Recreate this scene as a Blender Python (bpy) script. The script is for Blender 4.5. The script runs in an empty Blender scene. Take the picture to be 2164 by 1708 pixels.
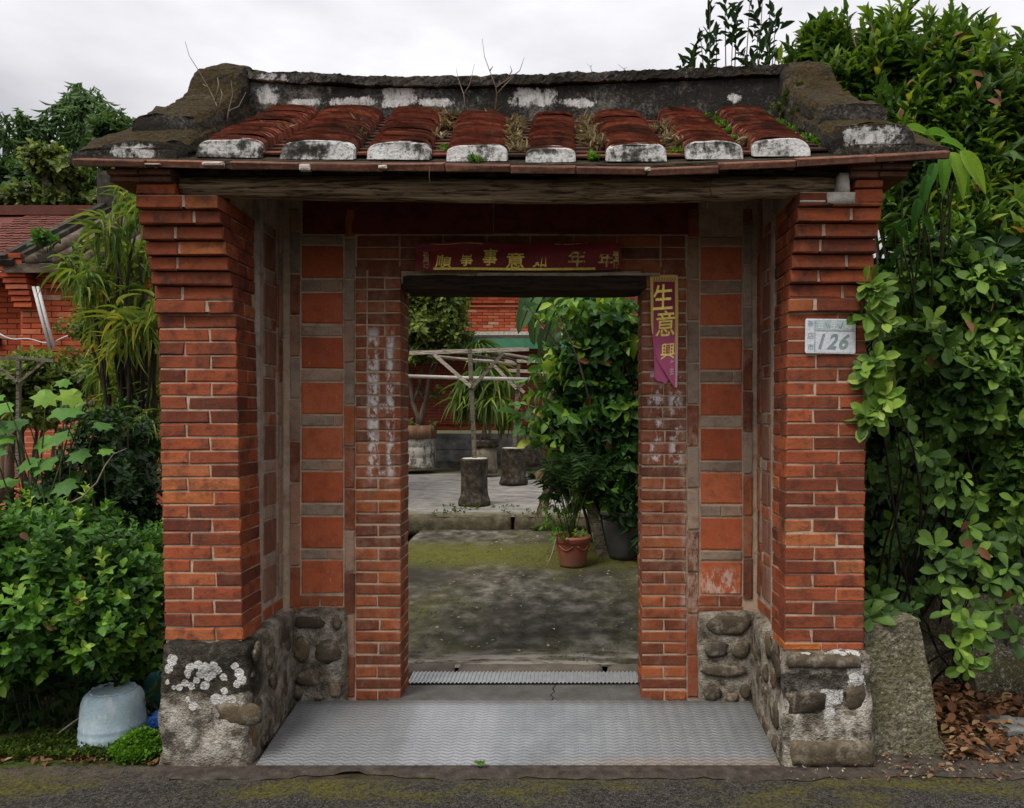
import bpy, bmesh, math, random
import numpy as np
from mathutils import Vector, Matrix, Euler, noise

random.seed(7)
R = random.Random(5)
SC = bpy.context.scene
COL = SC.collection

# ------------------------------------------------------------------ camera
cam_d = bpy.data.cameras.new('camera')
cam = bpy.data.objects.new('camera', cam_d)
COL.objects.link(cam)
cam.location = (0, 0, 1.6)
cam.rotation_euler = (math.radians(90), 0, 0)
cam_d.sensor_width = 36
cam_d.lens = 1620 / 2164 * 36
cam_d.shift_x = -113 / 2164
cam_d.shift_y = 26 / 2164
cam_d.clip_start = .05
cam_d.clip_end = 2000
SC.camera = cam

# ------------------------------------------------------------------ overcast sky
SUN_EL, SUN_AZ = 56, 222            # sun azimuth, clockwise from +Y (behind and to the left of the camera)
W = bpy.data.worlds.new('World')
SC.world = W
W.use_nodes = True
nt = W.node_tree
nt.nodes.clear()
wo = nt.nodes.new('ShaderNodeOutputWorld')
bg = nt.nodes.new('ShaderNodeBackground')
sky = nt.nodes.new('ShaderNodeTexSky')
sky.sky_type = 'NISHITA'
sky.sun_disc = False
sky.sun_elevation = math.radians(SUN_EL)
sky.sun_rotation = math.radians(SUN_AZ)
tc = nt.nodes.new('ShaderNodeTexCoord')
mp = nt.nodes.new('ShaderNodeMapping')
mp.inputs['Scale'].default_value = (1.6, 1.6, 4.2)
mp.inputs['Rotation'].default_value = (0, .12, .4)
nz = nt.nodes.new('ShaderNodeTexNoise')
nz.inputs['Scale'].default_value = 1.5
nz.inputs['Detail'].default_value = 5
nz.inputs['Roughness'].default_value = .5
rp = nt.nodes.new('ShaderNodeValToRGB')
rp.color_ramp.elements[0].position = .38
rp.color_ramp.elements[0].color = (6.2, 6.15, 6.5, 1)
rp.color_ramp.elements[1].position = .62
rp.color_ramp.elements[1].color = (9.3, 9.15, 9.35, 1)
mx = nt.nodes.new('ShaderNodeMix')
mx.data_type = 'RGBA'
mx.inputs['Factor'].default_value = .955
nt.links.new(tc.outputs['Generated'], mp.inputs['Vector'])
nt.links.new(mp.outputs['Vector'], nz.inputs['Vector'])
nt.links.new(nz.outputs['Fac'], rp.inputs['Fac'])
nt.links.new(sky.outputs['Color'], mx.inputs['A'])
# an overcast sky is about twice as bright overhead as at the horizon
sxyz = nt.nodes.new('ShaderNodeSeparateXYZ')
mr = nt.nodes.new('ShaderNodeMapRange')
mr.inputs['To Min'].default_value = .27
mr.inputs['To Max'].default_value = 1.34
nt.links.new(tc.outputs['Generated'], sxyz.inputs[0])
nt.links.new(sxyz.outputs[2], mr.inputs['Value'])
vs = nt.nodes.new('ShaderNodeVectorMath')
vs.operation = 'SCALE'
nt.links.new(rp.outputs['Color'], vs.inputs[0])
nt.links.new(mr.outputs['Result'], vs.inputs['Scale'])
nt.links.new(vs.outputs[0], mx.inputs['B'])
nt.links.new(mx.outputs['Result'], bg.inputs['Color'])
bg.inputs['Strength'].default_value = .1
nt.links.new(bg.outputs['Background'], wo.inputs['Surface'])

sun_d = bpy.data.lights.new('sun', 'SUN')
sun_d.energy = 1.5
sun_d.angle = math.radians(24)
sun_d.color = (1, .95, .87)
sun = bpy.data.objects.new('sun', sun_d)
COL.objects.link(sun)
_el, _az = math.radians(SUN_EL), math.radians(SUN_AZ)
_to = Vector((math.sin(_az) * math.cos(_el), math.cos(_az) * math.cos(_el), math.sin(_el)))
sun.rotation_euler = _to.to_track_quat('Z', 'Y').to_euler()
sun.location = _to * 30

SC.view_settings.view_transform = 'Standard'
SC.view_settings.look = 'None'
SC.view_settings.gamma = 1
SC.view_settings.exposure = .72
SC.view_settings.use_curve_mapping = False
SC.render.engine = 'CYCLES'
SC.cycles.use_denoising = True
SC.cycles.max_bounces = 6
SC.cycles.diffuse_bounces = 4
SC.cycles.transmission_bounces = 4
SC.cycles.caustics_reflective = False
SC.cycles.caustics_refractive = False


# ------------------------------------------------------------------ object helpers
def P(px, py, Y):
    """a point of the place at depth Y, from where it shows in the photograph (2164 px wide)"""
    return Vector(((px - 1195) / 1620 * Y, Y, 1.6 + (880 - py) / 1620 * Y))


def XX(px, Y):
    return (px - 1195) / 1620 * Y


def ZZ(py, Y):
    return 1.6 + (880 - py) / 1620 * Y


def lerp(a, b, t):
    return a + (b - a) * t


def interp(x, pts):
    if x <= pts[0][0]:
        return pts[0][1]
    for (x0, y0), (x1, y1) in zip(pts, pts[1:]):
        if x <= x1:
            return y0 + (y1 - y0) * (x - x0) / (x1 - x0)
    return pts[-1][1]


ORG = {}


def thing(name, label, cat, loc=(0, 0, 0), group=None):
    o = bpy.data.objects.new(name, None)
    o.empty_display_size = .1
    COL.objects.link(o)
    o.location = loc
    o['label'] = label
    o['category'] = cat
    if group:
        o['group'] = group
    ORG[o.name] = Vector(loc)
    return o


def tag(o, label, cat, group=None):
    o['label'] = label
    o['category'] = cat
    if group:
        o['group'] = group
    return o


def mesh_obj(name, verts, faces, mat, parent=None, smooth=False, origin=None):
    """verts in world coordinates"""
    o0 = ORG[parent.name] if parent else Vector(origin or (0, 0, 0))
    me = bpy.data.meshes.new(name)
    me.from_pydata([tuple(Vector(v) - o0) for v in verts], [], faces)
    if smooth:
        me.polygons.foreach_set('use_smooth', [True] * len(me.polygons))
    if mat:
        me.materials.append(mat)
    me.update()
    o = bpy.data.objects.new(name, me)
    COL.objects.link(o)
    if parent:
        o.parent = parent
    else:
        o.location = o0
    ORG[o.name] = o0
    return o


class MB:
    """collects shapes for ONE mesh object"""
    def __init__(s):
        s.v, s.f = [], []

    def add(s, v, f):
        n = len(s.v)
        s.v += [Vector(x) for x in v]
        s.f += [tuple(i + n for i in q) for q in f]
        return s

    def box(s, x0, x1, y0, y1, z0, z1):
        v = [(x0, y0, z0), (x1, y0, z0), (x1, y1, z0), (x0, y1, z0), (x0, y0, z1), (x1, y0, z1), (x1, y1, z1), (x0, y1, z1)]
        return s.add(v, [(3, 2, 1, 0), (4, 5, 6, 7), (0, 1, 5, 4), (1, 2, 6, 5), (2, 3, 7, 6), (3, 0, 4, 7)])

    def bar(s, a, b, w, h):
        a, b = Vector(a), Vector(b)
        d = (b - a).normalized()
        up = Vector((0, 0, 1)) if abs(d.z) < .95 else Vector((0, 1, 0))
        sd = d.cross(up).normalized() * w / 2
        u = sd.cross(d).normalized() * h / 2
        v = [a - sd - u, a + sd - u, a + sd + u, a - sd + u, b - sd - u, b + sd - u, b + sd + u, b - sd + u]
        return s.add(v, [(3, 2, 1, 0), (4, 5, 6, 7), (0, 1, 5, 4), (1, 2, 6, 5), (2, 3, 7, 6), (3, 0, 4, 7)])

    def tube(s, pts, rad, n=6, caps=True):
        pts = [Vector(p) for p in pts]
        if not hasattr(rad, '__len__'):
            rad = [rad] * len(pts)
        v, f = [], []
        ref = None
        for i, p in enumerate(pts):
            d = (pts[min(i + 1, len(pts) - 1)] - pts[max(i - 1, 0)]).normalized()
            if ref is None:
                ref = d.orthogonal().normalized()
            ref = (ref - d * ref.dot(d))
            ref = ref.normalized() if ref.length > 1e-6 else d.orthogonal().normalized()
            b = d.cross(ref)
            for k in range(n):
                a = 2 * math.pi * k / n
                v.append(p + (ref * math.cos(a) + b * math.sin(a)) * rad[i])
        for i in range(len(pts) - 1):
            for k in range(n):
                f.append((i * n + k, i * n + (k + 1) % n, (i + 1) * n + (k + 1) % n, (i + 1) * n + k))
        if caps:
            f.append(tuple(reversed(range(n))))
            f.append(tuple(range((len(pts) - 1) * n, len(pts) * n)))
        return s.add(v, f)

    def lathe(s, prof, c, n=24, wob=0, seed=0, close=True):
        """prof: list of (radius, z) from bottom to top"""
        v, f = [], []
        for r, z in prof:
            for k in range(n):
                a = 2 * math.pi * k / n
                q = Vector((math.cos(a) * r, math.sin(a) * r, z))
                if wob:
                    q += Vector((math.cos(a), math.sin(a), .3)) * wob * noise.noise(q * 7 + Vector((seed, 0, 0)))
                v.append(q + Vector(c))
        for i in range(len(prof) - 1):
            for k in range(n):
                f.append((i * n + k, i * n + (k + 1) % n, (i + 1) * n + (k + 1) % n, (i + 1) * n + k))
        if close:
            f.append(tuple(reversed(range(n))))
            f.append(tuple(range((len(prof) - 1) * n, len(prof) * n)))
        return s.add(v, f)

    def build(s, name, mat, parent=None, smooth=False, origin=None):
        return mesh_obj(name, s.v, s.f, mat, parent, smooth, origin)


_pc = {}


def brick_mesh(w, d, h, mat, var, ch):
    key = (w, d, h, mat.name, var, ch)
    if key in _pc:
        return _pc[key]
    rr = random.Random(str(key))
    c = min(ch, h * .2, w * .2)
    j = lambda s: (rr.random() - .5) * 2 * s
    v = []
    x, y, z = w / 2, d / 2, h / 2
    e = c * 1.1
    for (sx, sz) in ((-1, -1), (1, -1), (1, 1), (-1, 1)):        # front face ring, inset
        v.append((sx * (x - c) + j(e), -y + j(c * .5), sz * (z - c) + j(e * .6)))
    for (sx, sz) in ((-1, -1), (1, -1), (1, 1), (-1, 1)):        # ring just behind
        v.append((sx * x + j(e * .5), -y + c, sz * z + j(e * .5)))
    for (sx, sz) in ((-1, -1), (1, -1), (1, 1), (-1, 1)):        # back
        v.append((sx * x, y, sz * z))
    f = [(0, 1, 2, 3)]
    for k in range(4):
        l = (k + 1) % 4
        f.append((4 + k, 4 + l, l, k))
        f.append((8 + k, 8 + l, 4 + l, 4 + k))
    f.append((11, 10, 9, 8))
    me = bpy.data.meshes.new('brick')
    me.from_pydata(v, [], f)
    me.materials.append(mat)
    me.update()
    _pc[key] = me
    return me


def piece(name, parent, x0, x1, y0, y1, z0, z1, mat, face='-Y', ch=.004, jit=.002, tilt=.006, nvar=4):
    """one brick, tile or panel filling the given box, its shown face towards FACE"""
    c = Vector(((x0 + x1) / 2, (y0 + y1) / 2, (z0 + z1) / 2))
    if face in ('-Y', '+Y'):
        w, d = x1 - x0, y1 - y0
    else:
        w, d = y1 - y0, x1 - x0
    h = z1 - z0
    q = lambda t: max(.005, round(t / .01) * .01)
    W_, D_, H_ = q(w), q(d), q(h)
    me = brick_mesh(W_, D_, H_, mat, R.randrange(nvar), ch)
    o = bpy.data.objects.new(name, me)
    COL.objects.link(o)
    o.parent = parent
    o.location = c - ORG[parent.name]
    o.scale = (w / W_, d / D_, h / H_)
    rz = {'-Y': 0, '+X': math.pi / 2, '-X': -math.pi / 2, '+Y': math.pi}[face]
    n = {'-Y': Vector((0, -1, 0)), '+X': Vector((1, 0, 0)), '-X': Vector((-1, 0, 0)), '+Y': Vector((0, 1, 0))}[face]
    o.location += n * R.uniform(-jit, jit)
    o.rotation_euler = (0, R.uniform(-tilt, tilt), rz) if face in ('-Y', '+Y') else (R.uniform(-tilt, tilt), 0, rz)
    ORG[o.name] = c
    return o


def lumpy(x0, x1, y0, y1, z0, z1, step, amp, seed, scale=6, taper=0, flat_bottom=False):
    """an uneven box: returns verts, faces in world coordinates"""
    bm = bmesh.new()
    nx, ny, nz_ = [max(1, int(round((b - a) / step))) for a, b in ((x0, x1), (y0, y1), (z0, z1))]
    idx = {}

    def vert(i, j, k):
        if (i, j, k) not in idx:
            p = Vector((lerp(x0, x1, i / nx), lerp(y0, y1, j / ny), lerp(z0, z1, k / nz_)))
            c = Vector(((x0 + x1) / 2, (y0 + y1) / 2, p.z))
            t = taper * (1 - k / nz_)
            p += (p - c).normalized() * t if taper else Vector()
            # soften the corners
            e = [(i == 0) + (i == nx), (j == 0) + (j == ny), (k == 0) + (k == nz_)]
            s = Vector((1 if i == 0 else -1 if i == nx else 0, 1 if j == 0 else -1 if j == ny else 0, 1 if k == 0 else -1 if k == nz_ else 0))
            if sum(e) >= 2:
                p += s * step * .22
            q = p * scale + Vector((seed * 7.1, seed * 3.3, 0))
            d = noise.noise_vector(q) * amp + noise.noise_vector(q * 2.7) * amp * .45
            if flat_bottom and k == 0:
                d.z = 0
            idx[(i, j, k)] = bm.verts.new(p + d)
        return idx[(i, j, k)]

    def quad(a, b, c, d):
        bm.faces.new((vert(*a), vert(*b), vert(*c), vert(*d)))
    for i in range(nx):
        for j in range(ny):
            quad((i, j, nz_), (i + 1, j, nz_), (i + 1, j + 1, nz_), (i, j + 1, nz_))
            quad((i, j + 1, 0), (i + 1, j + 1, 0), (i + 1, j, 0), (i, j, 0))
    for i in range(nx):
        for k in range(nz_):
            quad((i, 0, k), (i + 1, 0, k), (i + 1, 0, k + 1), (i, 0, k + 1))
            quad((i + 1, ny, k), (i, ny, k), (i, ny, k + 1), (i + 1, ny, k + 1))
    for j in range(ny):
        for k in range(nz_):
            quad((0, j + 1, k), (0, j, k), (0, j, k + 1), (0, j + 1, k + 1))
            quad((nx, j, k), (nx, j + 1, k), (nx, j + 1, k + 1), (nx, j, k + 1))
    bm.verts.index_update()
    v = [x.co.copy() for x in bm.verts]
    f = [tuple(q.index for q in fc.verts) for fc in bm.faces]
    bm.free()
    return v, f


# ------------------------------------------------------------------ material helpers
class Mat:
    def __init__(s, name, rough=.8, spec=.15):
        s.m = bpy.data.materials.new(name)
        s.m.use_nodes = True
        s.t = s.m.node_tree
        s.b = s.t.nodes['Principled BSDF']
        s.b.inputs['Roughness'].default_value = rough
        s.b.inputs['Specular IOR Level'].default_value = spec
        s.geo = s.t.nodes.new('ShaderNodeNewGeometry')
        s.pos = s.geo.outputs['Position']

    def set(s, sock, v):
        if hasattr(v, 'links'):
            s.t.links.new(v, sock)
        else:
            if sock.type == 'RGBA' and len(v) == 3:
                v = (*v, 1)
            sock.default_value = v

    def noise(s, scale, detail=4, rough=.55, stretch=None, off=None, dist=0):
        n = s.t.nodes.new('ShaderNodeTexNoise')
        n.inputs['Scale'].default_value = scale
        n.inputs['Detail'].default_value = detail
        n.inputs['Roughness'].default_value = rough
        n.inputs['Distortion'].default_value = dist
        v = s.pos
        if stretch or off:
            m = s.t.nodes.new('ShaderNodeMapping')
            s.t.links.new(v, m.inputs['Vector'])
            if stretch:
                m.inputs['Scale'].default_value = stretch
            if off:
                m.inputs['Location'].default_value = off
            v = m.outputs['Vector']
        s.t.links.new(v, n.inputs['Vector'])
        return n.outputs['Fac']

    def voronoi(s, scale, feature='DISTANCE_TO_EDGE', stretch=None, rnd=1):
        n = s.t.nodes.new('ShaderNodeTexVoronoi')
        n.feature = feature
        n.inputs['Scale'].default_value = scale
        n.inputs['Randomness'].default_value = rnd
        v = s.pos
        if stretch:
            m = s.t.nodes.new('ShaderNodeMapping')
            s.t.links.new(v, m.inputs['Vector'])
            m.inputs['Scale'].default_value = stretch
            v = m.outputs['Vector']
        s.t.links.new(v, n.inputs['Vector'])
        return n.outputs['Distance']

    def ramp(s, fac, stops, interp_='LINEAR'):
        n = s.t.nodes.new('ShaderNodeValToRGB')
        n.color_ramp.interpolation = interp_
        e = n.color_ramp.elements
        while len(e) < len(stops):
            e.new(.5)
        for k, (p, c) in enumerate(stops):
            e[k].position = p
            c = (c, c, c) if not hasattr(c, '__len__') else c
            e[k].color = (*c[:3], 1)
        s.set(n.inputs['Fac'], fac)
        return n.outputs['Color']

    def mix(s, fac, a, b, mode='MIX'):
        n = s.t.nodes.new('ShaderNodeMix')
        n.data_type = 'RGBA'
        n.blend_type = mode
        s.set(n.inputs['Factor'], fac)
        s.set(n.inputs['A'], a)
        s.set(n.inputs['B'], b)
        return n.outputs['Result']

    def math(s, op, a, b=0, c=0):
        n = s.t.nodes.new('ShaderNodeMath')
        n.operation = op
        for k, v in enumerate((a, b, c)):
            s.set(n.inputs[k], v)
        return n.outputs[0]

    def xyz(s):
        n = s.t.nodes.new('ShaderNodeSeparateXYZ')
        s.t.links.new(s.pos, n.inputs[0])
        return n.outputs

    def step(s, v, a, b):
        """0 at a, 1 at b"""
        n = s.t.nodes.new('ShaderNodeMapRange')
        n.interpolation_type = 'SMOOTHSTEP'
        s.set(n.inputs['Value'], v)
        lo, hi = min(a, b), max(a, b)
        n.inputs['From Min'].default_value = lo
        n.inputs['From Max'].default_value = hi
        n.inputs['To Min'].default_value = 0 if a < b else 1
        n.inputs['To Max'].default_value = 1 if a < b else 0
        return n.outputs['Result']

    def window(s, v, a, b, soft):
        return s.math('MULTIPLY', s.step(v, a - soft, a + soft), s.step(v, b + soft, b - soft))

    def rand(s):
        n = s.t.nodes.new('ShaderNodeObjectInfo')
        return n.outputs['Random']

    def attr(s, name):
        n = s.t.nodes.new('ShaderNodeAttribute')
        n.attribute_name = name
        return n.outputs['Fac']

    def color(s, c):
        s.set(s.b.inputs['Base Color'], c)
        return s

    def bump(s, h, strength=.4, dist=.01):
        n = s.t.nodes.new('ShaderNodeBump')
        n.inputs['Strength'].default_value = strength
        n.inputs['Distance'].default_value = dist
        s.set(n.inputs['Height'], h)
        s.t.links.new(n.outputs['Normal'], s.b.inputs['Normal'])
        return s


def brick_mat(name, stops, soot=.55, soot_col=(.035, .02, .016), pale=.0, pale_col=(.35, .3, .26), bump=.5, extra=None, contrast=1):
    m = Mat(name, .9, .1)
    c = m.ramp(m.rand(), stops)
    n1 = m.noise(16, 5, .6)
    n2 = m.noise(95, 4, .7)
    n3 = m.noise(5.5, 4, .6, off=(3, 1, 7))
    c = m.mix(m.ramp(n2, [(.3, .25), (.7, 0)]), c, (.06, .03, .022))
    c = m.mix(m.math('MULTIPLY', m.ramp(n1, [(.5, 0), (.72, 1)]), soot), c, soot_col)
    c = m.mix(m.math('MULTIPLY', m.ramp(n3, [(.52, 0), (.7, 1)]), soot * .9), c, soot_col)
    if pale:
        n4 = m.noise(24, 6, .7, stretch=(1, 1, .4), off=(9, 2, 4))
        c = m.mix(m.math('MULTIPLY', m.ramp(n4, [(.5, 0), (.75, 1)]), pale), c, pale_col)
    if extra:
        c = extra(m, c)
    ns = m.noise(11, 6, .7, stretch=(1, 1, 3), off=(5, 9, 3))
    c = m.mix(m.math('MULTIPLY', m.ramp(ns, [(.52, 0), (.66, 1)]), soot * .7), c, m.mix(.5, soot_col, c))
    m.color(c)
    h = m.math('ADD', m.math('MULTIPLY', n1, .8), m.math('MULTIPLY', n2, .5))
    m.bump(h, bump, .012)
    return m.m


def plain_mat(name, stops, scale=8, rough=.85, bump=.3, dist=.01, spec=.1, detail=5, stretch=None, extra=None, fine=120):
    m = Mat(name, rough, spec)
    n1 = m.noise(scale, detail, .6, stretch=stretch)
    n2 = m.noise(fine, 3, .6)
    c = m.ramp(n1, stops)
    c = m.mix(m.ramp(n2, [(.3, .35), (.6, 0)]), c, m.mix(1, c, (.35, .33, .3), 'MULTIPLY'))
    if extra:
        c = extra(m, c)
    m.color(c)
    m.bump(m.math('ADD', n1, m.math('MULTIPLY', n2, .35)), bump, dist)
    return m.m
# ------------------------------------------------------------------ gateway materials
M_BRICK = brick_mat('pillar brick', [(0, (.15, .042, .025)), (.22, (.24, .064, .03)), (.5, (.33, .082, .036)), (.8, (.4, .1, .04)), (.95, (.44, .14, .055)), (1, (.52, .155, .04))],
                    soot=.85, soot_col=(.065, .032, .025), pale=.16, pale_col=(.32, .2, .14))


def paint_left(m, c):
    """old white paper and paste left on the jamb bricks, and efflorescence in their joints"""
    x, y, z = m.xyz()
    n = m.noise(20, 6, .72, stretch=(1, 1, .55), off=(2, 0, 5))
    a = m.window(x, XX(778, 4.1), XX(800, 4.1), .012)
    b = m.window(x, XX(818, 4.1), XX(832, 4.1), .012)
    cc = m.math('MULTIPLY', m.window(x, XX(776, 4.1), XX(834, 4.1), .01), m.math('MAXIMUM', m.window(z, ZZ(1004, 4.1), ZZ(996, 4.1), .012), m.window(z, ZZ(864, 4.1), ZZ(854, 4.1), .012)))
    e = m.math('MAXIMUM', m.math('MAXIMUM', a, b), cc)
    e = m.math('MULTIPLY', e, m.window(z, ZZ(1008, 4.1), ZZ(700, 4.1), .05))
    k = m.math('MULTIPLY', e, m.ramp(n, [(.44, 0), (.54, 1)]))
    a2 = m.window(x, XX(1372, 4.1), XX(1400, 4.1), .02)
    b2 = m.window(x, XX(1415, 4.1), XX(1440, 4.1), .02)
    e2 = m.math('MULTIPLY', m.math('MAXIMUM', a2, b2), m.window(z, ZZ(985, 4.1), ZZ(790, 4.1), .04))
    k2 = m.math('MULTIPLY', e2, m.ramp(n, [(.5, 0), (.58, .9)]))
    # paler bloom
    b3 = m.math('MULTIPLY', m.window(z, ZZ(1200, 4.1), ZZ(560, 4.1), .14), m.ramp(m.noise(14, 6, .75, off=(1, 1, 1)), [(.45, .0), (.72, .45)]))
    drip = m.math('MULTIPLY', m.window(x, XX(1440, 4.1), XX(1484, 4.1), .02), m.window(z, ZZ(1310, 4.1), ZZ(900, 4.1), .1))
    b3 = m.math('MAXIMUM', b3, m.math('MULTIPLY', drip, m.ramp(m.noise(30, 6, .8, stretch=(1, 1, .4)), [(.42, 0), (.58, .95)])))
    c = m.mix(b3, c, (.42, .29, .21))
    return m.mix(m.math('MAXIMUM', k, k2), c, (.72, .69, .66))


M_JAMB = brick_mat('jamb brick', [(0, (.17, .058, .033)), (.35, (.26, .078, .038)), (.7, (.35, .1, .042)), (1, (.44, .125, .042))], soot=.5, pale=.35, pale_col=(.34, .26, .2), extra=paint_left)
def paint_panel(m, c):
    """lime runs over the lowest panels"""
    x, y, z = m.xyz()
    n = m.noise(22, 6, .75, stretch=(1, 1, .45), off=(6, 1, 2))
    w = m.math('MULTIPLY', m.window(x, XX(1476, 4.1), XX(1560, 4.1), .04), m.window(z, ZZ(1275, 4.1), ZZ(1205, 4.1), .03))
    k = m.math('MULTIPLY', w, m.ramp(n, [(.47, 0), (.55, .9)]))
    sc = m.ramp(m.noise(60, 4, .8, stretch=(1, 1, .12), off=(1, 4, 4)), [(.64, 0), (.7, .6)])
    return m.mix(m.math('MAXIMUM', k, sc), c, (.6, .45, .36))


M_PANEL = brick_mat('terracotta panel', [(0, (.42, .098, .042)), (.5, (.52, .13, .055)), (1, (.58, .165, .072))], soot=.5, soot_col=(.16, .05, .03), pale=.3, pale_col=(.46, .22, .13), bump=.2, extra=paint_panel)
M_GREY = brick_mat('grey brick', [(0, (.29, .21, .15)), (.5, (.39, .3, .22)), (.8, (.4, .21, .13)), (1, (.48, .37, .27))], soot=.4, pale=.4, pale_col=(.4, .36, .31))
M_MORTAR = plain_mat('lime mortar', [(.25, (.28, .19, .13)), (.5, (.5, .37, .265)), (.8, (.62, .48, .36))], 14, .95, .5)
M_MORTARD = plain_mat('old mortar', [(.25, (.22, .18, .14)), (.55, (.44, .37, .3)), (.85, (.56, .49, .41))], 12, .95, .5)


def plinth_extra(dark_top, white_lo):
    def f(m, c):
        x, y, z = m.xyz()
        n = m.noise(13, 6, .68, off=(4, 4, 1))
        n2 = m.noise(30, 5, .7, off=(0, 4, 1))
        if dark_top:
            # black crust on the weathered upper stones
            t = m.math('ADD', m.step(z, .2, .42), m.math('MULTIPLY', m.math('SUBTRACT', n, .5), 1.6))
            t = m.math('MULTIPLY', m.ramp(t, [(.45, 0), (.62, 1)]), m.step(y, 3.72, 3.6))
            c = m.mix(t, c, m.ramp(n2, [(.3, (.022, .02, .016)), (.55, (.05, .045, .035)), (.75, (.15, .14, .11))]))
        else:
            t = m.ramp(m.math('ADD', m.math('MULTIPLY', m.window(z, .3, .44, .05), .35), m.math('MULTIPLY', n, .7)), [(.52, 0), (.62, 1)])
            t = m.math('MULTIPLY', t, m.step(y, 3.72, 3.6))
            c = m.mix(t, c, m.ramp(n2, [(.35, (.025, .022, .017)), (.7, (.12, .11, .085))]))
        w = m.math('MULTIPLY', m.ramp(m.noise(8, 6, .7, off=(7, 1, 3)), [(.44, 0), (.56, 1)]), m.window(z, .05, white_lo, .06))
        w = m.math('MULTIPLY', w, m.step(y, 3.7, 3.58))
        c = m.mix(m.math('MULTIPLY', w, .8), c, (.6, .56, .49))
        c = m.mix(m.math('MULTIPLY', m.ramp(m.noise(7, 6, .75, off=(9, 9, 2)), [(.5, 0), (.6, .85)]), m.step(y, 3.7, 3.58)), c, m.ramp(n2, [(.35, (.035, .03, .023)), (.65, (.13, .11, .08))]))
        # white lichen rosettes on the left plinth, flaking lime on the right one
        if dark_top:
            areas = ((392, 478, 1396, 1452), (484, 514, 1402, 1450), (346, 374, 1385, 1460), (440, 500, 1470, 1496), (395, 425, 1480, 1500))
        else:
            areas = ((1728, 1785, 1452, 1492), (1735, 1765, 1490, 1520), (1690, 1820, 1376, 1388), (1790, 1830, 1400, 1470))
        out = None
        for (a, b, p, q) in areas:
            k = m.math('MULTIPLY', m.window(x, XX(a, 3.5), XX(b, 3.5), .02), m.window(z, ZZ(q, 3.5), ZZ(p, 3.5), .02))
            out = k if out is None else m.math('MAXIMUM', out, k)
        if dark_top:
            cmb = m.t.nodes.new('ShaderNodeCombineXYZ')
            wob_ = m.math('MULTIPLY', m.math('SUBTRACT', m.noise(38, 3, .6), .5), .022)
            m.set(cmb.inputs[0], m.math('ADD', x, wob_))
            m.set(cmb.inputs[2], m.math('SUBTRACT', z, wob_))
            k = None
            for (px, py, r) in ((403, 1410, 10), (418, 1404, 9), (432, 1412, 12), (445, 1424, 11), (456, 1418, 9), (450, 1406, 8), (438, 1432, 9), (398, 1424, 8), (470, 1434, 8), (424, 1424, 9), (390, 1444, 9), (404, 1450, 8), (414, 1438, 7),
                                (494, 1410, 8), (503, 1424, 10), (510, 1438, 10), (500, 1446, 8), (378, 1454, 8), (472, 1462, 8), (362, 1396, 12), (356, 1414, 10), (352, 1442, 6), (366, 1454, 5), (432, 1450, 9),
                                (455, 1480, 12), (472, 1484, 13), (488, 1478, 10), (410, 1490, 9), (398, 1478, 6)):
                vm = m.t.nodes.new('ShaderNodeVectorMath')
                vm.operation = 'DISTANCE'
                m.t.links.new(cmb.outputs[0], vm.inputs[0])
                vm.inputs[1].default_value = (XX(px, 3.49), 0, ZZ(py, 3.49))
                rr = r * 3.49 / 1620
                q = m.step(vm.outputs['Value'], rr * 1.08, rr * .9)
                k = q if k is None else m.math('MAXIMUM', k, q)
            k = m.math('MULTIPLY', k, m.ramp(m.noise(90, 4, .7), [(.32, .45), (.5, 1)]))
        else:
            k = m.ramp(m.math('ADD', m.math('MULTIPLY', out, .5), m.math('MULTIPLY', m.noise(17, 6, .75, off=(2, 2, 8)), 1.0)), [(.86, 0), (.9, 1)])
            k = m.math('MULTIPLY', k, m.ramp(m.voronoi(26), [(.01, .3), (.03, 1)]))
        k = m.math('MULTIPLY', k, m.step(y, 3.6, 3.53))
        return m.mix(k, c, m.ramp(n2, [(.3, (.5, .48, .44)), (.6, (.74, .72, .69))]))
    return f


M_PLINL = plain_mat('rubble mortar left', [(.33, (.09, .075, .055)), (.5, (.25, .215, .165)), (.66, (.46, .42, .35))], 15, .95, 1., .04, extra=plinth_extra(True, .3))
M_PLINR = plain_mat('rubble mortar right', [(.33, (.1, .085, .06)), (.5, (.3, .26, .2)), (.66, (.5, .46, .39))], 15, .95, 1., .04, extra=plinth_extra(False, .36))


def stone_mat(name, stops):
    m = Mat(name, .88, .15)
    c = m.ramp(m.rand(), stops)
    n1, n2 = m.noise(22, 5, .65), m.noise(90, 3, .6)
    c = m.mix(m.ramp(n1, [(.35, .55), (.65, 0)]), c, (.035, .03, .024))
    c = m.mix(m.ramp(m.noise(16, 6, .72, off=(3, 2, 1)), [(.5, 0), (.66, .85)]), c, (.27, .235, .18))
    m.color(c)
    m.bump(m.math('ADD', n1, m.math('MULTIPLY', n2, .4)), .6, .012)
    return m.m


M_TRANSOM_SHADE = brick_mat('maroon transom panel', [(0, (.15, .035, .02)), (1, (.2, .045, .026))], soot=.6, bump=.2)  # terracotta darkened to maroon: shade of the upper recess put into the colour
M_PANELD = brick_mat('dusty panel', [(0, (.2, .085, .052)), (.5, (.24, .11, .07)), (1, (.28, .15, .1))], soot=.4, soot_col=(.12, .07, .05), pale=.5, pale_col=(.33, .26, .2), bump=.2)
M_STONE = stone_mat('river stone', [(0, (.06, .045, .032)), (.35, (.09, .068, .045)), (.65, (.12, .095, .06)), (.85, (.17, .105, .05)), (1, (.075, .07, .06))])
M_LICHEN = plain_mat('white lichen', [(.3, (.52, .5, .46)), (.6, (.72, .7, .67))], 60, .95, .6)
M_CEM = plain_mat('whitish cement', [(.3, (.38, .35, .29)), (.6, (.6, .56, .49)), (.8, (.68, .65, .6))], 18, .95, .5)


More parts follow.
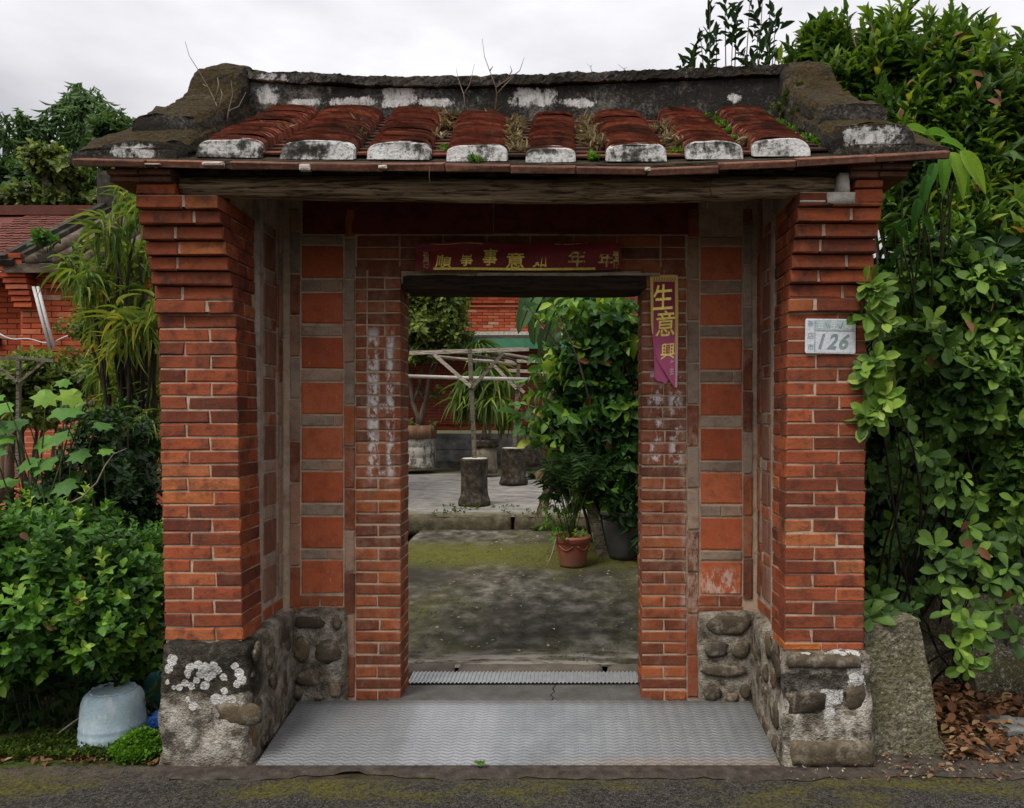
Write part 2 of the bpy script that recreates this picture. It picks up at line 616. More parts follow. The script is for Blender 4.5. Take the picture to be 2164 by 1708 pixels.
def wood_mat(name, stops, stretch=(1.2, 14, 14), bump=1.0):
    m = Mat(name, .9, .1)
    n1 = m.noise(3.2, 7, .7, stretch=stretch, dist=1.2)
    n2 = m.noise(9, 5, .6, stretch=(.8, 9, 9), dist=.6)
    c = m.ramp(n1, stops)
    c = m.mix(m.ramp(n2, [(.36, .85), (.48, 0)]), c, (.02, .015, .01))
    m.color(c)
    m.bump(m.math('ADD', n1, m.ramp(n2, [(.36, 0), (.5, 1)])), bump, .025)
    return m.m


M_LOG = wood_mat('weathered log', [(.3, (.08, .052, .03)), (.44, (.22, .15, .09)), (.55, (.38, .275, .17)), (.72, (.56, .43, .28))], (.55, 13, 13), .7)
M_BOARD = wood_mat('old eave board', [(.3, (.035, .027, .018)), (.6, (.09, .07, .045)), (.8, (.13, .105, .06))])
M_DWOOD = wood_mat('dark lintel wood', [(.3, (.03, .022, .016)), (.7, (.07, .05, .035)), (.85, (.15, .13, .09))], bump=.5)


def tile_mat(name, stops, black=.7):
    m = Mat(name, .88, .1)
    c = m.ramp(m.rand(), stops)
    n1, n2, n3 = m.noise(7, 5, .65), m.noise(40, 5, .7), m.noise(2.6, 3, .5, off=(2, 2, 2))
    c = m.mix(m.ramp(n2, [(.35, .6), (.65, 0)]), c, (.06, .022, .014))
    c = m.mix(m.math('MULTIPLY', m.ramp(n1, [(.46, 0), (.66, 1)]), black), c, (.028, .02, .016))
    c = m.mix(m.math('MULTIPLY', m.ramp(n3, [(.52, 0), (.68, 1)]), black), c, (.035, .022, .017))
    c = m.mix(m.ramp(m.noise(150, 3, .7), [(.68, 0), (.76, .45)]), c, (.35, .3, .26))
    m.color(c)
    m.bump(m.math('ADD', n1, m.math('MULTIPLY', n2, .6)), .5, .01)
    return m.m


M_TILE = tile_mat('roof tile', [(0, (.11, .034, .022)), (.4, (.2, .053, .03)), (.8, (.28, .075, .038)), (1, (.34, .105, .055))], .65)
M_PAN = tile_mat('pan tile', [(0, (.05, .035, .024)), (.7, (.11, .05, .03)), (1, (.22, .075, .04))], .8)
M_EAVE = tile_mat('eave tile', [(0, (.17, .085, .06)), (.5, (.23, .11, .075)), (1, (.3, .14, .09))], .45)


def soot_plaster(name, thr0, thr1, extra_moss=0., bare=None):
    """limewash plaster overgrown with black algae: white only where it has not spread"""
    m = Mat(name, .95, .15)
    n1 = m.noise(4.5, 6, .66, stretch=(1, 1, 1.5))
    n2 = m.noise(34, 5, .72, stretch=(1, 1, .35))
    n3 = m.noise(70, 4, .7)
    k = m.math('ADD', m.math('MULTIPLY', n1, .7), m.math('MULTIPLY', n2, .3))
    c = m.ramp(k, [(thr0, (.022, .02, .018)), (lerp(thr0, thr1, .4), (.07, .065, .058)), (thr1, (.5, .49, .47)), (min(1, thr1 + .15), (.66, .65, .63))])
    c = m.mix(m.ramp(m.math('ADD', m.math('MULTIPLY', m.noise(52, 6, .8, off=(3, 3, 9)), .6), m.math('MULTIPLY', m.noise(5, 4, .6, off=(3, 6, 9)), .6)), [(.6, 0), (.74, .55)]), c, (.26, .24, .21))
    c = m.mix(m.ramp(n3, [(.34, .75), (.5, 0)]), c, (.03, .028, .022))
    if bare:
        c = m.mix(bare(m), c, m.ramp(n2, [(.3, (.12, .11, .1)), (.42, (.42, .41, .39)), (.6, (.62, .61, .59))]))
    if extra_moss:
        gn = s_up(m)
        c = m.mix(m.math('MULTIPLY', m.math('MULTIPLY', gn, extra_moss), m.ramp(m.noise(13, 5, .7, off=(5, 0, 2)), [(.28, 0), (.46, 1)])), c, m.ramp(n3, [(.3, (.01, .007, .003)), (.5, (.03, .02, .006)), (.72, (.075, .048, .011))]))
    m.color(c)
    m.bump(m.math('ADD', m.math('ADD', n2, n3), n1), .7, .012)
    return m.m


def s_up(m):
    """how far the surface faces upwards, 0..1: where moss takes hold"""
    n = m.t.nodes.new('ShaderNodeSeparateXYZ')
    m.t.links.new(m.geo.outputs['Normal'], n.inputs[0])
    return m.step(n.outputs[2], -.05, .45)


M_CAP = soot_plaster('limewashed roll end', .4, .5)
def bare_lime(spots, Y, thr=.5):
    """where the limewash still shows through: (x0, x1, y0, y1) in the photograph"""
    def f(m):
        x, y, z = m.xyz()
        out = None
        n = m.noise(17, 6, .72, off=(1, 7, 3))
        for (a, b, c, d) in spots:
            w = m.math('MULTIPLY', m.window(x, XX(a, Y), XX(b, Y), min(.07, (XX(b, Y) - XX(a, Y)) * .5)), m.window(z, ZZ(d, Y), ZZ(c, Y), min(.035, (ZZ(c, Y) - ZZ(d, Y)) * .5)))
            out = w if out is None else m.math('MAXIMUM', out, w)
        n2 = m.noise(75, 5, .8, stretch=(1, 1, .5), off=(4, 4, 1))
        return m.ramp(m.math('ADD', m.math('ADD', m.math('MULTIPLY', out, .75), m.math('MULTIPLY', m.math('SUBTRACT', n, .5), 1.5)), m.math('MULTIPLY', m.math('SUBTRACT', n2, .5), .9)), [(thr - .05, 0), (thr + .02, .45), (thr + .13, 1)])
    return f


M_RIDGE = soot_plaster('sooty ridge plaster', .58, .7, .5, bare_lime(((540, 588, 178, 226), (585, 640, 152, 170), (800, 884, 178, 228), (1080, 1174, 184, 228), (690, 800, 204, 226), (600, 690, 208, 226), (1536, 1566, 198, 218), (880, 960, 206, 228), (1180, 1260, 206, 228)), 4.1))
M_COPE = soot_plaster('mossy ridge coping', .64, .76, .9, bare_lime(((536, 612, 150, 182), ), 4.08, .56))
M_GABLE = soot_plaster('mossy gable ridge', .62, .74, 1.0, bare_lime(((236, 345, 304, 345), (1762, 1908, 262, 318)), 3.35, .62))

# ------------------------------------------------------------------ the gateway
YF, YB = 3.56, 4.1
gate = thing('brick_gateway', 'old red brick gateway with a tiled roof and an open doorway in its recessed wall', 'gateway', (-.25, YB, 0))

Z0L, Z0R = .561, .552
CL, CR = .0631, .0638


def xo_l(z):
    return lerp(XX(348, YF), XX(333, YF), (z - .55) / 1.52)


def xi_l(z):
    return lerp(XX(513, YF), XX(498, YF), (z - .55) / 1.52)


def xo_r(z):
    return lerp(XX(1826, YF), XX(1832, YF), (z - .55) / 1.52)


def xi_r(z):
    return lerp(XX(1658, YF), XX(1664, YF), (z - .55) / 1.52)


def pillar(side):
    left = side == 'L'
    z0, ch = (Z0L, CL) if left else (Z0R, CR)
    fo, fi = (xo_l, xi_l) if left else (xo_r, xi_r)
    core = MB()
    for k in range(8):
        za, zb = z0 - .06 + k * .2, z0 - .06 + (k + 1) * .2
        if k == 7:
            zb = 2.085
        a, b = sorted((fo((za + zb) / 2), fi((za + zb) / 2)))
        core.box(a + .006, b - .006, YF + .0055, 3.8, za, zb)
    yf = [3.535, 3.535, 3.508, 3.482, 3.455, 3.43, 3.40, 3.375]
    a, b = sorted((fo(2.08), fi(2.08)))
    for k in range(8):
        za = z0 + (24 + k) * ch
        core.box(a + .006, b - .006, yf[k] + .004, 3.9, za + .007 if k not in (1,) else za - .002, za + ch - .005)
    a, b = sorted((fo(2.08), fi(2.08)))
    core.box(a + .02, b - .012, 3.53, 3.93, z0 + 32 * ch - .02, z0 + 32 * ch + .17)
    core.box(a + .05, b - .03, 3.7, 4.12, z0 + 32 * ch + .16, z0 + 32 * ch + .3)
    cobj = core.build('pillar', M_MORTAR, gate)
    m = .0075
    for i in range(32):
        za = z0 + i * ch
        zb = za + ch - .0075
        corb = i >= 24
        y0 = yf[i - 24] if corb else YF
        a, b = sorted((fo(min(za, 2.08)), fi(min(za, 2.08))))
        if corb:
            zb += .003
        w = b - a
        s = w * R.uniform(.63, .67)
        even = (i % 2 == 0)
        if corb and i > 27:
            s = w * R.choice([.35, .6, .68, .42])
        cut = a + (s if even == left else w - s)
        if i == 26 and left:
            cut = None
        g = m * (1.6 if corb else 1)
        spans = [(a, b)] if cut is None else [(a, cut - g / 2), (cut + g / 2, b)]
        for (u, v) in spans:
            corner = (v > b - .01) if left else (u < a + .01)
            stretcher = (v - u) > .17
            dep = .11 if stretcher and not corb else .222
            uu, vv = u, v
            if corb:
                dep = .112 if corner else .2
            piece('brick', cobj, uu, vv, y0, y0 + dep, za, zb, M_BRICK, jit=.0022, tilt=.008 if corb else .005, ch=.005)
            if corner and not corb and stretcher:
                # the next brick behind it shows on the pillar's inner side
                if left:
                    piece('brick', cobj, b - .11, b, y0 + .118, y0 + .225, za, zb, M_BRICK, '+X', ch=.005)
                else:
                    piece('brick', cobj, a, a + .11, y0 + .118, y0 + .225, za, zb, M_BRICK, '-X', ch=.005)
            if corner and corb:
                yy = y0 + .12
                ln_ = .105 if i % 2 else .215
                while yy < 3.78:
                    y2 = min(yy + ln_, 3.786)
                    if y2 - yy > .03:
                        if left:
                            piece('brick', cobj, b - .11, b, yy, y2 - .007, za, zb - .003, M_BRICK, '+X', ch=.005)
                        else:
                            piece('brick', cobj, a, a + .11, yy, y2 - .007, za, zb - .003, M_BRICK, '-X', ch=.005)
                    yy = y2
                    ln_ = .215
    a, b = sorted((fo(.55), fi(.55)))
    if not left:
        for (u, v) in ((0, .46), (.475, .66), (.675, 1)):
            piece('brick', cobj, lerp(a, b, u), lerp(a, b, v), YF, YF + .2, z0 - .037, z0 - .008, M_BRICK)
    zt = z0 + 32 * ch
    # brick courses under the eave
    if left:
        piece('brick', cobj, XX(287, 3.375), XX(369, 3.375), 3.375, 3.6, zt + .002, zt + .045, M_BRICK, ch=.005)
        for (u, v, y, za, zb) in ((230, 362, 3.35, zt + .048, zt + .07), (232, 366, 3.325, zt + .073, zt + .096)):
            for (p, q) in ((u, lerp(u, v, .48)), (lerp(u, v, .5), v)):
                piece('eave_brick', cobj, XX(p, 3.35), XX(q, 3.35), y, y + .4, za, zb, M_EAVE, ch=.003)
    else:
        piece('brick', cobj, XX(1808, 3.375), XX(1866, 3.375), 3.375, 3.6, zt + .012, zt + .05, M_BRICK, ch=.005)
        piece('brick', cobj, XX(1806, 3.375), XX(1866, 3.375), 3.375, 3.6, zt - .05, zt + .005, M_BRICK, ch=.005)
        for (u, v, y, za, zb) in ((1800, 1918, 3.35, zt + .054, zt + .078), (1796, 1922, 3.325, zt + .082, zt + .108)):
            for (p, q) in ((u, lerp(u, v, .48)), (lerp(u, v, .5), v)):
                piece('eave_brick', cobj, XX(p, 3.35), XX(q, 3.35), y, y + .4, za, zb, M_EAVE, ch=.003)
        v, f = lumpy(XX(1748, 3.36), XX(1812, 3.36), 3.362, 3.5, ZZ(431, 3.36), ZZ(402, 3.36), .025, .006, 3)
        mb = MB().add(v, f)
        v, f = lumpy(XX(1774, 3.36), XX(1800, 3.36), 3.365, 3.45, ZZ(405, 3.36), ZZ(362, 3.36), .02, .006, 5)
        mb.add(v, f)
        v, f = lumpy(XX(1690, 3.36), XX(1750, 3.36), 3.37, 3.45, ZZ(428, 3.36), ZZ(420, 3.36), .02, .004, 6)
        mb.add(v, f)
        mb.build('mortar_patch', M_CEM, cobj, True)
    # white pointing where the pillar meets the panelled side wall
    x = fi(1.2) + (-.004 if left else .004)
    w = MB()
    for k in range(9):
        za, zb = .57 + k * .23, .57 + (k + 1) * .23
        xx = fi(za + .1) + (.004 if left else -.004)
        v, f = lumpy(min(xx, xx - .03 if left else xx + .03), max(xx, xx - .03 if left else xx + .03), 3.792, 3.822 + .008 * (k % 2), za, zb, .06, .0025, k)
        w.add(v, f)
    w.build('pointing', M_MORTAR if left else M_MORTARD, cobj)
    return cobj


pl_l, pl_r = pillar('L'), pillar('R')


# ---------------- rubble plinths
def stone(parent, c, rx, rz, depth, face='-Y', seed=0, mat=None, boxy=.0, name='stone'):
    bm = bmesh.new()
    bmesh.ops.create_icosphere(bm, subdivisions=2, radius=1)
    vs = []
    for v in bm.verts:
        p = v.co.copy()
        if boxy:
            p = Vector([math.copysign(abs(t) ** (1 - boxy), t) for t in p])
        p *= 1 + .38 * noise.noise(p * 1.3 + Vector((seed * 5.7, seed, 0)))
        p += noise.noise_vector(p * 3.5 + Vector((seed, 0, 0))) * .05
        if face == '-Y':
            q = Vector((p.x * rx, p.y * depth, p.z * rz))
        else:
            q = Vector((p.y * depth, p.x * rx, p.z * rz))
        vs.append(q + Vector(c))
    fs = [tuple(v.index for v in f.verts) for f in bm.faces]
    bm.free()
    return mesh_obj(name, vs, fs, mat or M_STONE, parent, True)


mb = MB()
v, f = lumpy(-1.85, -1.45, 3.5, 4.0, -.06, .555, .028, .019, 1, taper=.02, scale=8)
mb.add(v, f)
v, f = lumpy(-1.62, -1.435, 3.78, 4.1, -.06, .575, .05, .014, 2)
mb.add(v, f)
v, f = lumpy(-1.47, XX(728, 4.04), 4.045, 4.2, -.06, .575, .05, .010, 3)
mb.add(v, f)
plinth_l = mb.build('plinth', M_PLINL, gate, True)
mb = MB()
v, f = lumpy(1.0, 1.4, 3.5, 4.0, -.06, .512, .028, .019, 4, taper=.025, scale=8)
mb.add(v, f)
v, f = lumpy(.985, 1.2, 3.78, 4.1, -.06, .56, .05, .014, 5)
mb.add(v, f)
v, f = lumpy(XX(1478, 4.04), 1.02, 4.045, 4.2, -.06, .56, .05, .010, 6)
mb.add(v, f)
plinth_r = mb.build('plinth', M_PLINR, gate, True)

k = 0
for (px, py, rx, rz) in ((652, 1316, 32, 14), (712, 1316, 9, 15), (637, 1372, 17, 28), (693, 1378, 28, 24), (652, 1432, 26, 18), (708, 1458, 13, 16), (672, 1474, 10, 6), (630, 1465, 10, 14)):
    k += 1
    stone(plinth_l, P(px, py, 4.04), rx * 4.04 / 1620, rz * 4.04 / 1620, .013, seed=k, boxy=.2)
for (px, py, rx, rz) in ((1540, 1322, 48, 21), (1515, 1372, 26, 17), (1567, 1374, 18, 18), (1530, 1419, 45, 12), (1506, 1465, 18, 16), (1548, 1474, 14, 11), (1575, 1462, 10, 14)):
    k += 1
    stone(plinth_r, P(px, py, 4.04), rx * 4.04 / 1620, rz * 4.04 / 1620, .013, seed=k, boxy=.2)
for sgn, par, xs in ((1, plinth_l, -1.44), (-1, plinth_r, .985)):
    for i in range(26):
        k += 1
        yy, zz = R.uniform(3.56, 4.02), R.uniform(.05, .52)
        stone(par, (xs - sgn * .004, yy, zz), R.uniform(.022, .042), R.uniform(.03, .065), .014, '+X', seed=k, boxy=.05)
# the stones that show on the plinth fronts
for (px, py, rx, rz, d) in ((506, 1510, 46, 26, .022), (395, 1502, 22, 14, .014), (430, 1590, 40, 10, .014)):
    k += 1
    stone(plinth_l, P(px, py, 3.5), rx * 3.5 / 1620, rz * 3.5 / 1620, d * .7, seed=k, boxy=.25)
for (px, py, rx, rz, d) in ((1706, 1486, 42, 24, .02), (1800, 1520, 26, 18, .014), (1808, 1470, 20, 30, .014)):
    k += 1
    stone(plinth_r, P(px, py, 3.5), rx * 3.5 / 1620, rz * 3.5 / 1620, d * .7, seed=k, boxy=.5)
for (a, b, c, d, y0, sd) in ((1666, 1842, 1562, 1614, 3.462, 2), (1664, 1822, 1386, 1413, 3.484, 7)):
    v, f = lumpy(XX(a, 3.5), XX(b, 3.5), y0, 3.62, ZZ(d, 3.5), ZZ(c, 3.5), .022, .009, sd, scale=9)
    mesh_obj('stone', v, f, M_STONE, plinth_r, True)

# ---------------- the recessed wall with the doorway
XJL0, XJL1 = XX(752, YB), XX(847, YB)
XJR0, XJR1 = XX(1356, YB), XX(1450, YB)
YK = 4.3
wall = MB()
wall.box(-1.60, XJL1 - .008, YB + .007, YK, .06, 2.95)
wall.box(XJR0 + .008, 1.14, YB + .007, YK, .06, 2.95)
wall.box(XJL1 - .01, XJR0 + .01, YB + .012, YK - .004, ZZ(598, YB), 2.949)
wall = wall.build('recessed_wall', M_MORTAR, gate)

# doorway jambs
for sd, (xa, xb) in (('L', (XJL0, XJL1)), ('R', (XJR0, XJR1))):
    jb = MB().box(xa + .004, xb - .004, YB + .003, YK + .005, .07, ZZ(560, YB)).build('door_jamb', M_MORTAR, gate)
    zb0 = .078
    n = 37
    chj = (ZZ(560, YB) - zb0) / n
    for i in range(n):
        za, zb = zb0 + i * chj, zb0 + (i + 1) * chj - .0085
        if i % 2 == 0:
            c = (xa + xb) / 2 + R.uniform(-.006, .006)
            sp = [(xa, c - .004), (c + .004, xb)]
        else:
            sp = [(xa, xb)]
        if i > 27 and sd == 'L':
            c = xa + .06
            sp = [(xa, c - .004), (c + .004, lerp(c, xb, .5)), (lerp(c, xb, .5) + .008, xb)] if i % 2 else [(xa, c - .004), (c + .004, xb)]
        for (u, v) in sp:
            piece('brick', jb, u, v, YB - .003, YB + .105, za, zb, M_JAMB, ch=.005, jit=.002)
        # the bricks lining the passage
        u, v = (xb - .1, xb) if sd == 'L' else (xa, xa + .1)
        piece('brick', jb, u, v, YB + .112, YK + .01, za, zb, M_JAMB, '+X' if sd == 'L' else '-X', ch=.004)


def panel_bands(zoff):
    """(kind, z0, z1) up the panelled strips of the wall"""
    out = []
    ys = [(1186, 1254), (1093, 1159), (998, 1063), (904, 970), (809, 875), (713, 779), (620, 684), (520, 588)]
    for a, b in ys:
        out.append(('panel', ZZ(b, YB) + zoff, ZZ(a, YB) + zoff))
    for (a, b), (c, d) in zip(ys, ys[1:]):
        out.append(('grey', ZZ(a - 4, YB) + zoff, ZZ(d + 4, YB) + zoff))
    out.append(('grey', ZZ(516, YB) + zoff, ZZ(499, YB) + zoff))
    return out


for sd, (pa, pb), ups, zo in (('L', (637, 724), ((613, 633), (728, 749)), 0), ('R', (1481, 1568), ((1453, 1476), (1571, 1590)), -.006)):
    for kind, za, zb in panel_bands(zo):
        xa, xb = XX(pa, YB), XX(pb, YB)
        if kind == 'panel':
            piece('terracotta_panel', wall, xa, xb, YB, YB + .05, za, zb, M_PANEL, ch=.006, jit=.001, tilt=.004)
        elif R.random() < .3:
            c = lerp(xa, xb, R.choice([.5, .66, .8]))
            piece('brick', wall, xa, c - .003, YB, YB + .05, za, zb, M_GREY, ch=.004)
            piece('brick', wall, c + .003, xb, YB, YB + .05, za, zb, M_GREY, ch=.004)
        else:
            piece('brick', wall, xa, xb, YB, YB + .05, za, zb, M_GREY, ch=.004)
    for j, (ua, ub) in enumerate(ups):
        y = 1278 + (8 if j == 0 else -10)
        if j == (1 if sd == 'L' else 0):
            y = 1475
        while y > 452:
            y2 = max(y - 88.5, 440)
            red = y > 1150 and R.random() < .8
            piece('upright_brick', wall, XX(ua, YB), XX(ub, YB), YB - .004, YB + .05, ZZ(y - 2, YB), ZZ(y2 + 2, YB), M_JAMB if red or R.random() < .35 else M_GREY, ch=.004, jit=.003)
            y = y2
    for (a, b) in ((0, .5), (.53, 1)):
        piece('brick', wall, lerp(XX(pa - 12, YB), XX(pb, YB), a), lerp(XX(pa - 12, YB), XX(pb, YB), b), YB, YB + .05, ZZ(1281, YB), ZZ(1260, YB), M_JAMB)
    piece('brick', wall, XX(pa - 18, YB), XX(pb + 1, YB), YB - .004, YB + .05, ZZ(1291, YB), ZZ(1284, YB), M_JAMB)

# panels over the doorway, up under the beam
piece('transom_panel', wall, XX(640, YB), XX(1040, YB), YB, YB + .04, ZZ(494, YB), ZZ(420, YB), M_TRANSOM_SHADE, ch=.004)
piece('transom_panel', wall, XX(1044, YB), XX(1476, YB), YB, YB + .04, ZZ(494, YB), ZZ(420, YB), M_TRANSOM_SHADE, ch=.004)
x = 752
while x < 1450:
    x2 = min(x + 92, 1450)
    for (a, b) in ((499, 521), (524, 546), (549, 571)):
        o = 30 if a == 524 else 0
        piece('brick', wall, XX(x + 2, YB), XX(x2 - 2, YB), YB, YB + .05, ZZ(b, YB), ZZ(a, YB), M_JAMB)
    x = x2
lin = MB()
v, f = lumpy(XX(846, 4.06), XX(1372, 4.06), 4.068, 4.32, ZZ(617, 4.07), ZZ(577, 4.07), .06, .006, 8)
lin.add(v, f)
lintel = lin.build('door_lintel', M_DWOOD, gate)
v, f = lumpy(XX(1005, 4.05), XX(1400, 4.05), 4.058, 4.1, ZZ(584, 4.05), ZZ(573, 4.05), .03, .006, 12)
mesh_obj('mortar_ledge', v, f, M_MORTARD, gate)

# ---------------- panelled side walls of the recess
for sd in 'LR':
    left = sd == 'L'
    xs = -1.506 if left else 1.022
    face = '+X' if left else '-X'
    sg = 1 if left else -1
    a, b = (xs - .1, xs - .006) if left else (xs + .006, xs + .1)
    side = MB().box(a, b, 3.79, YB + .1, .3, 2.9).build('side_wall', M_MORTARD, gate)

    def sp(name, y0, y1, z0, z1, mat, proud=0.):
        u, v = (xs - .06, xs + proud) if left else (xs - proud, xs + .06)
        piece(name, side, u, v, y0, y1, z0, z1, mat, face, ch=.004, jit=.0015)
    MP = M_PANELD
    for kind, za, zb in panel_bands(.01):
        if kind == 'panel':
            if R.random() < .55:
                c = R.choice([3.88, 3.955])
                sp('terracotta_panel', 3.838, c - .003, za, zb, MP)
                sp('terracotta_panel', c + .003, 3.99, za, zb, MP)
            else:
                sp('terracotta_panel', 3.838, 3.99, za, zb, MP)
        else:
            c = R.choice([3.9, 3.93, 3.96])
            sp('brick', 3.838, c - .003, za, zb, M_GREY if left else M_JAMB)
            sp('brick', c + .003, 3.99, za, zb, M_GREY if R.random() < .5 else M_JAMB)
    for (y0, y1, pr) in ((3.998, 4.03, .004), (4.038, 4.085, .002)):
        z = .6 + (.05 if y0 > 4 else .11)
        while z < 2.7:
            z2 = min(z + .226, 2.74)
            sp('upright_brick', y0, y1, z + .004, z2 - .004, M_GREY if (left and R.random() < .8) or R.random() < .3 else M_JAMB, pr)
            z = z2
    for (y0, y1) in ((3.838, 3.94), (3.946, 4.09)):
        sp('brick', y0, y1, .578, .63, M_JAMB)

# ---------------- beam and eave boards
mb = MB()
pts, rad = [], []
for i in range(41):
    t = i / 40
    px = lerp(388, 1772, t)
    yc = interp(t, [(0, 394), (.25, 400), (.6, 404), (1, 392)]) + math.sin(t * 17) * 1.5
    rr = interp(t, [(0, 21), (.3, 25), (.7, 28), (.92, 25), (1, 17)])
    pts.append(P(px, yc, 3.44))
    rad.append(rr * 3.44 / 1620)
n = 20
lv, lf = [], []
for i, (p, r) in enumerate(zip(pts, rad)):
    for k in range(n):
        a = 2 * math.pi * k / n
        q = Vector((0, math.cos(a), math.sin(a)))
        g = noise.noise(Vector((p.x * 1.2, q.y * 2.4, q.z * 2.4)) * 1.3) * .18 + noise.noise(Vector((p.x * 1.6, q.y * 7, q.z * 7))) * .1
        lv.append(p + q * r * (1 + g))
for i in range(len(pts) - 1):
    for k in range(n):
        lf.append((i * n + k, (i + 1) * n + k, (i + 1) * n + (k + 1) % n, i * n + (k + 1) % n))
lf += [tuple(range(n)), tuple(reversed(range((len(pts) - 1) * n, len(pts) * n)))]
beam = mesh_obj('log_beam', lv, lf, M_LOG, gate, True)
v, f = lumpy(XX(372, 3.4), XX(1775, 3.4), 3.375, 3.46, ZZ(380, 3.4), ZZ(350, 3.4), .09, .008, 21)
mesh_obj('eave_board', v, f, M_BOARD, gate)

# ---------------- roof
EZ = [(155, 338), (480, 343), (700, 347), (1100, 351), (1365, 353), (1690, 340), (2005, 324)]
EZW = [(XX(px, 3.28), ZZ(py, 3.28)) for px, py in EZ]


def z_eave(x):
    return interp(x, EZW)


SLOPE = .6


def z_roof(x, y):
    return z_eave(x) + .012 + (y - 3.3) * SLOPE


def deck(y0, y1, zf, t, name, mat, parent):
    xs = [lerp(-2.02, 1.58, i / 24) for i in range(25)]
    v, f = [], []
    for x in xs:
        v += [(x, y0, zf(x, y0)), (x, y1, zf(x, y1)), (x, y1, zf(x, y1) - t), (x, y0, zf(x, y0) - t)]
    for i in range(24):
        for k in range(4):
            f.append((i * 4 + k, i * 4 + (k + 1) % 4, (i + 1) * 4 + (k + 1) % 4, (i + 1) * 4 + k))
    f += [(3, 2, 1, 0), (96, 97, 98, 99)]
    return mesh_obj(name, v, f, mat, parent)


roof = deck(3.31, 4.2, z_roof, .035, 'roof', M_BOARD, gate)
deck(4.2, 5.1, lambda x, y: z_roof(x, 4.2) - (y - 4.2) * SLOPE, .035, 'rear_slope', M_PAN, roof)
mb = MB()
for i in range(18):
    x = lerp(-1.95, 1.5, i / 17)
    mb.bar((x, 3.36, z_roof(x, 3.36) - .055), (x, 4.1, z_roof(x, 4.1) - .055), .05, .035)
mb.build('rafter', M_BOARD, roof)
# flat eave tiles, a row that sags
ej = [(154, 306, 0), (308, 470, 0), (486, 632, .5), (632, 806, 0), (806, 940, -.5), (940, 1078, 0), (1078, 1218, 1), (1218, 1366, 1.5), (1367, 1518, 3), (1518, 1683, 0), (1683, 1849, -.5), (1849, 2008, -1)]
for i, (a, b, dy) in enumerate(ej):
    xa, xb = XX(a + .8, 3.28), XX(b - .8, 3.28)
    za, zb = z_eave(xa), z_eave(xb)
    o = piece('eave_tile', roof, xa, xb, 3.272 + R.uniform(-.006, .006), 3.40, (za + zb) / 2 - .03 - dy * .004 + R.uniform(-.002, .002), (za + zb) / 2 + .001 - dy * .004, M_EAVE, tilt=0, ch=.004)
    o.rotation_euler = (math.atan(SLOPE) * .75, -math.atan2(zb - za, xb - xa), 0)
    o.location.z += .026
for (a, b, h) in ((425, 471, 11), (630, 655, 17), (798, 818, 11), (1362, 1376, 12), (305, 338, 9)):
    v, f = lumpy(XX(a, 3.268), XX(b, 3.268), 3.2675, 3.3, z_eave(XX(a, 3.28)) + .001 - h * .0019, z_eave(XX(a, 3.28)) - (.001 if a != 305 else .015), .012, .003, a)
    mesh_obj('mortar_patch', v, f, M_CEM, roof)

# arched cover tiles in eight rolls, each roll closed by a limewashed end
ROLLS = [((415, 553), (292, 339), 620, -6), ((592, 750), (294, 348), 748, 2), ((775, 910), (297, 348), 885, 0), ((942, 1072), (303, 350), 1022, 0),
         ((1110, 1218), (310, 350), 1170, -2), ((1280, 1410), (301, 349), 1306, 0), ((1447, 1570), (296, 345), 1436, 2), ((1590, 1713), (291, 335), 1562, 4)]
NA = 11


def arch(w, h, n=NA, e=.36):
    out = []
    for k in range(n):
        a = math.pi * k / (n - 1)
        out.append((-math.copysign(abs(math.cos(a)) ** .7, math.cos(a)) * w / 2, h * math.sin(a) ** e))
    return out


def arch_tile_mesh(w, h, seed):
    rr = random.Random(seed)
    L, t = .1, .011
    v, f = [], []
    for yy, grow in ((0, 1.0), (L, .97)):
        for (x, z) in arch(w * grow, h * grow):
            v.append((x + rr.uniform(-.002, .002), yy + rr.uniform(-.002, .002), z + rr.uniform(-.0015, .0015)))
        for (x, z) in arch(w * grow - 2 * t, h * grow - t):
            v.append((x, yy, z))
    n = NA
    for k in range(n - 1):
        f.append((k + 1, k, 2 * n + k, 2 * n + k + 1))           # top
        f.append((k, k + 1, n + k + 1, n + k))                     # front edge
    for k in (0, n - 1):
        f.append((k, n + k, 3 * n + k, 2 * n + k) if k == 0 else (n + k, k, 2 * n + k, 3 * n + k))
    me = bpy.data.meshes.new('arch_tile')
    me.from_pydata(v, [], f)
    me.materials.append(M_TILE)
    me.update()
    return me


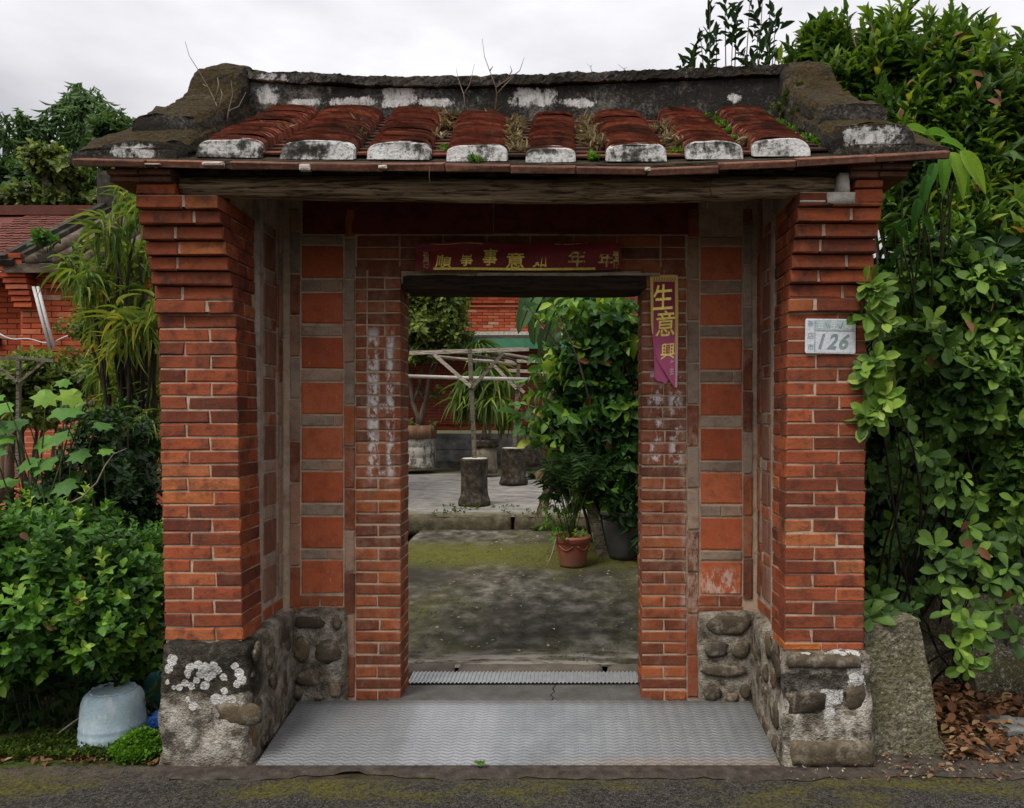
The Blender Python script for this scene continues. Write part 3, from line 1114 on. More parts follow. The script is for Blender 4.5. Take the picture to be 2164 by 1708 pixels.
roll_x = []
for i, ((a, b), (yt, yb), ptop, _) in enumerate(ROLLS):
    xb_ = XX((a + b) / 2, 3.35)
    xt_ = XX(ptop, 4.1)
    w = (b - a) * 3.35 / 1620 * .98
    h = ZZ(yt, 3.35) - z_roof(xb_, 3.35) - .006
    roll_x.append((xb_, xt_, w))
    tm = [arch_tile_mesh(w * .99, h * .98, i * 5 + q) for q in range(4)]
    NT_ = 29
    for k in range(NT_):
        t = k / (NT_ - 1)
        y = lerp(3.385, 4.09, t)
        x = lerp(xb_, xt_, t)
        o = bpy.data.objects.new('arch_tile', tm[R.randrange(4)])
        COL.objects.link(o)
        o.parent = roof
        sag = .004 * math.sin(t * 7 + i) + R.uniform(-.003, .004)
        if R.random() < .06:
            sag += .008
        o.location = Vector((x + R.uniform(-.005, .005), y + R.uniform(-.004, .004), z_roof(x, y) - .002 + sag)) - ORG[roof.name]
        o.rotation_euler = (math.atan(SLOPE) - .24 + R.uniform(-.04, .04), R.uniform(-.02, .02), R.uniform(-.025, .025) - math.atan2(xt_ - xb_, .72))
        o.scale = (R.uniform(.98, 1.03), 1, R.uniform(.96, 1.04))
    # mortar body under the tiles and the rounded end
    prof = arch(w * .86, h * .8, 9)
    mb = MB()
    v = [(xb_ + px_, 3.39, z_roof(xb_, 3.39) + pz) for px_, pz in prof] + [(xt_ + px_, 4.12, z_roof(xt_, 4.12) + pz) for px_, pz in prof]
    f = [(k, k + 1, 9 + k + 1, 9 + k) for k in range(8)]
    f.append(tuple(reversed(range(9))))
    f.append(tuple(range(9, 18)))
    mb.add(v, f)
    mb.build('roll_mortar', M_MORTARD, roof)
    nprof = 17
    prof = arch(w * 1.0, h * 1.0, nprof, .42)
    v, f = [], []
    rings = [(3.352, 1.0), (3.352, .99), (3.375, 1.02), (3.42, .96)]
    for q, (yy, s) in enumerate(rings):
        for (px_, pz) in prof:
            d = noise.noise_vector(Vector((px_ * 16 + i * 3.1, yy * 9, pz * 16))) * .006
            v.append(Vector((xb_ + px_ * s, yy - .012 * (1 - pz / max(h, .01)) + (0 if q > 1 else -.004), z_roof(xb_, yy) + pz * s - .004)) + d)
    for q in range(1, len(rings) - 1):
        for k in range(nprof - 1):
            f.append((q * nprof + k, q * nprof + k + 1, (q + 1) * nprof + k + 1, (q + 1) * nprof + k))
    # front face as strips from the rim down to the base line
    base = len(v)
    m_ = nprof // 2
    for k in range(m_):
        a_, b_ = nprof + k, nprof + k + 1
        c_, d_ = nprof + nprof - 2 - k, nprof + nprof - 1 - k
        f.append((a_, d_, c_, b_) if c_ != b_ else (a_, d_, b_))
    mesh_obj('end_cap', v[:], f, M_CAP, roof)

# pan tiles in the valleys between the rolls
edges = [(-1.66, -1.64)] + [(p[0], p[1]) for p in roll_x] + [(1.3, 1.16)]
for g in range(len(edges) - 1):
    for k in range(12):
        t = k / 11
        y = lerp(3.365, 4.06, t)
        xa = lerp(edges[g][0], edges[g][1], t) + (.1 if g else .05)
        xb2 = lerp(edges[g + 1][0], edges[g + 1][1], t) - .1
        z = z_roof((xa + xb2) / 2, y) + .004 + R.uniform(0, .005)
        o = piece('pan_tile', roof, xa - .012, xb2 + .012, y, y + .11, z, z + .012, M_PAN, ch=.003, tilt=.012)
        o.rotation_euler.x = math.atan(SLOPE) - .13
        o.location.z += .03

# ridge: plastered wall with a coping
RT = [(528, 152), (640, 158), (760, 165), (960, 167), (1150, 162), (1400, 152), (1668, 141)]
xs = [lerp(XX(530, 4.12), XX(1664, 4.12), i / 240) for i in range(241)]


def z_rt(x):
    return interp(x, [(XX(px, 4.12), ZZ(py, 4.12)) for px, py in RT])


def strip(y0, y1, zt, zb, amp, seed, name, mat, parent):
    v, f = [], []
    for i, x in enumerate(xs):
        ring = [(y0, zb), (y0, lerp(zb, zt, .25)), (y0, lerp(zb, zt, .5)), (y0, lerp(zb, zt, .75)), (y0, zt - .008), (y0 + .02, zt), ((y0 + y1) / 2, zt + .006), (y1, zt), (y1, zb)]
        for (yy, zz) in ring:
            b = z_rt(x)
            q = Vector((x, yy, b + zz))
            v.append(q + noise.noise_vector(q * 9 + Vector((seed, 0, 0))) * amp + noise.noise_vector(q * 31) * amp * .8 + noise.noise_vector(q * 75) * amp * .5)
    n = 9
    for i in range(len(xs) - 1):
        for k in range(n):
            f.append((i * n + k, (i + 1) * n + k, (i + 1) * n + (k + 1) % n, i * n + (k + 1) % n))
    f += [tuple(range(n)), tuple(reversed(range((len(xs) - 1) * n, len(xs) * n)))]
    return mesh_obj(name, v, f, mat, parent, False)


ridge = strip(4.10, 4.3, -.055, -.32, .005, 1, 'ridge', M_RIDGE, gate)
strip(4.075, 4.325, 0, -.055, .010, 4, 'coping', M_COPE, ridge)

# gable ridges: stepped, moss-grown curbs running down the two ends of the roof
def gable(sd):
    mb = MB()
    left = sd == 'L'
    ys = [3.33 + i * (4.32 - 3.33) / 70 for i in range(71)]

    def run(prof, amp, seed):
        """prof(y) -> (x centre, width, z bottom, z top)"""
        v, f = [], []
        n = 36
        for y in ys:
            pr = prof(y)
            if pr is None:
                continue
            xc, w, zb, zt = pr
            r0 = [(-.5, 0), (-.52, .35), (-.5, .75), (-.42, .98), (-.15, 1.03), (.15, 1.03), (.42, .98), (.5, .75), (.52, .35), (.5, 0), (.2, -.02), (-.2, -.02)]
            ring = [(lerp(a[0], b[0], k / 3), lerp(a[1], b[1], k / 3)) for a, b in zip(r0, r0[1:] + r0[:1]) for k in range(3)]
            for (u, t) in ring:
                q = Vector((xc + u * w, y, lerp(zb, zt, t)))
                v.append(q + noise.noise_vector(q * 8 + Vector((seed, 2, 0))) * amp * 1.3 + noise.noise_vector(q * 24 + Vector((seed, 2, 0))) * amp * .9 + noise.noise_vector(q * 60 + Vector((seed, 2, 0))) * amp * .45)
        m = len(v) // n
        for i in range(m - 1):
            for k in range(n):
                f.append((i * n + k, i * n + (k + 1) % n, (i + 1) * n + (k + 1) % n, (i + 1) * n + k))
        f += [tuple(reversed(range(n))), tuple(range((m - 1) * n, m * n))]
        mb.add(v, f)
    xc_b, xc_t = (XX(312, 3.35), XX(478, 4.15)) if left else (XX(1838, 3.35), XX(1698, 4.15))
    xm = lambda y: lerp(xc_b, xc_t, (y - 3.35) / .8)
    base = lambda y: z_roof(xm(y), min(y, 4.2)) - .01
    # low outer skirt
    sgn = -1 if left else 1
    run(lambda y: (xm(y) + sgn * .1, .46, base(y) - .01, base(y) + .05) if y < 4.3 else None, .008, 1)
    # lower band
    zl = (interp_l if left else interp_r)
    run(lambda y: (xm(y), lerp(.36, .32, (y - 3.33)), base(y), zl(y)[0]), .009, 3)
    # upper band, set in and stepping up to the block at the ridge end
    run(lambda y: (xm(y) - sgn * .012, lerp(.30, .26, (y - 3.33)), zl(y)[0] - .05, zl(y)[1]) if y > 3.48 else None, .010, 5)
    return mb.build('gable_ridge', M_GABLE, gate, False)


def interp_l(y):
    lo = interp(y, [(3.34, ZZ(302, 3.35)), (3.42, ZZ(284, 3.42)), (3.55, ZZ(268, 3.55)), (4.15, ZZ(212, 4.15))])
    hi = interp(y, [(3.48, ZZ(250, 3.5)), (3.62, ZZ(232, 3.62)), (3.8, ZZ(214, 3.8)), (3.92, ZZ(196, 3.9)), (4.0, ZZ(160, 4.0)), (4.06, ZZ(144, 4.06)), (4.15, ZZ(138, 4.15)), (4.32, ZZ(140, 4.2))])
    return lo, hi


def interp_r(y):
    lo = interp(y, [(3.34, ZZ(268, 3.35)), (3.42, ZZ(258, 3.42)), (3.55, ZZ(252, 3.55)), (4.15, ZZ(206, 4.15))])
    hi = interp(y, [(3.48, ZZ(226, 3.5)), (3.62, ZZ(215, 3.62)), (3.8, ZZ(200, 3.8)), (3.92, ZZ(186, 3.9)), (4.0, ZZ(160, 4.0)), (4.06, ZZ(142, 4.06)), (4.15, ZZ(134, 4.15)), (4.32, ZZ(136, 4.2))])
    return lo, hi


gl_l, gl_r = gable('L'), gable('R')
# ------------------------------------------------------------------ ground, road and courtyard
def ground_extra(m, c):
    n = m.noise(2.2, 5, .65, off=(1, 5, 2))
    g = m.noise(40, 4, .7)
    c = m.mix(m.ramp(n, [(.44, 0), (.6, .85)]), c, m.ramp(g, [(.3, (.02, .035, .008)), (.7, (.07, .1, .02))]))
    return c


M_SOIL = plain_mat('damp soil', [(.3, (.03, .022, .014)), (.6, (.07, .055, .036)), (.8, (.13, .1, .07))], 9, .95, .8, .02, extra=ground_extra)


def asphalt_extra(m, c):
    x, y, z = m.xyz()
    v = m.voronoi(240, 'F1')
    c = m.mix(m.ramp(m.noise(170, 2, .5), [(.6, 0), (.7, .8)]), c, (.2, .19, .17))
    n = m.noise(2.6, 6, .7, stretch=(.8, 2, 1), off=(6, 3, 1))
    k = m.math('MULTIPLY', m.ramp(n, [(.5, 0), (.62, 1)]), m.step(y, 2.9, 3.3))
    g = m.noise(60, 4, .7)
    k = m.math('MULTIPLY', k, m.ramp(g, [(.36, 0), (.55, 1)]))
    c = m.mix(k, c, m.ramp(g, [(.35, (.05, .045, .01)), (.65, (.13, .12, .02))]))
    d = m.math('MULTIPLY', m.step(y, 3.28, 3.46), m.ramp(m.noise(11, 5, .7), [(.38, 0), (.6, .8)]))
    return m.mix(d, c, (.12, .095, .07))


M_ROAD = plain_mat('asphalt', [(.34, (.016, .015, .013)), (.5, (.045, .041, .035)), (.66, (.1, .09, .075))], 80, .95, 1., .012, extra=asphalt_extra, fine=260)
M_APRON = plain_mat('worn concrete apron', [(.3, (.035, .03, .024)), (.6, (.075, .063, .05)), (.8, (.13, .11, .088))], 20, .95, .8, .01)


def yard_extra(m, c):
    x, y, z = m.xyz()
    n = m.noise(1.1, 5, .62, stretch=(1, .5, 1), off=(3, 2, 0))
    g = m.noise(26, 5, .7, stretch=(1, .6, 1))
    # black algae film
    c = m.mix(m.ramp(m.noise(.7, 4, .6, off=(7, .4, 0)), [(.4, .1), (.6, .85)]), c, (.04, .036, .026))
    # moss: thick along a band short of the step, thinner elsewhere
    band = m.window(m.math('ADD', y, m.math('MULTIPLY', n, .9)), 7.6, 8.7, .3)
    k = m.math('MAXIMUM', m.math('MULTIPLY', band, m.ramp(g, [(.32, .3), (.55, 1)])), m.math('MULTIPLY', m.ramp(n, [(.5, 0), (.66, .8)]), m.ramp(g, [(.4, 0), (.6, 1)])))
    right = m.math('MULTIPLY', m.step(x, .1, .9), m.ramp(g, [(.42, 0), (.6, .7)]))
    k = m.math('MAXIMUM', k, right)
    k = m.math('MULTIPLY', k, m.step(y, 8.98, 8.7))
    c = m.mix(k, c, m.ramp(m.noise(60, 4, .7), [(.3, (.055, .058, .01)), (.7, (.15, .15, .028))]))
    # pale scoured edge by the doorway
    e = m.math('MULTIPLY', m.step(y, 4.95, 4.7), m.ramp(m.noise(6, 5, .7, stretch=(.6, 2, 1), off=(2, 2, 2)), [(.42, 0), (.56, 1)]))
    c = m.mix(e, c, (.34, .31, .26))
    # thin cracks and the ragged line where an older layer ends
    v = m.noise(1.3, 6, .62, stretch=(1, .6, 1), off=(8, 8, 8), dist=.6)
    v = m.math('ABSOLUTE', m.math('SUBTRACT', v, .47))
    c = m.mix(m.ramp(v, [(.0015, .8), (.005, 0)]), c, (.02, .018, .014))
    return c


M_YARD = plain_mat('mossy courtyard concrete', [(.34, (.032, .03, .022)), (.5, (.095, .088, .068)), (.68, (.25, .232, .19))], 7, .93, 1., .02, extra=yard_extra, stretch=(1, .7, 1))


def yard2_extra(m, c):
    x, y, z = m.xyz()
    w = m.ramp(m.noise(3, 6, .7, stretch=(.35, 1.4, 1), off=(4, 1, 0)), [(.5, 0), (.68, .7)])
    c = m.mix(w, c, (.36, .34, .32))
    mo = m.math('MULTIPLY', m.math('MAXIMUM', m.step(y, 14.4, 15.6), m.step(y, 9.7, 9.1)), m.ramp(m.noise(9, 4, .7), [(.3, 0), (.5, .85)]))
    return m.mix(mo, c, (.075, .07, .015))


M_YARD2 = plain_mat('upper courtyard paving', [(.3, (.13, .12, .105)), (.55, (.24, .228, .205)), (.8, (.36, .34, .31))], 5, .9, .6, .02, extra=yard2_extra)
M_STEP = plain_mat('mossy step edge', [(.3, (.05, .042, .026)), (.55, (.11, .095, .06)), (.8, (.2, .18, .13))], 11, .95, .9, .02)


def sheet(name, xs, ys, zf, mat, edge=None, amp=0, kind='structure'):
    """a ground sheet as a grid; EDGE(x) moves its near or far edge"""
    v, f = [], []
    nx, ny = len(xs), len(ys)
    for j, y in enumerate(ys):
        for i, x in enumerate(xs):
            yy = y
            if edge and j in edge:
                yy = y + edge[j](x)
            z = zf(x, yy)
            if amp:
                z += amp * noise.noise(Vector((x * 2.1, yy * 2.1, 3)))
            v.append((x, yy, z))
    for j in range(ny - 1):
        for i in range(nx - 1):
            f.append((j * nx + i, j * nx + i + 1, (j + 1) * nx + i + 1, (j + 1) * nx + i))
    o = mesh_obj(name, v, f, mat, smooth=True)
    o['kind'] = kind
    return o


fr = lambda a, b, n: [lerp(a, b, i / (n - 1)) for i in range(n)]
sheet('ground', [-400, -60, -12, -6] + fr(-4, 4, 60) + [6, 12, 60, 400], [-60, -10, 1, 2.5] + fr(3.2, 5, 20) + [6, 8, 12, 20, 60, 600], lambda x, y: -.004 + (.05 * noise.noise(Vector((x * 1.3, y * 1.3, 1))) if 3.6 < y < 8 and abs(x + .2) > 1.9 else 0) + (.0), M_SOIL)
edge = lambda x: .035 * noise.noise(Vector((x * 2.5, 1, 1))) + .02 * noise.noise(Vector((x * 11, 1, 1))) + (.13 if x < -1.75 else 0)
sheet('road', fr(-60, -4, 6) + fr(-3.8, 3.8, 200) + fr(4, 60, 6), [-6, 0, 2, 3.0, 3.2, 3.36], lambda x, y: .006 + .003 * noise.noise(Vector((x * 1.5, y * 1.5, 0))), M_ROAD, {5: edge})
e0 = lambda x: .07 * noise.noise(Vector((x * 1.6, 3, 1))) + .03 * noise.noise(Vector((x * 9, 3, 1))) + .015 * noise.noise(Vector((x * 30, 3, 1)))
sheet('pavement', fr(-1.86, 2.6, 120), [3.385, 3.43, 3.56, 3.75], lambda x, y: .011 if y > 3.425 else .001, M_APRON, {0: e0})

Z_LOW = lambda x, y: .1 + (y - 4.63) * .0382
Z_UP = lambda x, y: .417 + (y - 9.0) * .0099
sheet('courtyard', fr(-1.7, 3.4, 52), fr(4.6, 9.02, 60), Z_LOW, M_YARD, amp=.016)
sheet('upper_courtyard', fr(-9, 6, 60), fr(9.02, 16.6, 40), lambda x, y: Z_UP(x, y), M_YARD2, amp=.012)
st = MB()
x = -9.0
while x < 3.4:
    w = R.uniform(1.1, 1.7)
    v, f = lumpy(x, x + w - .012, 9.0, 9.22, .2, .424 + R.uniform(-.006, .006), .07, .016, x, scale=5)
    o = mesh_obj('step', v, f, M_STEP, smooth=True)
    o['kind'] = 'structure'
    x += w

# ------------------------------------------------------------------ doorway floor
M_SLAB = plain_mat('threshold concrete', [(.3, (.085, .082, .075)), (.6, (.125, .12, .112)), (.8, (.17, .163, .15))], 9, .85, .25, .006)
M_FLAG = plain_mat('threshold flagstone', [(.3, (.12, .1, .075)), (.6, (.18, .155, .12)), (.8, (.23, .2, .16))], 11, .9, .6, .01)
thr = thing('threshold_slab', 'grey concrete door sill with a crack across it, behind the metal ramp', 'door sill', (0, 4.2, .05))
crack = [(0, 0), (.012, .2), (-.006, .38), (.016, .55), (.006, .75), (.02, 1)]
for side in (0, 1):
    pl = [(XX(1163, 4.1) + dx + (.002 if side == 0 else .009), 4.055 + t * .25) for dx, t in crack]
    far = -.94 if side == 0 else .46
    v, f = [], []
    for (x, y) in pl:
        v += [(x, y, .093), (far, y, .092 + side * .002), (x, y, 0), (far, y, 0)]
    for k in range(len(pl) - 1):
        a, b = k * 4, k * 4 + 4
        f += [(a, a + 1, b + 1, b), (a, b, b + 2, a + 2), (a + 1, a + 3, b + 3, b + 1)]
    f += [(0, 2, 3, 1), (len(v) - 4, len(v) - 3, len(v) - 1, len(v) - 2)]
    bm = bmesh.new()
    vv = [bm.verts.new(q) for q in v]
    for q in f:
        bm.faces.new([vv[i_] for i_ in q])
    bmesh.ops.recalc_face_normals(bm, faces=bm.faces)
    bm.verts.index_update()
    f = [tuple(w.index for w in q.verts) for q in bm.faces]
    bm.free()
    mesh_obj('slab', v, f, M_SLAB, thr)
flag = thing('flagstone_sill', 'row of worn brown flagstones on the courtyard side of the door sill', 'stone sill', (0, 4.55, .05))
for a, b in ((-.96, XX(958, 4.5)), (XX(962, 4.5), XX(1278, 4.5)), (XX(1282, 4.5), .48)):
    v, f = lumpy(a, b, 4.475, 4.66, .0, .112, .06, .006, a, scale=7)
    mesh_obj('flagstone', v, f, M_FLAG, flag, True)

M_GALV = Mat('galvanised sheet', .42, .5)
M_GALV.b.inputs['Metallic'].default_value = .55
M_GALV.color(M_GALV.ramp(M_GALV.noise(18, 4, .6), [(.3, (.36, .37, .37)), (.7, (.5, .52, .52))]))
M_GALV = M_GALV.m
mb = MB()
n = 58
xa, xb = XX(860, 4.31), XX(1352, 4.31)
v, f = [], []
for i in range(n * 4 + 1):
    x = lerp(xa, xb, i / (n * 4))
    z = .104 + (.0065 if (i % 4) in (1, 2) else 0)
    v += [(x, 4.306, z - .004), (x, 4.482, z)]
for i in range(n * 4):
    f.append((2 * i, 2 * i + 2, 2 * i + 3, 2 * i + 1))
mb.add(v, f)
o = mb.build('corrugated_strip', M_GALV, origin=(0, 4.4, .1))
tag(o, 'strip of ribbed galvanised metal laid across the doorway behind the sill', 'metal strip')


def ramp_mat():
    m = Mat('tread plate', .5, .5)
    m.b.inputs['Metallic'].default_value = .35
    x, y, z = m.xyz()
    cell = .024
    u = m.math('DIVIDE', x, cell * 1.35)
    w = m.math('DIVIDE', y, cell)
    fu, fw = m.math('FRACT', u), m.math('FRACT', w)
    par = m.math('MODULO', m.math('ABSOLUTE', m.math('FLOOR', u)), 2)
    sg = m.math('SUBTRACT', m.math('MULTIPLY', par, 2), 1)
    a = m.math('SUBTRACT', fu, .5)
    b = m.math('SUBTRACT', fw, .5)
    d = m.math('ABSOLUTE', m.math('ADD', m.math('MULTIPLY', a, .55), m.math('MULTIPLY', m.math('MULTIPLY', b, sg), -1)))
    line = m.math('MULTIPLY', m.step(d, .24, .12), m.step(m.math('ABSOLUTE', a), .47, .4))
    n1, n2 = m.noise(5, 6, .65), m.noise(70, 4, .7)
    c = m.ramp(n1, [(.3, (.2, .215, .222)), (.5, (.26, .276, .283)), (.75, (.31, .325, .332))])
    # a cleaner, brighter length of plate left of the middle
    clean = m.window(x, XX(868, 3.75), XX(1052, 3.75), .025)
    c = m.mix(m.math('MULTIPLY', clean, .4), c, (.4, .4, .44))
    c = m.mix(m.ramp(n2, [(.68, 0), (.78, .9)]), c, (.06, .055, .05))
    c = m.mix(m.ramp(n2, [(.3, .3), (.5, 0)]), c, (.14, .14, .135))
    ed = m.math('MAXIMUM', m.step(m.math('ADD', x, m.math('MULTIPLY', n1, .3)), -1.08, -1.3), m.step(m.math('SUBTRACT', x, m.math('MULTIPLY', n1, .3)), .62, .86))
    c = m.mix(m.math('MULTIPLY', ed, .6), c, (.17, .165, .15))
    c = m.mix(m.math('MULTIPLY', m.step(m.math('ADD', y, m.math('MULTIPLY', n2, .05)), 4.0, 4.06), .7), c, (.1, .095, .08))
    dust = m.math('MULTIPLY', m.step(m.math('ADD', y, m.math('MULTIPLY', n1, .06)), 3.60, 3.5), m.step(x, -.3, .5))
    c = m.mix(m.math('MULTIPLY', dust, .8), c, (.3, .22, .16))
    c = m.mix(m.math('MULTIPLY', line, .42), c, (.1, .1, .105))
    m.color(c)
    m.set(m.b.inputs['Roughness'], m.ramp(n1, [(.3, .62), (.7, .42)]))
    m.bump(m.math('ADD', line, m.math('MULTIPLY', n2, .15)), .7, .004)
    return m.m


M_RAMP = ramp_mat()
mb = MB()
ny = 10
v, f = [], []
for j in range(ny + 1):
    t = j / ny
    y = lerp(3.485, 4.045, t)
    z = lerp(.012, .097, t) + .004 * math.sin(t * 3.1)
    xl, xr = lerp(XX(541, 3.485), XX(626, 4.0), min(1, t * 1.05)), lerp(XX(1648, 3.485), XX(1588, 4.0), min(1, t * 1.05))
    for x in (xl, xr):
        v += [(x, y, z + .004), (x, y, z)]
for j in range(ny):
    a = j * 4
    f += [(a, a + 2, a + 6, a + 4), (a + 1, a + 5, a + 7, a + 3), (a, a + 4, a + 5, a + 1), (a + 2, a + 3, a + 7, a + 6)]
f += [(0, 1, 3, 2), (ny * 4, ny * 4 + 2, ny * 4 + 3, ny * 4 + 1)]
mb.add(v, f)
o = mb.build('metal_ramp', M_RAMP, origin=(-.2, 3.8, .05))
tag(o, 'grey galvanised tread plate ramp sloping up to the doorway', 'ramp')

# ------------------------------------------------------------------ banners and number plate
M_RED = plain_mat('maroon banner paper', [(.3, (.17, .009, .012)), (.7, (.27, .014, .018))], 7, .55, .15, spec=.4)
M_GOLD = Mat('gold foil print', .38, .5)
M_GOLD.b.inputs['Metallic'].default_value = .35
M_GOLD.color(M_GOLD.ramp(M_GOLD.noise(60, 5, .75), [(.3, (.7, .45, .06)), (.55, (.95, .75, .15)), (.8, (1, .9, .45))]))
M_GOLD = M_GOLD.m


def fade_mat(name, top, bottom, z0, z1, rough=.6):
    m = Mat(name, rough, .35)
    x, y, z = m.xyz()
    n = m.noise(9, 5, .65)
    t = m.math('ADD', m.step(z, z1, z0), m.math('MULTIPLY', m.math('SUBTRACT', n, .5), .35))
    m.color(m.ramp(t, [(.15, top), (.85, bottom)]))
    m.bump(n, .25, .01)
    return m.m


def glyphs(text, size, mat, parent, name, put, bold=0., shear=0., keep=None):
    """write TEXT as flat print; PUT maps (x, y) in units of SIZE about the glyph's centre to a world point"""
    c = bpy.data.curves.new('text', 'FONT')
    c.body = text
    c.align_x = 'CENTER'
    c.offset = bold
    c.shear = shear
    c.resolution_u = 4
    o = bpy.data.objects.new('text', c)
    COL.objects.link(o)
    bpy.context.view_layer.update()
    dg = bpy.context.evaluated_depsgraph_get()
    me = bpy.data.meshes.new_from_object(o.evaluated_get(dg))
    vs = [v.co.copy() for v in me.vertices]
    fs = [tuple(p.vertices) for p in me.polygons]
    bpy.data.objects.remove(o)
    bpy.data.curves.remove(c)
    bpy.data.meshes.remove(me)
    if not vs:
        return None
    x0, x1 = min(v.x for v in vs), max(v.x for v in vs)
    y0, y1 = min(v.y for v in vs), max(v.y for v in vs)
    sx, sy = max(x1 - x0, 1e-4), max(y1 - y0, 1e-4)
    pts = [put(((v.x - x0) / sx - .5), ((v.y - y0) / sy - .5), sx / sy) for v in vs]
    if keep:
        fs = [q for q in fs if keep(sum(((vs[i].x - x0) / sx for i in q)) / len(q), sum(((vs[i].y - y0) / sy for i in q)) / len(q))]
    return mesh_obj(name, pts, fs, mat, parent)


# horizontal banner over the door
hb = thing('banner', 'dark maroon paper banner with worn gold characters over the doorway', 'banner', P(1095, 572, 4.07))
yb = lambda px, py: 4.058 - .006 * math.sin(px * .021) - .004 * math.sin(py * .11 + px * .01)
v, f = [], []
NXB, NYB = 44, 8
for j in range(NYB + 1):
    for i in range(NXB + 1):
        px = lerp(878, 1313, i / NXB)
        top = 513 + 2 * math.sin(px * .03) - (1 if px > 1250 else 0)
        py = lerp(top, 572 - 3 * max(0, (px - 1280) / 33), j / NYB)
        if i == NXB:
            px -= 3 * math.sin(j * .9)
        v.append(P(px, py, 4.058) + Vector((0, yb(px, py) - 4.058, 0)))
for j in range(NYB):
    for i in range(NXB):
        a = j * (NXB + 1) + i
        f.append((a, a + NXB + 1, a + NXB + 2, a + 1))
mesh_obj('paper', v, f, M_RED, hb, True)
M_GOLDW = Mat('worn gold print', .45, .5)
M_GOLDW.color(M_GOLDW.ramp(M_GOLDW.noise(38, 5, .7), [(.38, (.14, .016, .016)), (.47, (.55, .36, .09)), (.7, (.85, .7, .3))]))
M_GOLDW = M_GOLDW.m


def band(mb, pts, w, yf):
    """a flat printed line along photo points"""
    for (a, b) in zip(pts, pts[1:]):
        d = Vector((b[0] - a[0], b[1] - a[1])).normalized()
        n = Vector((-d.y, d.x)) * w / 2
        q = []
        for (p, s) in ((a, 1), (b, 1), (b, -1), (a, -1)):
            px, py = p[0] + n.x * s, p[1] + n.y * s
            q.append(P(px, py, 4.058) + Vector((0, yf(px, py) - 4.058 - .0022, 0)))
        mb.add(q, [(3, 2, 1, 0)])


mb = MB()
band(mb, [(916 + i * 18, 568.5 + (0 if i < 19 else (i - 19) * .2)) for i in range(20)], 5, yb)
mb.build('gold_border', M_GOLD, hb)
mb = MB()
band(mb, [(908 + i * 14, 515.6 + 1.6 * math.sin(i * .8)) for i in range(9)], 1.2, yb)
band(mb, [(1172 + i * 14, 515.6 + 1.2 * math.sin(i * .9)) for i in range(6)], 1.0, yb)
mb.build('gold_border', M_GOLDW, hb)
for ch, cx, cy, w, h, cut in (('順', 938, 553, 34, 27, .85), ('事', 987, 547, 26, 33, .72), ('事', 1036, 544, 30, 36, 1.1), ('意', 1089, 550, 38, 34, .95), ('如', 1141, 550, 30, 30, .35), ('年', 1219, 546, 36, 35, .9), ('年', 1281, 548, 34, 34, .8)):
    def put(x, y, asp, cx=cx, cy=cy, w=w, h=h):
        px, py = cx + x * w + y * 3, cy - y * h
        return P(px, py, 4.058) + Vector((0, yb(px, py) - 4.058 - .003, 0))
    glyphs(ch, 1, M_GOLD if ch != '年' else M_GOLDW, hb, 'character', put, bold=.015, keep=(lambda x, y, c=cut: y < c))
for cx in (900, 1301):
    def put(x, y, asp, cx=cx):
        px, py = cx + x * 13, 549 - y * 36
        return P(px, py, 4.058) + Vector((0, yb(px, py) - 4.058 - .003, 0))
    glyphs('福', 1, M_GOLDW, hb, 'emblem', put, bold=.02)

# vertical couplet strip, torn and curled at its foot
M_VB = fade_mat('faded magenta banner', (.26, .022, .05), (.62, .13, .28), ZZ(820, 4.08), ZZ(580, 4.08))
M_VBG = fade_mat('faded gold edge', (.72, .5, .12), (.78, .5, .5), ZZ(830, 4.08), ZZ(640, 4.08), .5)
vb = thing('couplet_banner', 'faded magenta door couplet with gold characters, torn and curling at its foot', 'banner', P(1403, 800, 4.08))


def vrow(py):
    """left and right edge of the strip at a photo height"""
    l = interp(py, [(577, 1374), (680, 1375), (720, 1380), (760, 1388), (800, 1412), (822, 1427)])
    r = interp(py, [(577, 1433), (700, 1433.5), (800, 1431), (822, 1431)])
    return l, r


def vy(px, py):
    return 4.083 - .004 * math.sin(py * .05) - .018 * max(0, (py - 700) / 120) ** 1.5 * (1 - (px - 1380) / 60)


v, f = [], []
NYV, NXV = 40, 8
for j in range(NYV + 1):
    py = lerp(577, 820, j / NYV)
    l, r = vrow(py)
    for i in range(NXV + 1):
        px = lerp(l, r, i / NXV)
        v.append(P(px, py, 4.083) + Vector((0, vy(px, py) - 4.083, 0)))
for j in range(NYV):
    for i in range(NXV):
        a = j * (NXV + 1) + i
        f.append((a, a + NXV + 1, a + NXV + 2, a + 1))
mesh_obj('paper', v, f, M_VB, vb, True)
# the torn flap folded underneath
v = []
fl = [(1380, 722), (1384, 722), (1382, 750), (1392, 756), (1383, 780), (1402, 786), (1384, 800), (1412, 803), (1390, 806), (1409, 808), (1396, 803), (1405, 812)]
for k, (px, py) in enumerate(fl):
    v.append(P(px, py, 4.088) + Vector((0, -.002 * (k % 2), 0)))
mesh_obj('torn_flap', v, [(2 * k, 2 * k + 2, 2 * k + 3, 2 * k + 1) for k in range(5)], M_VB, vb)


def vband(x0, x1, y0, y1, n=24):
    v, f = [], []
    for j in range(n + 1):
        py = lerp(y0, y1, j / n)
        l, r = vrow(py)
        for t in (x0, x1):
            px = lerp(1374, 1433, t)
            px = min(max(px, l), r)
            v.append(P(px, py, 4.083) + Vector((0, vy(px, py) - 4.083 - .0025, 0)))
    for j in range(n):
        f.append((2 * j, 2 * j + 2, 2 * j + 3, 2 * j + 1))
    return v, f


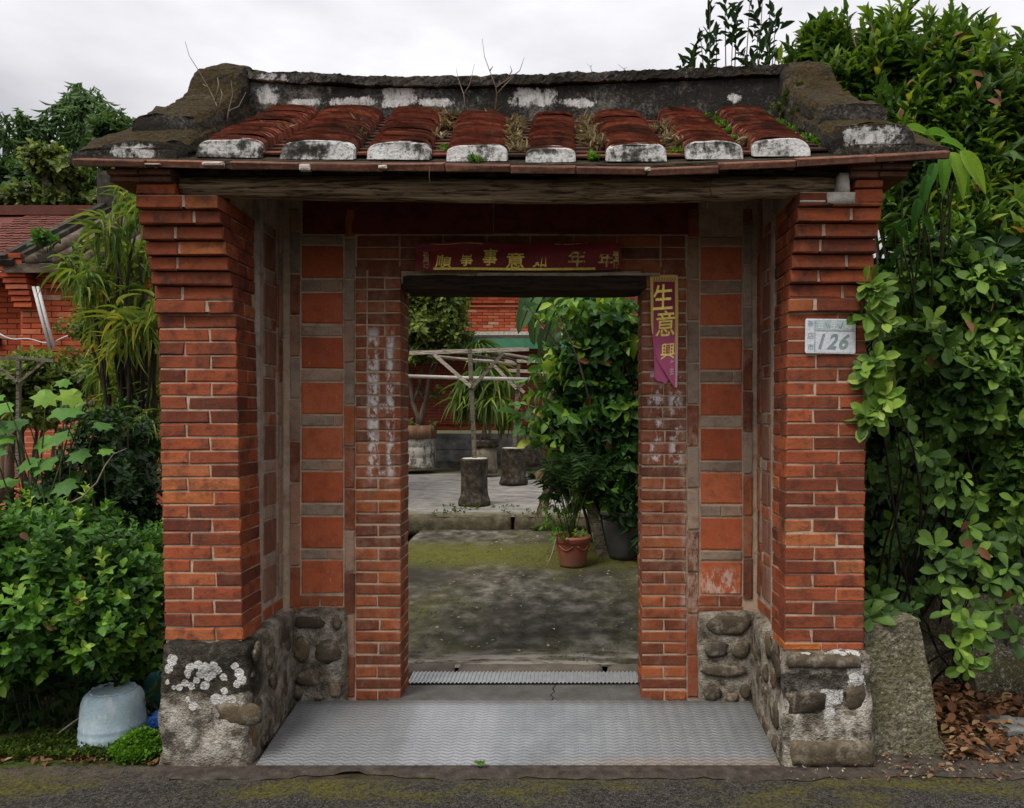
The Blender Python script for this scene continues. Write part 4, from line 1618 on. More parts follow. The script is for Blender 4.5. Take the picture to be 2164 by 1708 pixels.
mb = MB()
for q in (vband(0, .115, 582, 706), vband(.89, 1, 582, 818, 40), vband(.115, .89, 581, 595, 2)):
    mb.add(*q)
mb.build('gold_border', M_VBG, vb)
mb = MB()
for k in range(9):
    a = lerp(1382, 1426, k / 8)
    band(mb, [(a, 585), (a + 3, 589), (a - 1, 592)], 1.3, lambda px, py: vy(px, py) - .0015)
mb.build('border_pattern', M_VB, vb)
for ch, cx, cy, w, h, cut in (('生', 1401, 628, 42, 54, 0), ('意', 1406, 684, 40, 54, 0), ('興', 1411, 742, 30, 34, .0), ('隆', 1417, 777, 16, 34, .45)):
    def put(x, y, asp, cx=cx, cy=cy, w=w, h=h):
        px, py = cx + x * w + y * 2, cy - y * h - x * 3
        return P(px, py, 4.083) + Vector((0, vy(px, py) - 4.083 - .0035, 0))
    glyphs(ch, 1, M_GOLD if cut == 0 else M_VBG, vb, 'character', put, bold=.012, keep=(lambda x, y, c=cut: x > c) if cut else None)

# house number plate on the right pillar
M_PLATE = plain_mat('enamel plate', [(.3, (.66, .69, .74)), (.7, (.76, .78, .82))], 10, .4, .08, spec=.5)
M_PLATEG = plain_mat('faded green enamel', [(.3, (.42, .53, .54)), (.6, (.54, .63, .64)), (.8, (.64, .7, .71))], 26, .45, .08, spec=.5)
M_PLATED = plain_mat('grey green lettering', [(.3, (.2, .28, .28)), (.7, (.32, .4, .4))], 30, .5, .05)
M_PLATEW = plain_mat('white lettering', [(.3, (.76, .79, .8)), (.7, (.84, .85, .86))], 30, .5, .05)
YP = 3.548
np_ = thing('number_plate', 'pale blue enamel house number plate reading 126 on the right brick pillar', 'number plate', P(1755, 747, YP))


def pp(px, py, dy=0):
    # the plate hangs a little askew
    cx, cy = 1755, 711
    a = math.radians(.7)
    dx, dz = px - cx, py - cy
    return P(cx + dx * math.cos(a) - dz * math.sin(a), cy + dx * math.sin(a) + dz * math.cos(a), YP) + Vector((0, dy, 0))


def rrect(x0, y0, x1, y1, r, dy0, dy1, n=5):
    c = []
    for (cx, cy, a0) in ((x1 - r, y0 + r, -90), (x1 - r, y1 - r, 0), (x0 + r, y1 - r, 90), (x0 + r, y0 + r, 180)):
        for k in range(n):
            a = math.radians(a0 + 90 * k / (n - 1))
            c.append((cx + r * math.cos(a), cy + r * math.sin(a)))
    m_ = len(c)
    v = [pp(x, y, dy0) for x, y in c] + [pp(x, y, dy1) for x, y in c]
    f = [tuple(range(m_)), tuple(reversed(range(m_, 2 * m_)))] + [(k, m_ + k, m_ + (k + 1) % m_, (k + 1) % m_) for k in range(m_)]
    return v, f


mesh_obj('plate', *rrect(1702, 674, 1808, 747, 4, .0, .006), M_PLATEW, np_)
mesh_obj('side_field', *rrect(1704.5, 676.5, 1720.5, 744.5, 1.5, -.0012, .001), M_PLATE, np_)
mesh_obj('street_field', *rrect(1723.5, 676.5, 1805.5, 698.5, 1.5, -.0012, .001), M_PLATEG, np_)
mesh_obj('number_field', *rrect(1723.5, 701, 1805.5, 744.5, 1.5, -.0012, .001), M_PLATE, np_)
mb = MB()
for a, b, c, d in ((1721.3, 677, 1722.6, 745), (1723, 699.2, 1806, 700.4)):
    mb.add(*rrect(a, b, c, d, .3, -.0016, 0, 2))
mb.build('divider', M_PLATED, np_)
for ch, cx, cy, w, h, mat, sh, bold in (('1', 1736.5, 722, 15, 32, M_PLATED, .35, .035), ('2', 1759, 722, 24, 33, M_PLATED, .35, .03), ('6', 1784, 722, 23, 33, M_PLATED, .35, .03),
                                        ('新', 1713, 685, 12, 14, M_PLATED, 0, 0), ('店', 1713, 710, 13, 14, M_PLATED, 0, 0), ('市', 1713, 734, 13, 14, M_PLATED, 0, 0),
                                        ('云', 1733, 688, 13, 13, M_PLATEW, 0, .015), ('生', 1762, 687, 15, 16, M_PLATEW, 0, .015), ('路', 1793, 687, 15, 18, M_PLATEW, 0, .01)):
    def put(x, y, asp, cx=cx, cy=cy, w=w, h=h):
        return pp(cx + x * w, cy - y * h, -.0024)
    glyphs(ch, 1, mat, np_, 'digit' if ch in '126' else 'character', put, bold=bold, shear=sh)
mb = MB()
for (a, b) in (((1744, 682), (1749, 696)), ((1749, 684), (1753, 694)), ((1776, 694), (1781, 681)), ((1773, 688), (1774, 694))):
    d = Vector((b[0] - a[0], b[1] - a[1])).normalized()
    mb.add([pp(a[0] - d.y * .8, a[1] + d.x * .8, -.0024), pp(a[0] + d.y * .8, a[1] - d.x * .8, -.0024), pp(b[0] + d.y * .8, b[1] - d.x * .8, -.0024), pp(b[0] - d.y * .8, b[1] + d.x * .8, -.0024)], [(0, 1, 2, 3), (3, 2, 1, 0)][:1])
mb.build('worn_character', M_PLATED, np_)
# ------------------------------------------------------------------ houses behind
M_HBRICK = brick_mat('house brick', [(0, (.33, .065, .03)), (.4, (.44, .09, .038)), (.75, (.5, .115, .048)), (.93, (.52, .16, .08)), (1, (.54, .34, .24))], soot=.25, soot_col=(.1, .035, .025))


def bricktex(name, c1, c2, mort, sc=(1, 1, 1), axis='X'):
    m = Mat(name, .88, .2)
    n = m.t.nodes.new('ShaderNodeTexBrick')
    s = m.t.nodes.new('ShaderNodeSeparateXYZ')
    cmb = m.t.nodes.new('ShaderNodeCombineXYZ')
    m.t.links.new(m.pos, s.inputs[0])
    m.t.links.new(s.outputs[axis], cmb.inputs[0])
    m.t.links.new(s.outputs['Z'], cmb.inputs[1])
    m.t.links.new(cmb.outputs[0], n.inputs['Vector'])
    n.inputs['Scale'].default_value = 1
    n.inputs['Brick Width'].default_value = .235
    n.inputs['Row Height'].default_value = .065
    n.inputs['Mortar Size'].default_value = .006
    n.inputs['Color1'].default_value = (*c1, 1)
    n.inputs['Color2'].default_value = (*c2, 1)
    n.inputs['Mortar'].default_value = (*mort, 1)
    c = m.mix(m.ramp(m.noise(6, 5, .6), [(.45, 0), (.7, .4)]), n.outputs['Color'], (.08, .03, .022))
    m.color(c)
    m.bump(m.math('SUBTRACT', 1, n.outputs['Fac']), .4, .006)
    return m.m


M_FBT = bricktex('far brickwork', (.27, .055, .032), (.34, .08, .045), (.36, .18, .13))
M_PLAST = plain_mat('grey algae plaster', [(.3, (.06, .06, .055)), (.5, (.16, .16, .15)), (.75, (.3, .3, .28))], 3.2, .93, .4, .01, stretch=(1, 1, 1.3))
M_DARKC = plain_mat('blackened concrete', [(.35, (.025, .023, .018)), (.6, (.06, .055, .043)), (.8, (.15, .14, .11))], 7, .95, .5)
M_GREENP = plain_mat('green fascia paint', [(.3, (.045, .16, .09)), (.7, (.08, .24, .14))], 4, .7, .1)
M_DARKIN = plain_mat('dark shutter', [(.3, (.02, .02, .02)), (.7, (.05, .05, .05))], 5, .6, .1)
M_SROOF = tile_mat('house roof tile', [(0, (.12, .045, .036)), (.5, (.17, .06, .048)), (1, (.22, .08, .06))], .3)
M_BROOF = plain_mat('weathered roof tile', [(.3, (.05, .04, .03)), (.55, (.13, .095, .07)), (.8, (.24, .18, .14))], 8, .95, .6, .02)
M_WHITEP = plain_mat('white pipe', [(.3, (.55, .54, .52)), (.7, (.7, .69, .67))], 12, .5, .05)


def wall_bricks(parent, x0, x1, y, z0, z1, mat, depth=.05, cw=.235, chh=.0655, skip=None, name='brick'):
    i, z = 0, z0
    while z + chh <= z1 + .001:
        x = x0 - (cw / 2 if i % 2 else 0) - (0 if i % 2 else 0)
        while x < x1:
            a, b = max(x, x0), min(x + cw, x1)
            if b - a > .04 and not (skip and skip((a + b) / 2, z)):
                piece(name, parent, a + .005, b - .005, y, y + depth, z + .005, z + chh - .004, mat, ch=.004, jit=.002, nvar=3)
            x += cw
        z += chh
        i += 1


M_HWALL = bricktex('house brickwork', (.36, .075, .035), (.48, .11, .045), (.5, .26, .18))
# main hall seen through the doorway
hall = thing('brick_hall', 'red brick hall with grey plaster plinth across the courtyard, seen through the doorway', 'building', (-1, 16.4, .5))
YH = 16.4
mb = MB().box(-6.2, 3.4, YH + .03, YH + 3.5, 1.3, 5.2)
hw = mb.build('wall', M_FBT, hall)
v, f = lumpy(-6.2, 3.4, YH - .05, YH + .3, .3, 1.315, .4, .012, 2, scale=2)
mesh_obj('plinth', v, f, M_PLAST, hall)
mb = MB().box(-6.2, 3.4, YH - .065, YH - .03, .9, .915)
mb.build('plinth_line', M_PLAST, hall)
wall_bricks(hw, XX(985, YH), XX(1125, YH), YH - .02, 3.42, 4.55, M_HBRICK, chh=.066, skip=lambda x, z: abs(z - 3.95) < .034)
for za, zb, p in ((3.93, 3.965, .05), (1.315, 1.345, .03), (1.43, 1.46, .03)):
    MB().box(-6.2, 3.4, YH - p, YH + .05, za, zb).build('string_course', M_HBRICK, hall)
MB().box(-6.2, 3.4, YH - .06, YH + .04, 3.33, 3.41).build('white_ledge', M_CEM, hall)
pr = MB()
v = [(-6.2, YH, 3.33), (3.4, YH, 3.33), (3.4, 15.1, 3.10), (-6.2, 15.1, 3.10)]
v += [(x, y, z - .05) for x, y, z in v]
mesh_obj('porch_roof', v, [(0, 3, 2, 1), (4, 5, 6, 7), (0, 1, 5, 4), (2, 3, 7, 6), (1, 2, 6, 5), (3, 0, 4, 7)], M_DARKC, hall)
MB().box(-6.2, 3.4, 15.06, 15.098, 2.93, 3.13).build('fascia_board', M_GREENP, hall)
MB().box(XX(1000, YH), XX(1040, YH), YH - .035, YH + .03, 1.5, 2.9).build('window', M_DARKIN, hw)
# gabled roof of the hall
v = [(-6.6, YH - .5, 5.1), (3.8, YH - .5, 5.1), (3.8, YH + 1.8, 6.0), (-6.6, YH + 1.8, 6.0), (3.8, YH + 4, 5.1), (-6.6, YH + 4, 5.1)]
v += [(x, y, z - .12) for x, y, z in v]
mesh_obj('roof', v, [(0, 1, 2, 3), (3, 2, 4, 5), (6, 9, 8, 7), (9, 11, 10, 8), (0, 6, 7, 1), (5, 4, 10, 11), (0, 3, 9, 6), (3, 5, 11, 9), (1, 7, 8, 2), (2, 8, 10, 4)], M_SROOF, hall)

# house on the left
YW = 8.8
house = thing('brick_house', 'red brick house with tiled roofs standing behind the garden on the left', 'house', (-6, YW, 0))
xw0, xw1 = XX(40, YW), -3.6
mb = MB().box(xw0, xw1, YW + .03, YW + 3, 0, 3.42)
hwall = mb.build('wall', M_HWALL, house)
wall_bricks(hwall, xw0 + .02, XX(330, YW), YW, 1.62, 3.06, M_HBRICK)
# the part set back at the far left
YW2 = 9.4
mb = MB().box(-14, xw0 + .02, YW2 + .03, YW2 + 3, 0, 3.3)
hw2 = mb.build('rear_wall', M_HWALL, house)
wall_bricks(hw2, XX(-25, YW2), xw0 + .1, YW2, .9, 3.2, M_HBRICK)
MB().box(XX(-30, YW2), XX(4, YW2), YW2 - .06, YW2, ZZ(730, YW2), ZZ(715, YW2)).build('window_ledge', M_DARKC, house)
# corner pilaster that steps out under the cornice
for k in range(9):
    z = 2.84 + k * .066
    o_ = .018 * k
    piece('brick', hwall, XX(38, YW) - o_, XX(76, YW) - o_ * .2, YW - .07 - o_, YW + .1, z + .004, z + .06, M_HBRICK)
# stepped brick cornice and blackened concrete eave
for k, (z, p) in enumerate(((3.06, .03), (3.12, .06), (3.18, .1), (3.24, .13))):
    x = xw0 + .3
    while x < XX(330, YW):
        piece('brick', hwall, x + .004, x + .231, YW - p, YW + .1, z + .004, z + .056, M_HBRICK)
        x += .235
v, f = lumpy(XX(28, YW - .2), -3.4, YW - .22, YW + .2, 3.31, 3.44, .12, .012, 5)
mesh_obj('eave_band', v, f, M_DARKC, house)
zr = lambda y: 3.43 + (y - YW) * .585
yr = 10.55
v = []
xe0, xe1 = XX(30, YW) + .02, -3.3
v = [(xe0, YW - .2, zr(YW - .2)), (xe1, YW - .2, zr(YW - .2)), (xe1, yr, zr(yr)), (xe0, yr, zr(yr)), (xe1, yr + 1.9, zr(YW)), (xe0, yr + 1.9, zr(YW))]
v += [(x, y, z - .1) for x, y, z in v]
hroof = mesh_obj('roof', v, [(0, 1, 2, 3), (3, 2, 4, 5), (6, 9, 8, 7), (9, 11, 10, 8), (0, 6, 7, 1), (5, 4, 10, 11), (0, 3, 9, 6), (3, 5, 11, 9), (1, 7, 8, 2), (2, 8, 10, 4)], M_BROOF, house)
x = xe0 + .33
while x < xe1:
    mb = MB()
    mb.tube([(x + R.uniform(-.01, .01), lerp(YW - .21, yr, t / 8), zr(lerp(YW - .2, yr, t / 8)) + .015) for t in range(9)], .075, 8)
    mb.build('tile_roll', M_BROOF, hroof, True)
    x += .3
v, f = [], []
for (xo, w, h, z_) in ((xe0 + .05, .16, .06, 0), (xe0 + .02, .08, .11, 0)):
    q = MB().bar((xo, YW - .24, zr(YW - .24) + h / 2), (xo, yr, zr(yr) + h / 2), w, h)
    n0 = len(v)
    v += q.v
    f += [tuple(i + n0 for i in t) for t in q.f]
mesh_obj('gable_ridge', v, f, M_DARKC, house)
v, f = lumpy(xe0 - .1, xe0 + .22, yr - .12, yr + .2, zr(yr) - .05, zr(yr) + .52, .1, .014, 3)
mesh_obj('ridge_post', v, f, M_DARKC, house)
MB().bar((xe0, yr, zr(yr) + .08), (xe1, yr, zr(yr) + .08), .25, .2).build('ridge', M_DARKC, house)
# scalloped tile roof of the part behind
zr2 = lambda y: 3.34 + (y - 9.15) * .54
v = [(-15, 9.15, zr2(9.15)), (-6.1, 9.15, zr2(9.15)), (-6.1, 11.5, zr2(11.5)), (-15, 11.5, zr2(11.5)), (-6.1, 14, zr2(9.3)), (-15, 14, zr2(9.3))]
v += [(x, y, z - .08) for x, y, z in v]
r2 = mesh_obj('rear_roof', v, [(0, 1, 2, 3), (3, 2, 4, 5), (6, 9, 8, 7), (9, 11, 10, 8), (0, 6, 7, 1), (5, 4, 10, 11), (0, 3, 9, 6), (3, 5, 11, 9), (1, 7, 8, 2), (2, 8, 10, 4)], M_SROOF, house)


def scale_tile():
    v, f = [], []
    for z in (.0, .014):
        v += [(-.06, .16, z), (.06, .16, z), (.06, .03, z), (.042, -.005, z), (.0, -.02, z), (-.042, -.005, z), (-.06, .03, z)]
    f = [tuple(range(7, 14)), tuple(reversed(range(7)))] + [(k, k + 7, (k + 1) % 7 + 7, (k + 1) % 7) for k in range(7)]
    me = bpy.data.meshes.new('roof_tile')
    me.from_pydata(v, [], f)
    me.flip_normals()
    me.materials.append(M_SROOF)
    return me


stm = scale_tile()
for r_ in range(21):
    y = 9.17 + r_ * .113
    for c_ in range(17):
        x = -8.02 + c_ * .124 + (.062 if r_ % 2 else 0)
        if XX(-20, y) > x or x > XX(160, y):
            continue
        o = bpy.data.objects.new('roof_tile', stm)
        COL.objects.link(o)
        o.parent = r2
        o.location = Vector((x, y, zr2(y) + .02 + R.uniform(0, .006))) - ORG[r2.name]
        o.rotation_euler = (math.atan(.54) - .1 + R.uniform(-.02, .02), R.uniform(-.03, .03), 0)
MB().bar((-15, 11.5, zr2(11.5) + .06), (-6.1, 11.5, zr2(11.5) + .06), .2, .14).build('ridge', M_SROOF, house)
MB().box(-15, -6.35, 9.08, 9.14, 3.24, 3.32).build('fascia', M_HBRICK, house)
MB().box(-15, XX(44, 9.1), 9.05, 9.09, 3.30, 3.36).build('flashing', M_WHITEP, house)
for dx in (0, 9):
    mb = MB().tube([P(71 + dx, 606, 8.68), P(88 + dx, 672, 8.68), P(106 + dx, 738, 8.68)], .018, 8)
    o = mb.build('white_pipe', M_WHITEP, smooth=True, origin=P(106 + dx, 738, 8.68))
    tag(o, 'white plastic pipe leaning on the brick house wall, ' + ('the one nearer its corner pilaster' if dx == 0 else 'the one farther from its corner pilaster'), 'pipe', 'white pipes leaning on the house wall')
mb = MB().tube([P(lerp(0, 165, t / 14), 706 + 16 * math.sin(t / 14 * 3.0) + 4 * math.sin(t * .9), 8.72) for t in range(15)], .008, 5)
o = mb.build('cable', M_WHITEP, smooth=True, origin=P(0, 706, 8.72))
tag(o, 'thin white cable sagging across the brick house wall', 'cable')

# ------------------------------------------------------------------ courtyard furniture
M_CONC = plain_mat('mossy concrete post', [(.3, (.022, .018, .013)), (.52, (.06, .05, .037)), (.7, (.13, .115, .085)), (.85, (.25, .24, .2))], 13, .95, .9, .02)
M_CONC2 = plain_mat('tan concrete pot', [(.3, (.07, .06, .04)), (.55, (.19, .165, .12)), (.8, (.3, .27, .2))], 8, .95, .6, .015)


def barrel_extra(m, c):
    n = m.noise(9, 6, .72, stretch=(1, 1, .6))
    x, y, z = m.xyz()
    k = m.ramp(m.math('ADD', n, m.math('MULTIPLY', m.step(z, .95, .5), .14)), [(.5, 0), (.62, .9)])
    return m.mix(k, c, (.07, .06, .045))


M_BARREL = plain_mat('pale cement planter', [(.3, (.36, .35, .3)), (.7, (.55, .53, .47))], 6, .9, .4, .01, extra=barrel_extra)
M_RIM = plain_mat('brown planter rim', [(.3, (.12, .06, .035)), (.6, (.24, .14, .09)), (.8, (.36, .25, .18))], 12, .9, .5, .01, stretch=(1, 1, .3))
M_TIMBER = wood_mat('grey timber', [(.3, (.1, .085, .06)), (.6, (.19, .165, .12)), (.85, (.28, .25, .19))], (6, 6, 2), .4)
M_TIMBERL = wood_mat('pale timber', [(.3, (.3, .26, .2)), (.6, (.45, .4, .32)), (.85, (.55, .5, .42))], (6, 6, 6), .3)
M_BAMBOO = plain_mat('dry bamboo', [(.3, (.04, .032, .02)), (.7, (.1, .08, .05))], 9, .8, .2)
M_PVC = plain_mat('pale pole', [(.3, (.4, .38, .33)), (.7, (.55, .53, .47))], 9, .7, .1)


def stub(px, pyb, pyt, hw, Y, label):
    c = P(px, pyb, Y)
    s = Y / 1620
    r, h = hw * s, (pyb - pyt) * s
    t = thing('concrete_stub', label, 'stone post', c, 'concrete stubs carrying the trellis posts')
    prof = [(r * 1.14, 0), (r * 1.18, .03), (r * 1.12, .09), (r * 1.0, .14), (r * .97, .2), (r * .97, h * .6), (r * .97, h - .05), (r * 1.0, h - .03), (r * 1.0, h - .005), (r * .9, h)]
    MB().lathe(prof, c, 26, .018, px).build('shaft', M_CONC, t, True)
    MB().lathe([(r * .93, h - .006), (r * .9, h + .006), (.03, h + .008)], c, 20, .006, px + 3).build('cap', M_CEM, t, True)
    return t


stub(1003, 1068, 969, 29, 10.1, 'nearer of the two dark mossy concrete stubs, a timber post standing on it')
stub(1085, 1023, 947, 26, 12.8, 'farther of the two dark mossy concrete stubs, half way to the hall')

# timber trellis standing on the stubs
tr = thing('trellis', 'weathered timber trellis on braced posts over the courtyard', 'trellis', P(997, 969, 10.1))
A = 10.1
MB().bar(P(1003, 970, A), P(993, 738, A), .055, .055).build('post', M_TIMBER, tr)
MB().bar(P(866, 746, A), P(1118, 738, A), .05, .05).build('beam', M_TIMBERL, tr)
MB().bar(P(996, 818, A - .04), P(918, 750, A - .04), .05, .045).build('brace', M_TIMBERL, tr)
MB().bar(P(997, 820, A - .04), P(1064, 746, A - .04), .05, .045).build('brace', M_TIMBER, tr)
B = 12.8
MB().bar(P(1087, 948, B), P(1096, 770, B), .06, .06).build('post', M_TIMBER, tr)
MB().bar(P(985, 762, B), P(1150, 764, B), .05, .05).build('beam', M_TIMBERL, tr)
MB().bar(P(1092, 822, B - .05), P(1036, 764, B - .05), .05, .05).build('brace', M_TIMBERL, tr)
MB().bar(P(1093, 822, B - .05), P(1138, 786, B - .05), .05, .05).build('brace', M_TIMBER, tr)
for (a, b) in ((870, 960), (935, 1065), (1010, 1090), (1050, 1120)):
    MB().tube([P(a, 740, A + .05), P(b, 762, B)], .022, 6).build('rail', M_BAMBOO, tr, True)
for (a, ya, b, yb_) in ((905, 752, 1090, 770), (1040, 745, 1140, 760)):
    MB().tube([P(a, ya, A), P(b, yb_, A + 1.5)], .02, 6).build('rail', M_TIMBERL, tr, True)
C_ = 14.6
MB().bar(P(1048, 782, C_), P(1160, 787, C_), .06, .06).build('beam', M_TIMBERL, tr)
MB().bar(P(1060, 790, C_), P(1108, 830, C_), .06, .06).build('brace', M_TIMBERL, tr)
o = MB().tube([P(858, 795, 12.0), P(980, 799, 12.0), P(1120, 802, 12.0)], .028, 8).build('pole', M_PVC, smooth=True, origin=P(980, 799, 12))
tag(o, 'long pale horizontal pole hanging below the trellis beams', 'pole')

# planters by the hall
YBR = 15.2
c = P(876, 988, YBR)
s = YBR / 1620
pl = thing('round_planter', 'big whitewashed round planter with a brown rim, holding the small-leaved tree', 'planter', c)
MB().lathe([(44 * s, 0), (45 * s, .02), (43 * s, .06), (43.5 * s, .2), (42.6 * s, .215), (43.5 * s, .23), (43.5 * s, .4), (42.6 * s, .415), (43.5 * s, .43), (43.5 * s, .6), (42 * s, .63)], c, 32, .012, 1).build('body', M_BARREL, pl, True)
MB().lathe([(45 * s, .58), (46.5 * s, .585), (46 * s, .83), (43 * s, .835), (42 * s, .78), (.05, .77)], c, 32, .014, 2).build('rim', M_RIM, pl, True)
YB2 = 14.4
c = P(1026, 1000, YB2)
s = YB2 / 1620
pl2 = thing('column_planter', 'tan concrete planter with a wide mossy lip behind the nearer stump', 'planter', c)
MB().lathe([(25 * s, 0), (25 * s, .1), (24 * s, .25), (23.5 * s, .5)], c, 26, .012, 4).build('body', M_CONC2, pl2, True)
MB().lathe([(25 * s, .49), (28 * s, .5), (29 * s, .53), (29 * s, .6), (27 * s, .63), (25 * s, .62), (.04, .58)], c, 26, .015, 6).build('rim', M_CONC, pl2, True)
c = P(1122, 985, 13.8)
s = 13.8 / 1620
pl3 = thing('dark_planter', 'dark weathered concrete planter almost hidden by the big courtyard shrub', 'planter', c)
MB().lathe([(24 * s, 0), (25 * s, .1), (26 * s, .4), (27 * s, .62)], c, 24, .02, 9).build('body', M_CONC, pl3, True)
MB().lathe([(27 * s, .61), (29 * s, .62), (29 * s, .7), (26 * s, .71), (.05, .66)], c, 24, .02, 9).build('rim', M_CONC, pl3, True)

# red flower pot in the yard
M_TERRA = plain_mat('terracotta plastic', [(.3, (.24, .07, .045)), (.7, (.33, .1, .06))], 6, .5, .12, spec=.4, extra=lambda m, c: m.mix(m.math('MULTIPLY', m.step(m.xyz()[2], .36, .24), .5), c, (.12, .09, .05)))
YPOT = 7.2
c = P(1210, 1194, YPOT)
c.z = Z_LOW(c.x, YPOT)
s = YPOT / 1620
rp_ = thing('flower_pot', 'round terracotta red pot holding a small palm on the mossy courtyard floor', 'flower pot', c)
hp = 64 * s
MB().lathe([(27 * s, 0), (28 * s, .02), (33 * s, hp * .55), (35.5 * s, hp * .78), (36.5 * s, hp * .8)], c, 36).build('body', M_TERRA, rp_, True)
MB().lathe([(37 * s, hp * .8), (38.5 * s, hp * .82), (37.5 * s, hp * .87), (39 * s, hp * .9), (38.6 * s, hp), (36 * s, hp), (35 * s, hp * .9), (.03, hp * .88)], c, 36).build('rim', M_TERRA, rp_, True)
mb = MB()
for sgn in (0, 1, 2):
    a0 = -2.45 + sgn * 1.15
    pts = []
    for k in range(9):
        t = k / 8
        a = a0 + t * .9
        zz = hp * (.72 - .14 * math.sin(math.pi * t))
        rr = lerp(27 * s, 36.5 * s, zz / (hp * .8)) + .004
        pts.append(c + Vector((math.cos(a) * rr, math.sin(a) * rr, zz)))
    mb.tube(pts, .006, 5)
mb.build('swag', M_TERRA, rp_, True)
M_GREYPOT = plain_mat('dark grey pot', [(.3, (.06, .062, .058)), (.7, (.11, .11, .1))], 6, .6, .1)
c = P(1318, 1175, 7.5)
c.z = Z_LOW(c.x, 7.5)
gp = thing('grey_pot', 'tall grey pot in the shade beside the red flower pot', 'flower pot', c)
MB().lathe([(.13, 0), (.15, .05), (.2, .3), (.21, .42)], c, 28).build('body', M_GREYPOT, gp, True)
MB().lathe([(.21, .42), (.225, .43), (.222, .47), (.2, .47), (.03, .44)], c, 28).build('rim', M_GREYPOT, gp, True)
v, f = lumpy(1.3 * 0 + XX(1262, 7.6), XX(1290, 7.6), 7.55, 7.62, .2, .75, .06, .008, 4)
o = mesh_obj('wooden_plank', [Vector(p) + Vector((-(Vector(p).z - .2) * .25, .15 * (Vector(p).z - .2), 0)) for p in v], f, M_TIMBER, origin=(XX(1276, 7.6), 7.6, .2))
tag(o, 'weathered plank leaning behind the red flower pot', 'plank')

# timber frame in the garden on the left
tg = thing('garden_frame', 'thin grey timber frame with diagonal braces in the left garden', 'trellis', P(38, 1010, 6.5))
MB().bar(P(38, 1010, 6.5), P(40, 758, 6.5), .028, .028).build('post', M_TIMBER, tg)
MB().bar(P(-90, 753, 6.5), P(114, 762, 6.5), .025, .03).build('beam', M_TIMBER, tg)
MB().bar(P(36, 808, 6.46), P(-18, 764, 6.46), .02, .02).build('brace', M_TIMBER, tg)
MB().bar(P(41, 808, 6.46), P(92, 766, 6.46), .02, .02).build('brace', M_TIMBER, tg)

# ------------------------------------------------------------------ by the roadside
def bucket_extra(m, c):
    n = m.noise(26, 5, .72, stretch=(1, 1, .5))
    n2 = m.noise(60, 4, .7)
    c = m.mix(m.ramp(n, [(.5, 0), (.62, .55)]), c, (.62, .64, .64))
    c = m.mix(m.ramp(n2, [(.62, 0), (.7, .8)]), c, (.12, .13, .13))
    return c


M_BUCKET = plain_mat('faded blue plastic', [(.3, (.34, .47, .53)), (.7, (.44, .57, .62))], 7, .6, .12, spec=.35, extra=bucket_extra)
M_BLUE = plain_mat('blue plastic rag', [(.3, (.01, .05, .25)), (.7, (.02, .12, .45))], 22, .45, .6, .03, spec=.4)
M_TEAL = plain_mat('faded teal plastic', [(.3, (.03, .12, .13)), (.7, (.06, .2, .21))], 8, .6, .2)
YBK = 3.78
c = P(239, 1585, YBK)
c.z = .0
s = YBK / 1620
bk = thing('bucket', 'upturned pale blue plastic tub standing on the verge beside the left plinth', 'tub', c)
h = 112 * s
MB().lathe([(66 * s, 0), (65 * s, .012), (64 * s, .05), (64.6 * s, .056), (63.6 * s, .062), (63.2 * s, .085), (63.8 * s, .091), (62.6 * s, .097), (61 * s, h * .62), (58.5 * s, h * .8), (54 * s, h * .9), (47 * s, h * .955), (44 * s, h * .96)], c, 40).build('body', M_BUCKET, bk, True)
MB().lathe([(44 * s, h * .955), (44 * s, h * .985), (43.5 * s, h * .99), (40 * s, h * .985), (39.5 * s, h * .955), (.02, h * .95)], c, 40).build('base_ring', M_BUCKET, bk, True)
for k in range(14):
    a = 2 * math.pi * k / 14
    q = c + Vector((math.cos(a) * 42 * s, math.sin(a) * 42 * s, h * .99))
    MB().bar(q + Vector((-math.sin(a), math.cos(a), 0)) * .006, q - Vector((-math.sin(a), math.cos(a), 0)) * .006, .007, .007).build('foot', M_BUCKET, bk)
v, f = lumpy(XX(322, 3.8), XX(368, 3.8), 3.74, 3.9, .02, .13, .022, .03, 9, scale=14)
o = mesh_obj('plastic_rag', v, f, M_BLUE, smooth=False, origin=P(345, 1560, 3.8))
tag(o, 'crumpled bright blue plastic rag tucked behind the left plinth', 'rag')
c = P(338, 1492, 4.15)
c.z = .02
o = MB().lathe([(.07, 0), (.08, .03), (.085, .13), (.07, .17), (.05, .19)], c, 24).build('plastic_jar', M_TEAL, smooth=True, origin=c)
tag(o, 'dull teal plastic jar in the shade of the hedge beside the plinth', 'jar')
v, f = lumpy(XX(310, 3.9), XX(340, 3.9), 3.82, 3.95, .0, .07, .02, .02, 12, scale=14)
o = mesh_obj('plastic_sheet', v, f, M_TEAL, origin=P(325, 1550, 3.85))
tag(o, 'scrap of green plastic between the pale blue tub and the blue rag', 'plastic scrap')

# broken concrete post leaning at the right pillar
def granite_extra(m, c):
    g = m.noise(52, 5, .85)
    c = m.mix(m.ramp(g, [(.36, .95), (.48, 0)]), c, (.035, .032, .02))
    c = m.mix(m.ramp(g, [(.54, 0), (.63, .85)]), c, (.44, .41, .32))
    return m.mix(m.ramp(m.noise(6, 5, .65), [(.45, 0), (.65, .45)]), c, (.1, .1, .035))


M_EXPO = plain_mat('exposed aggregate concrete', [(.3, (.12, .11, .07)), (.6, (.21, .19, .13)), (.8, (.28, .25, .18))], 40, .95, 1., .025, extra=granite_extra, fine=60)


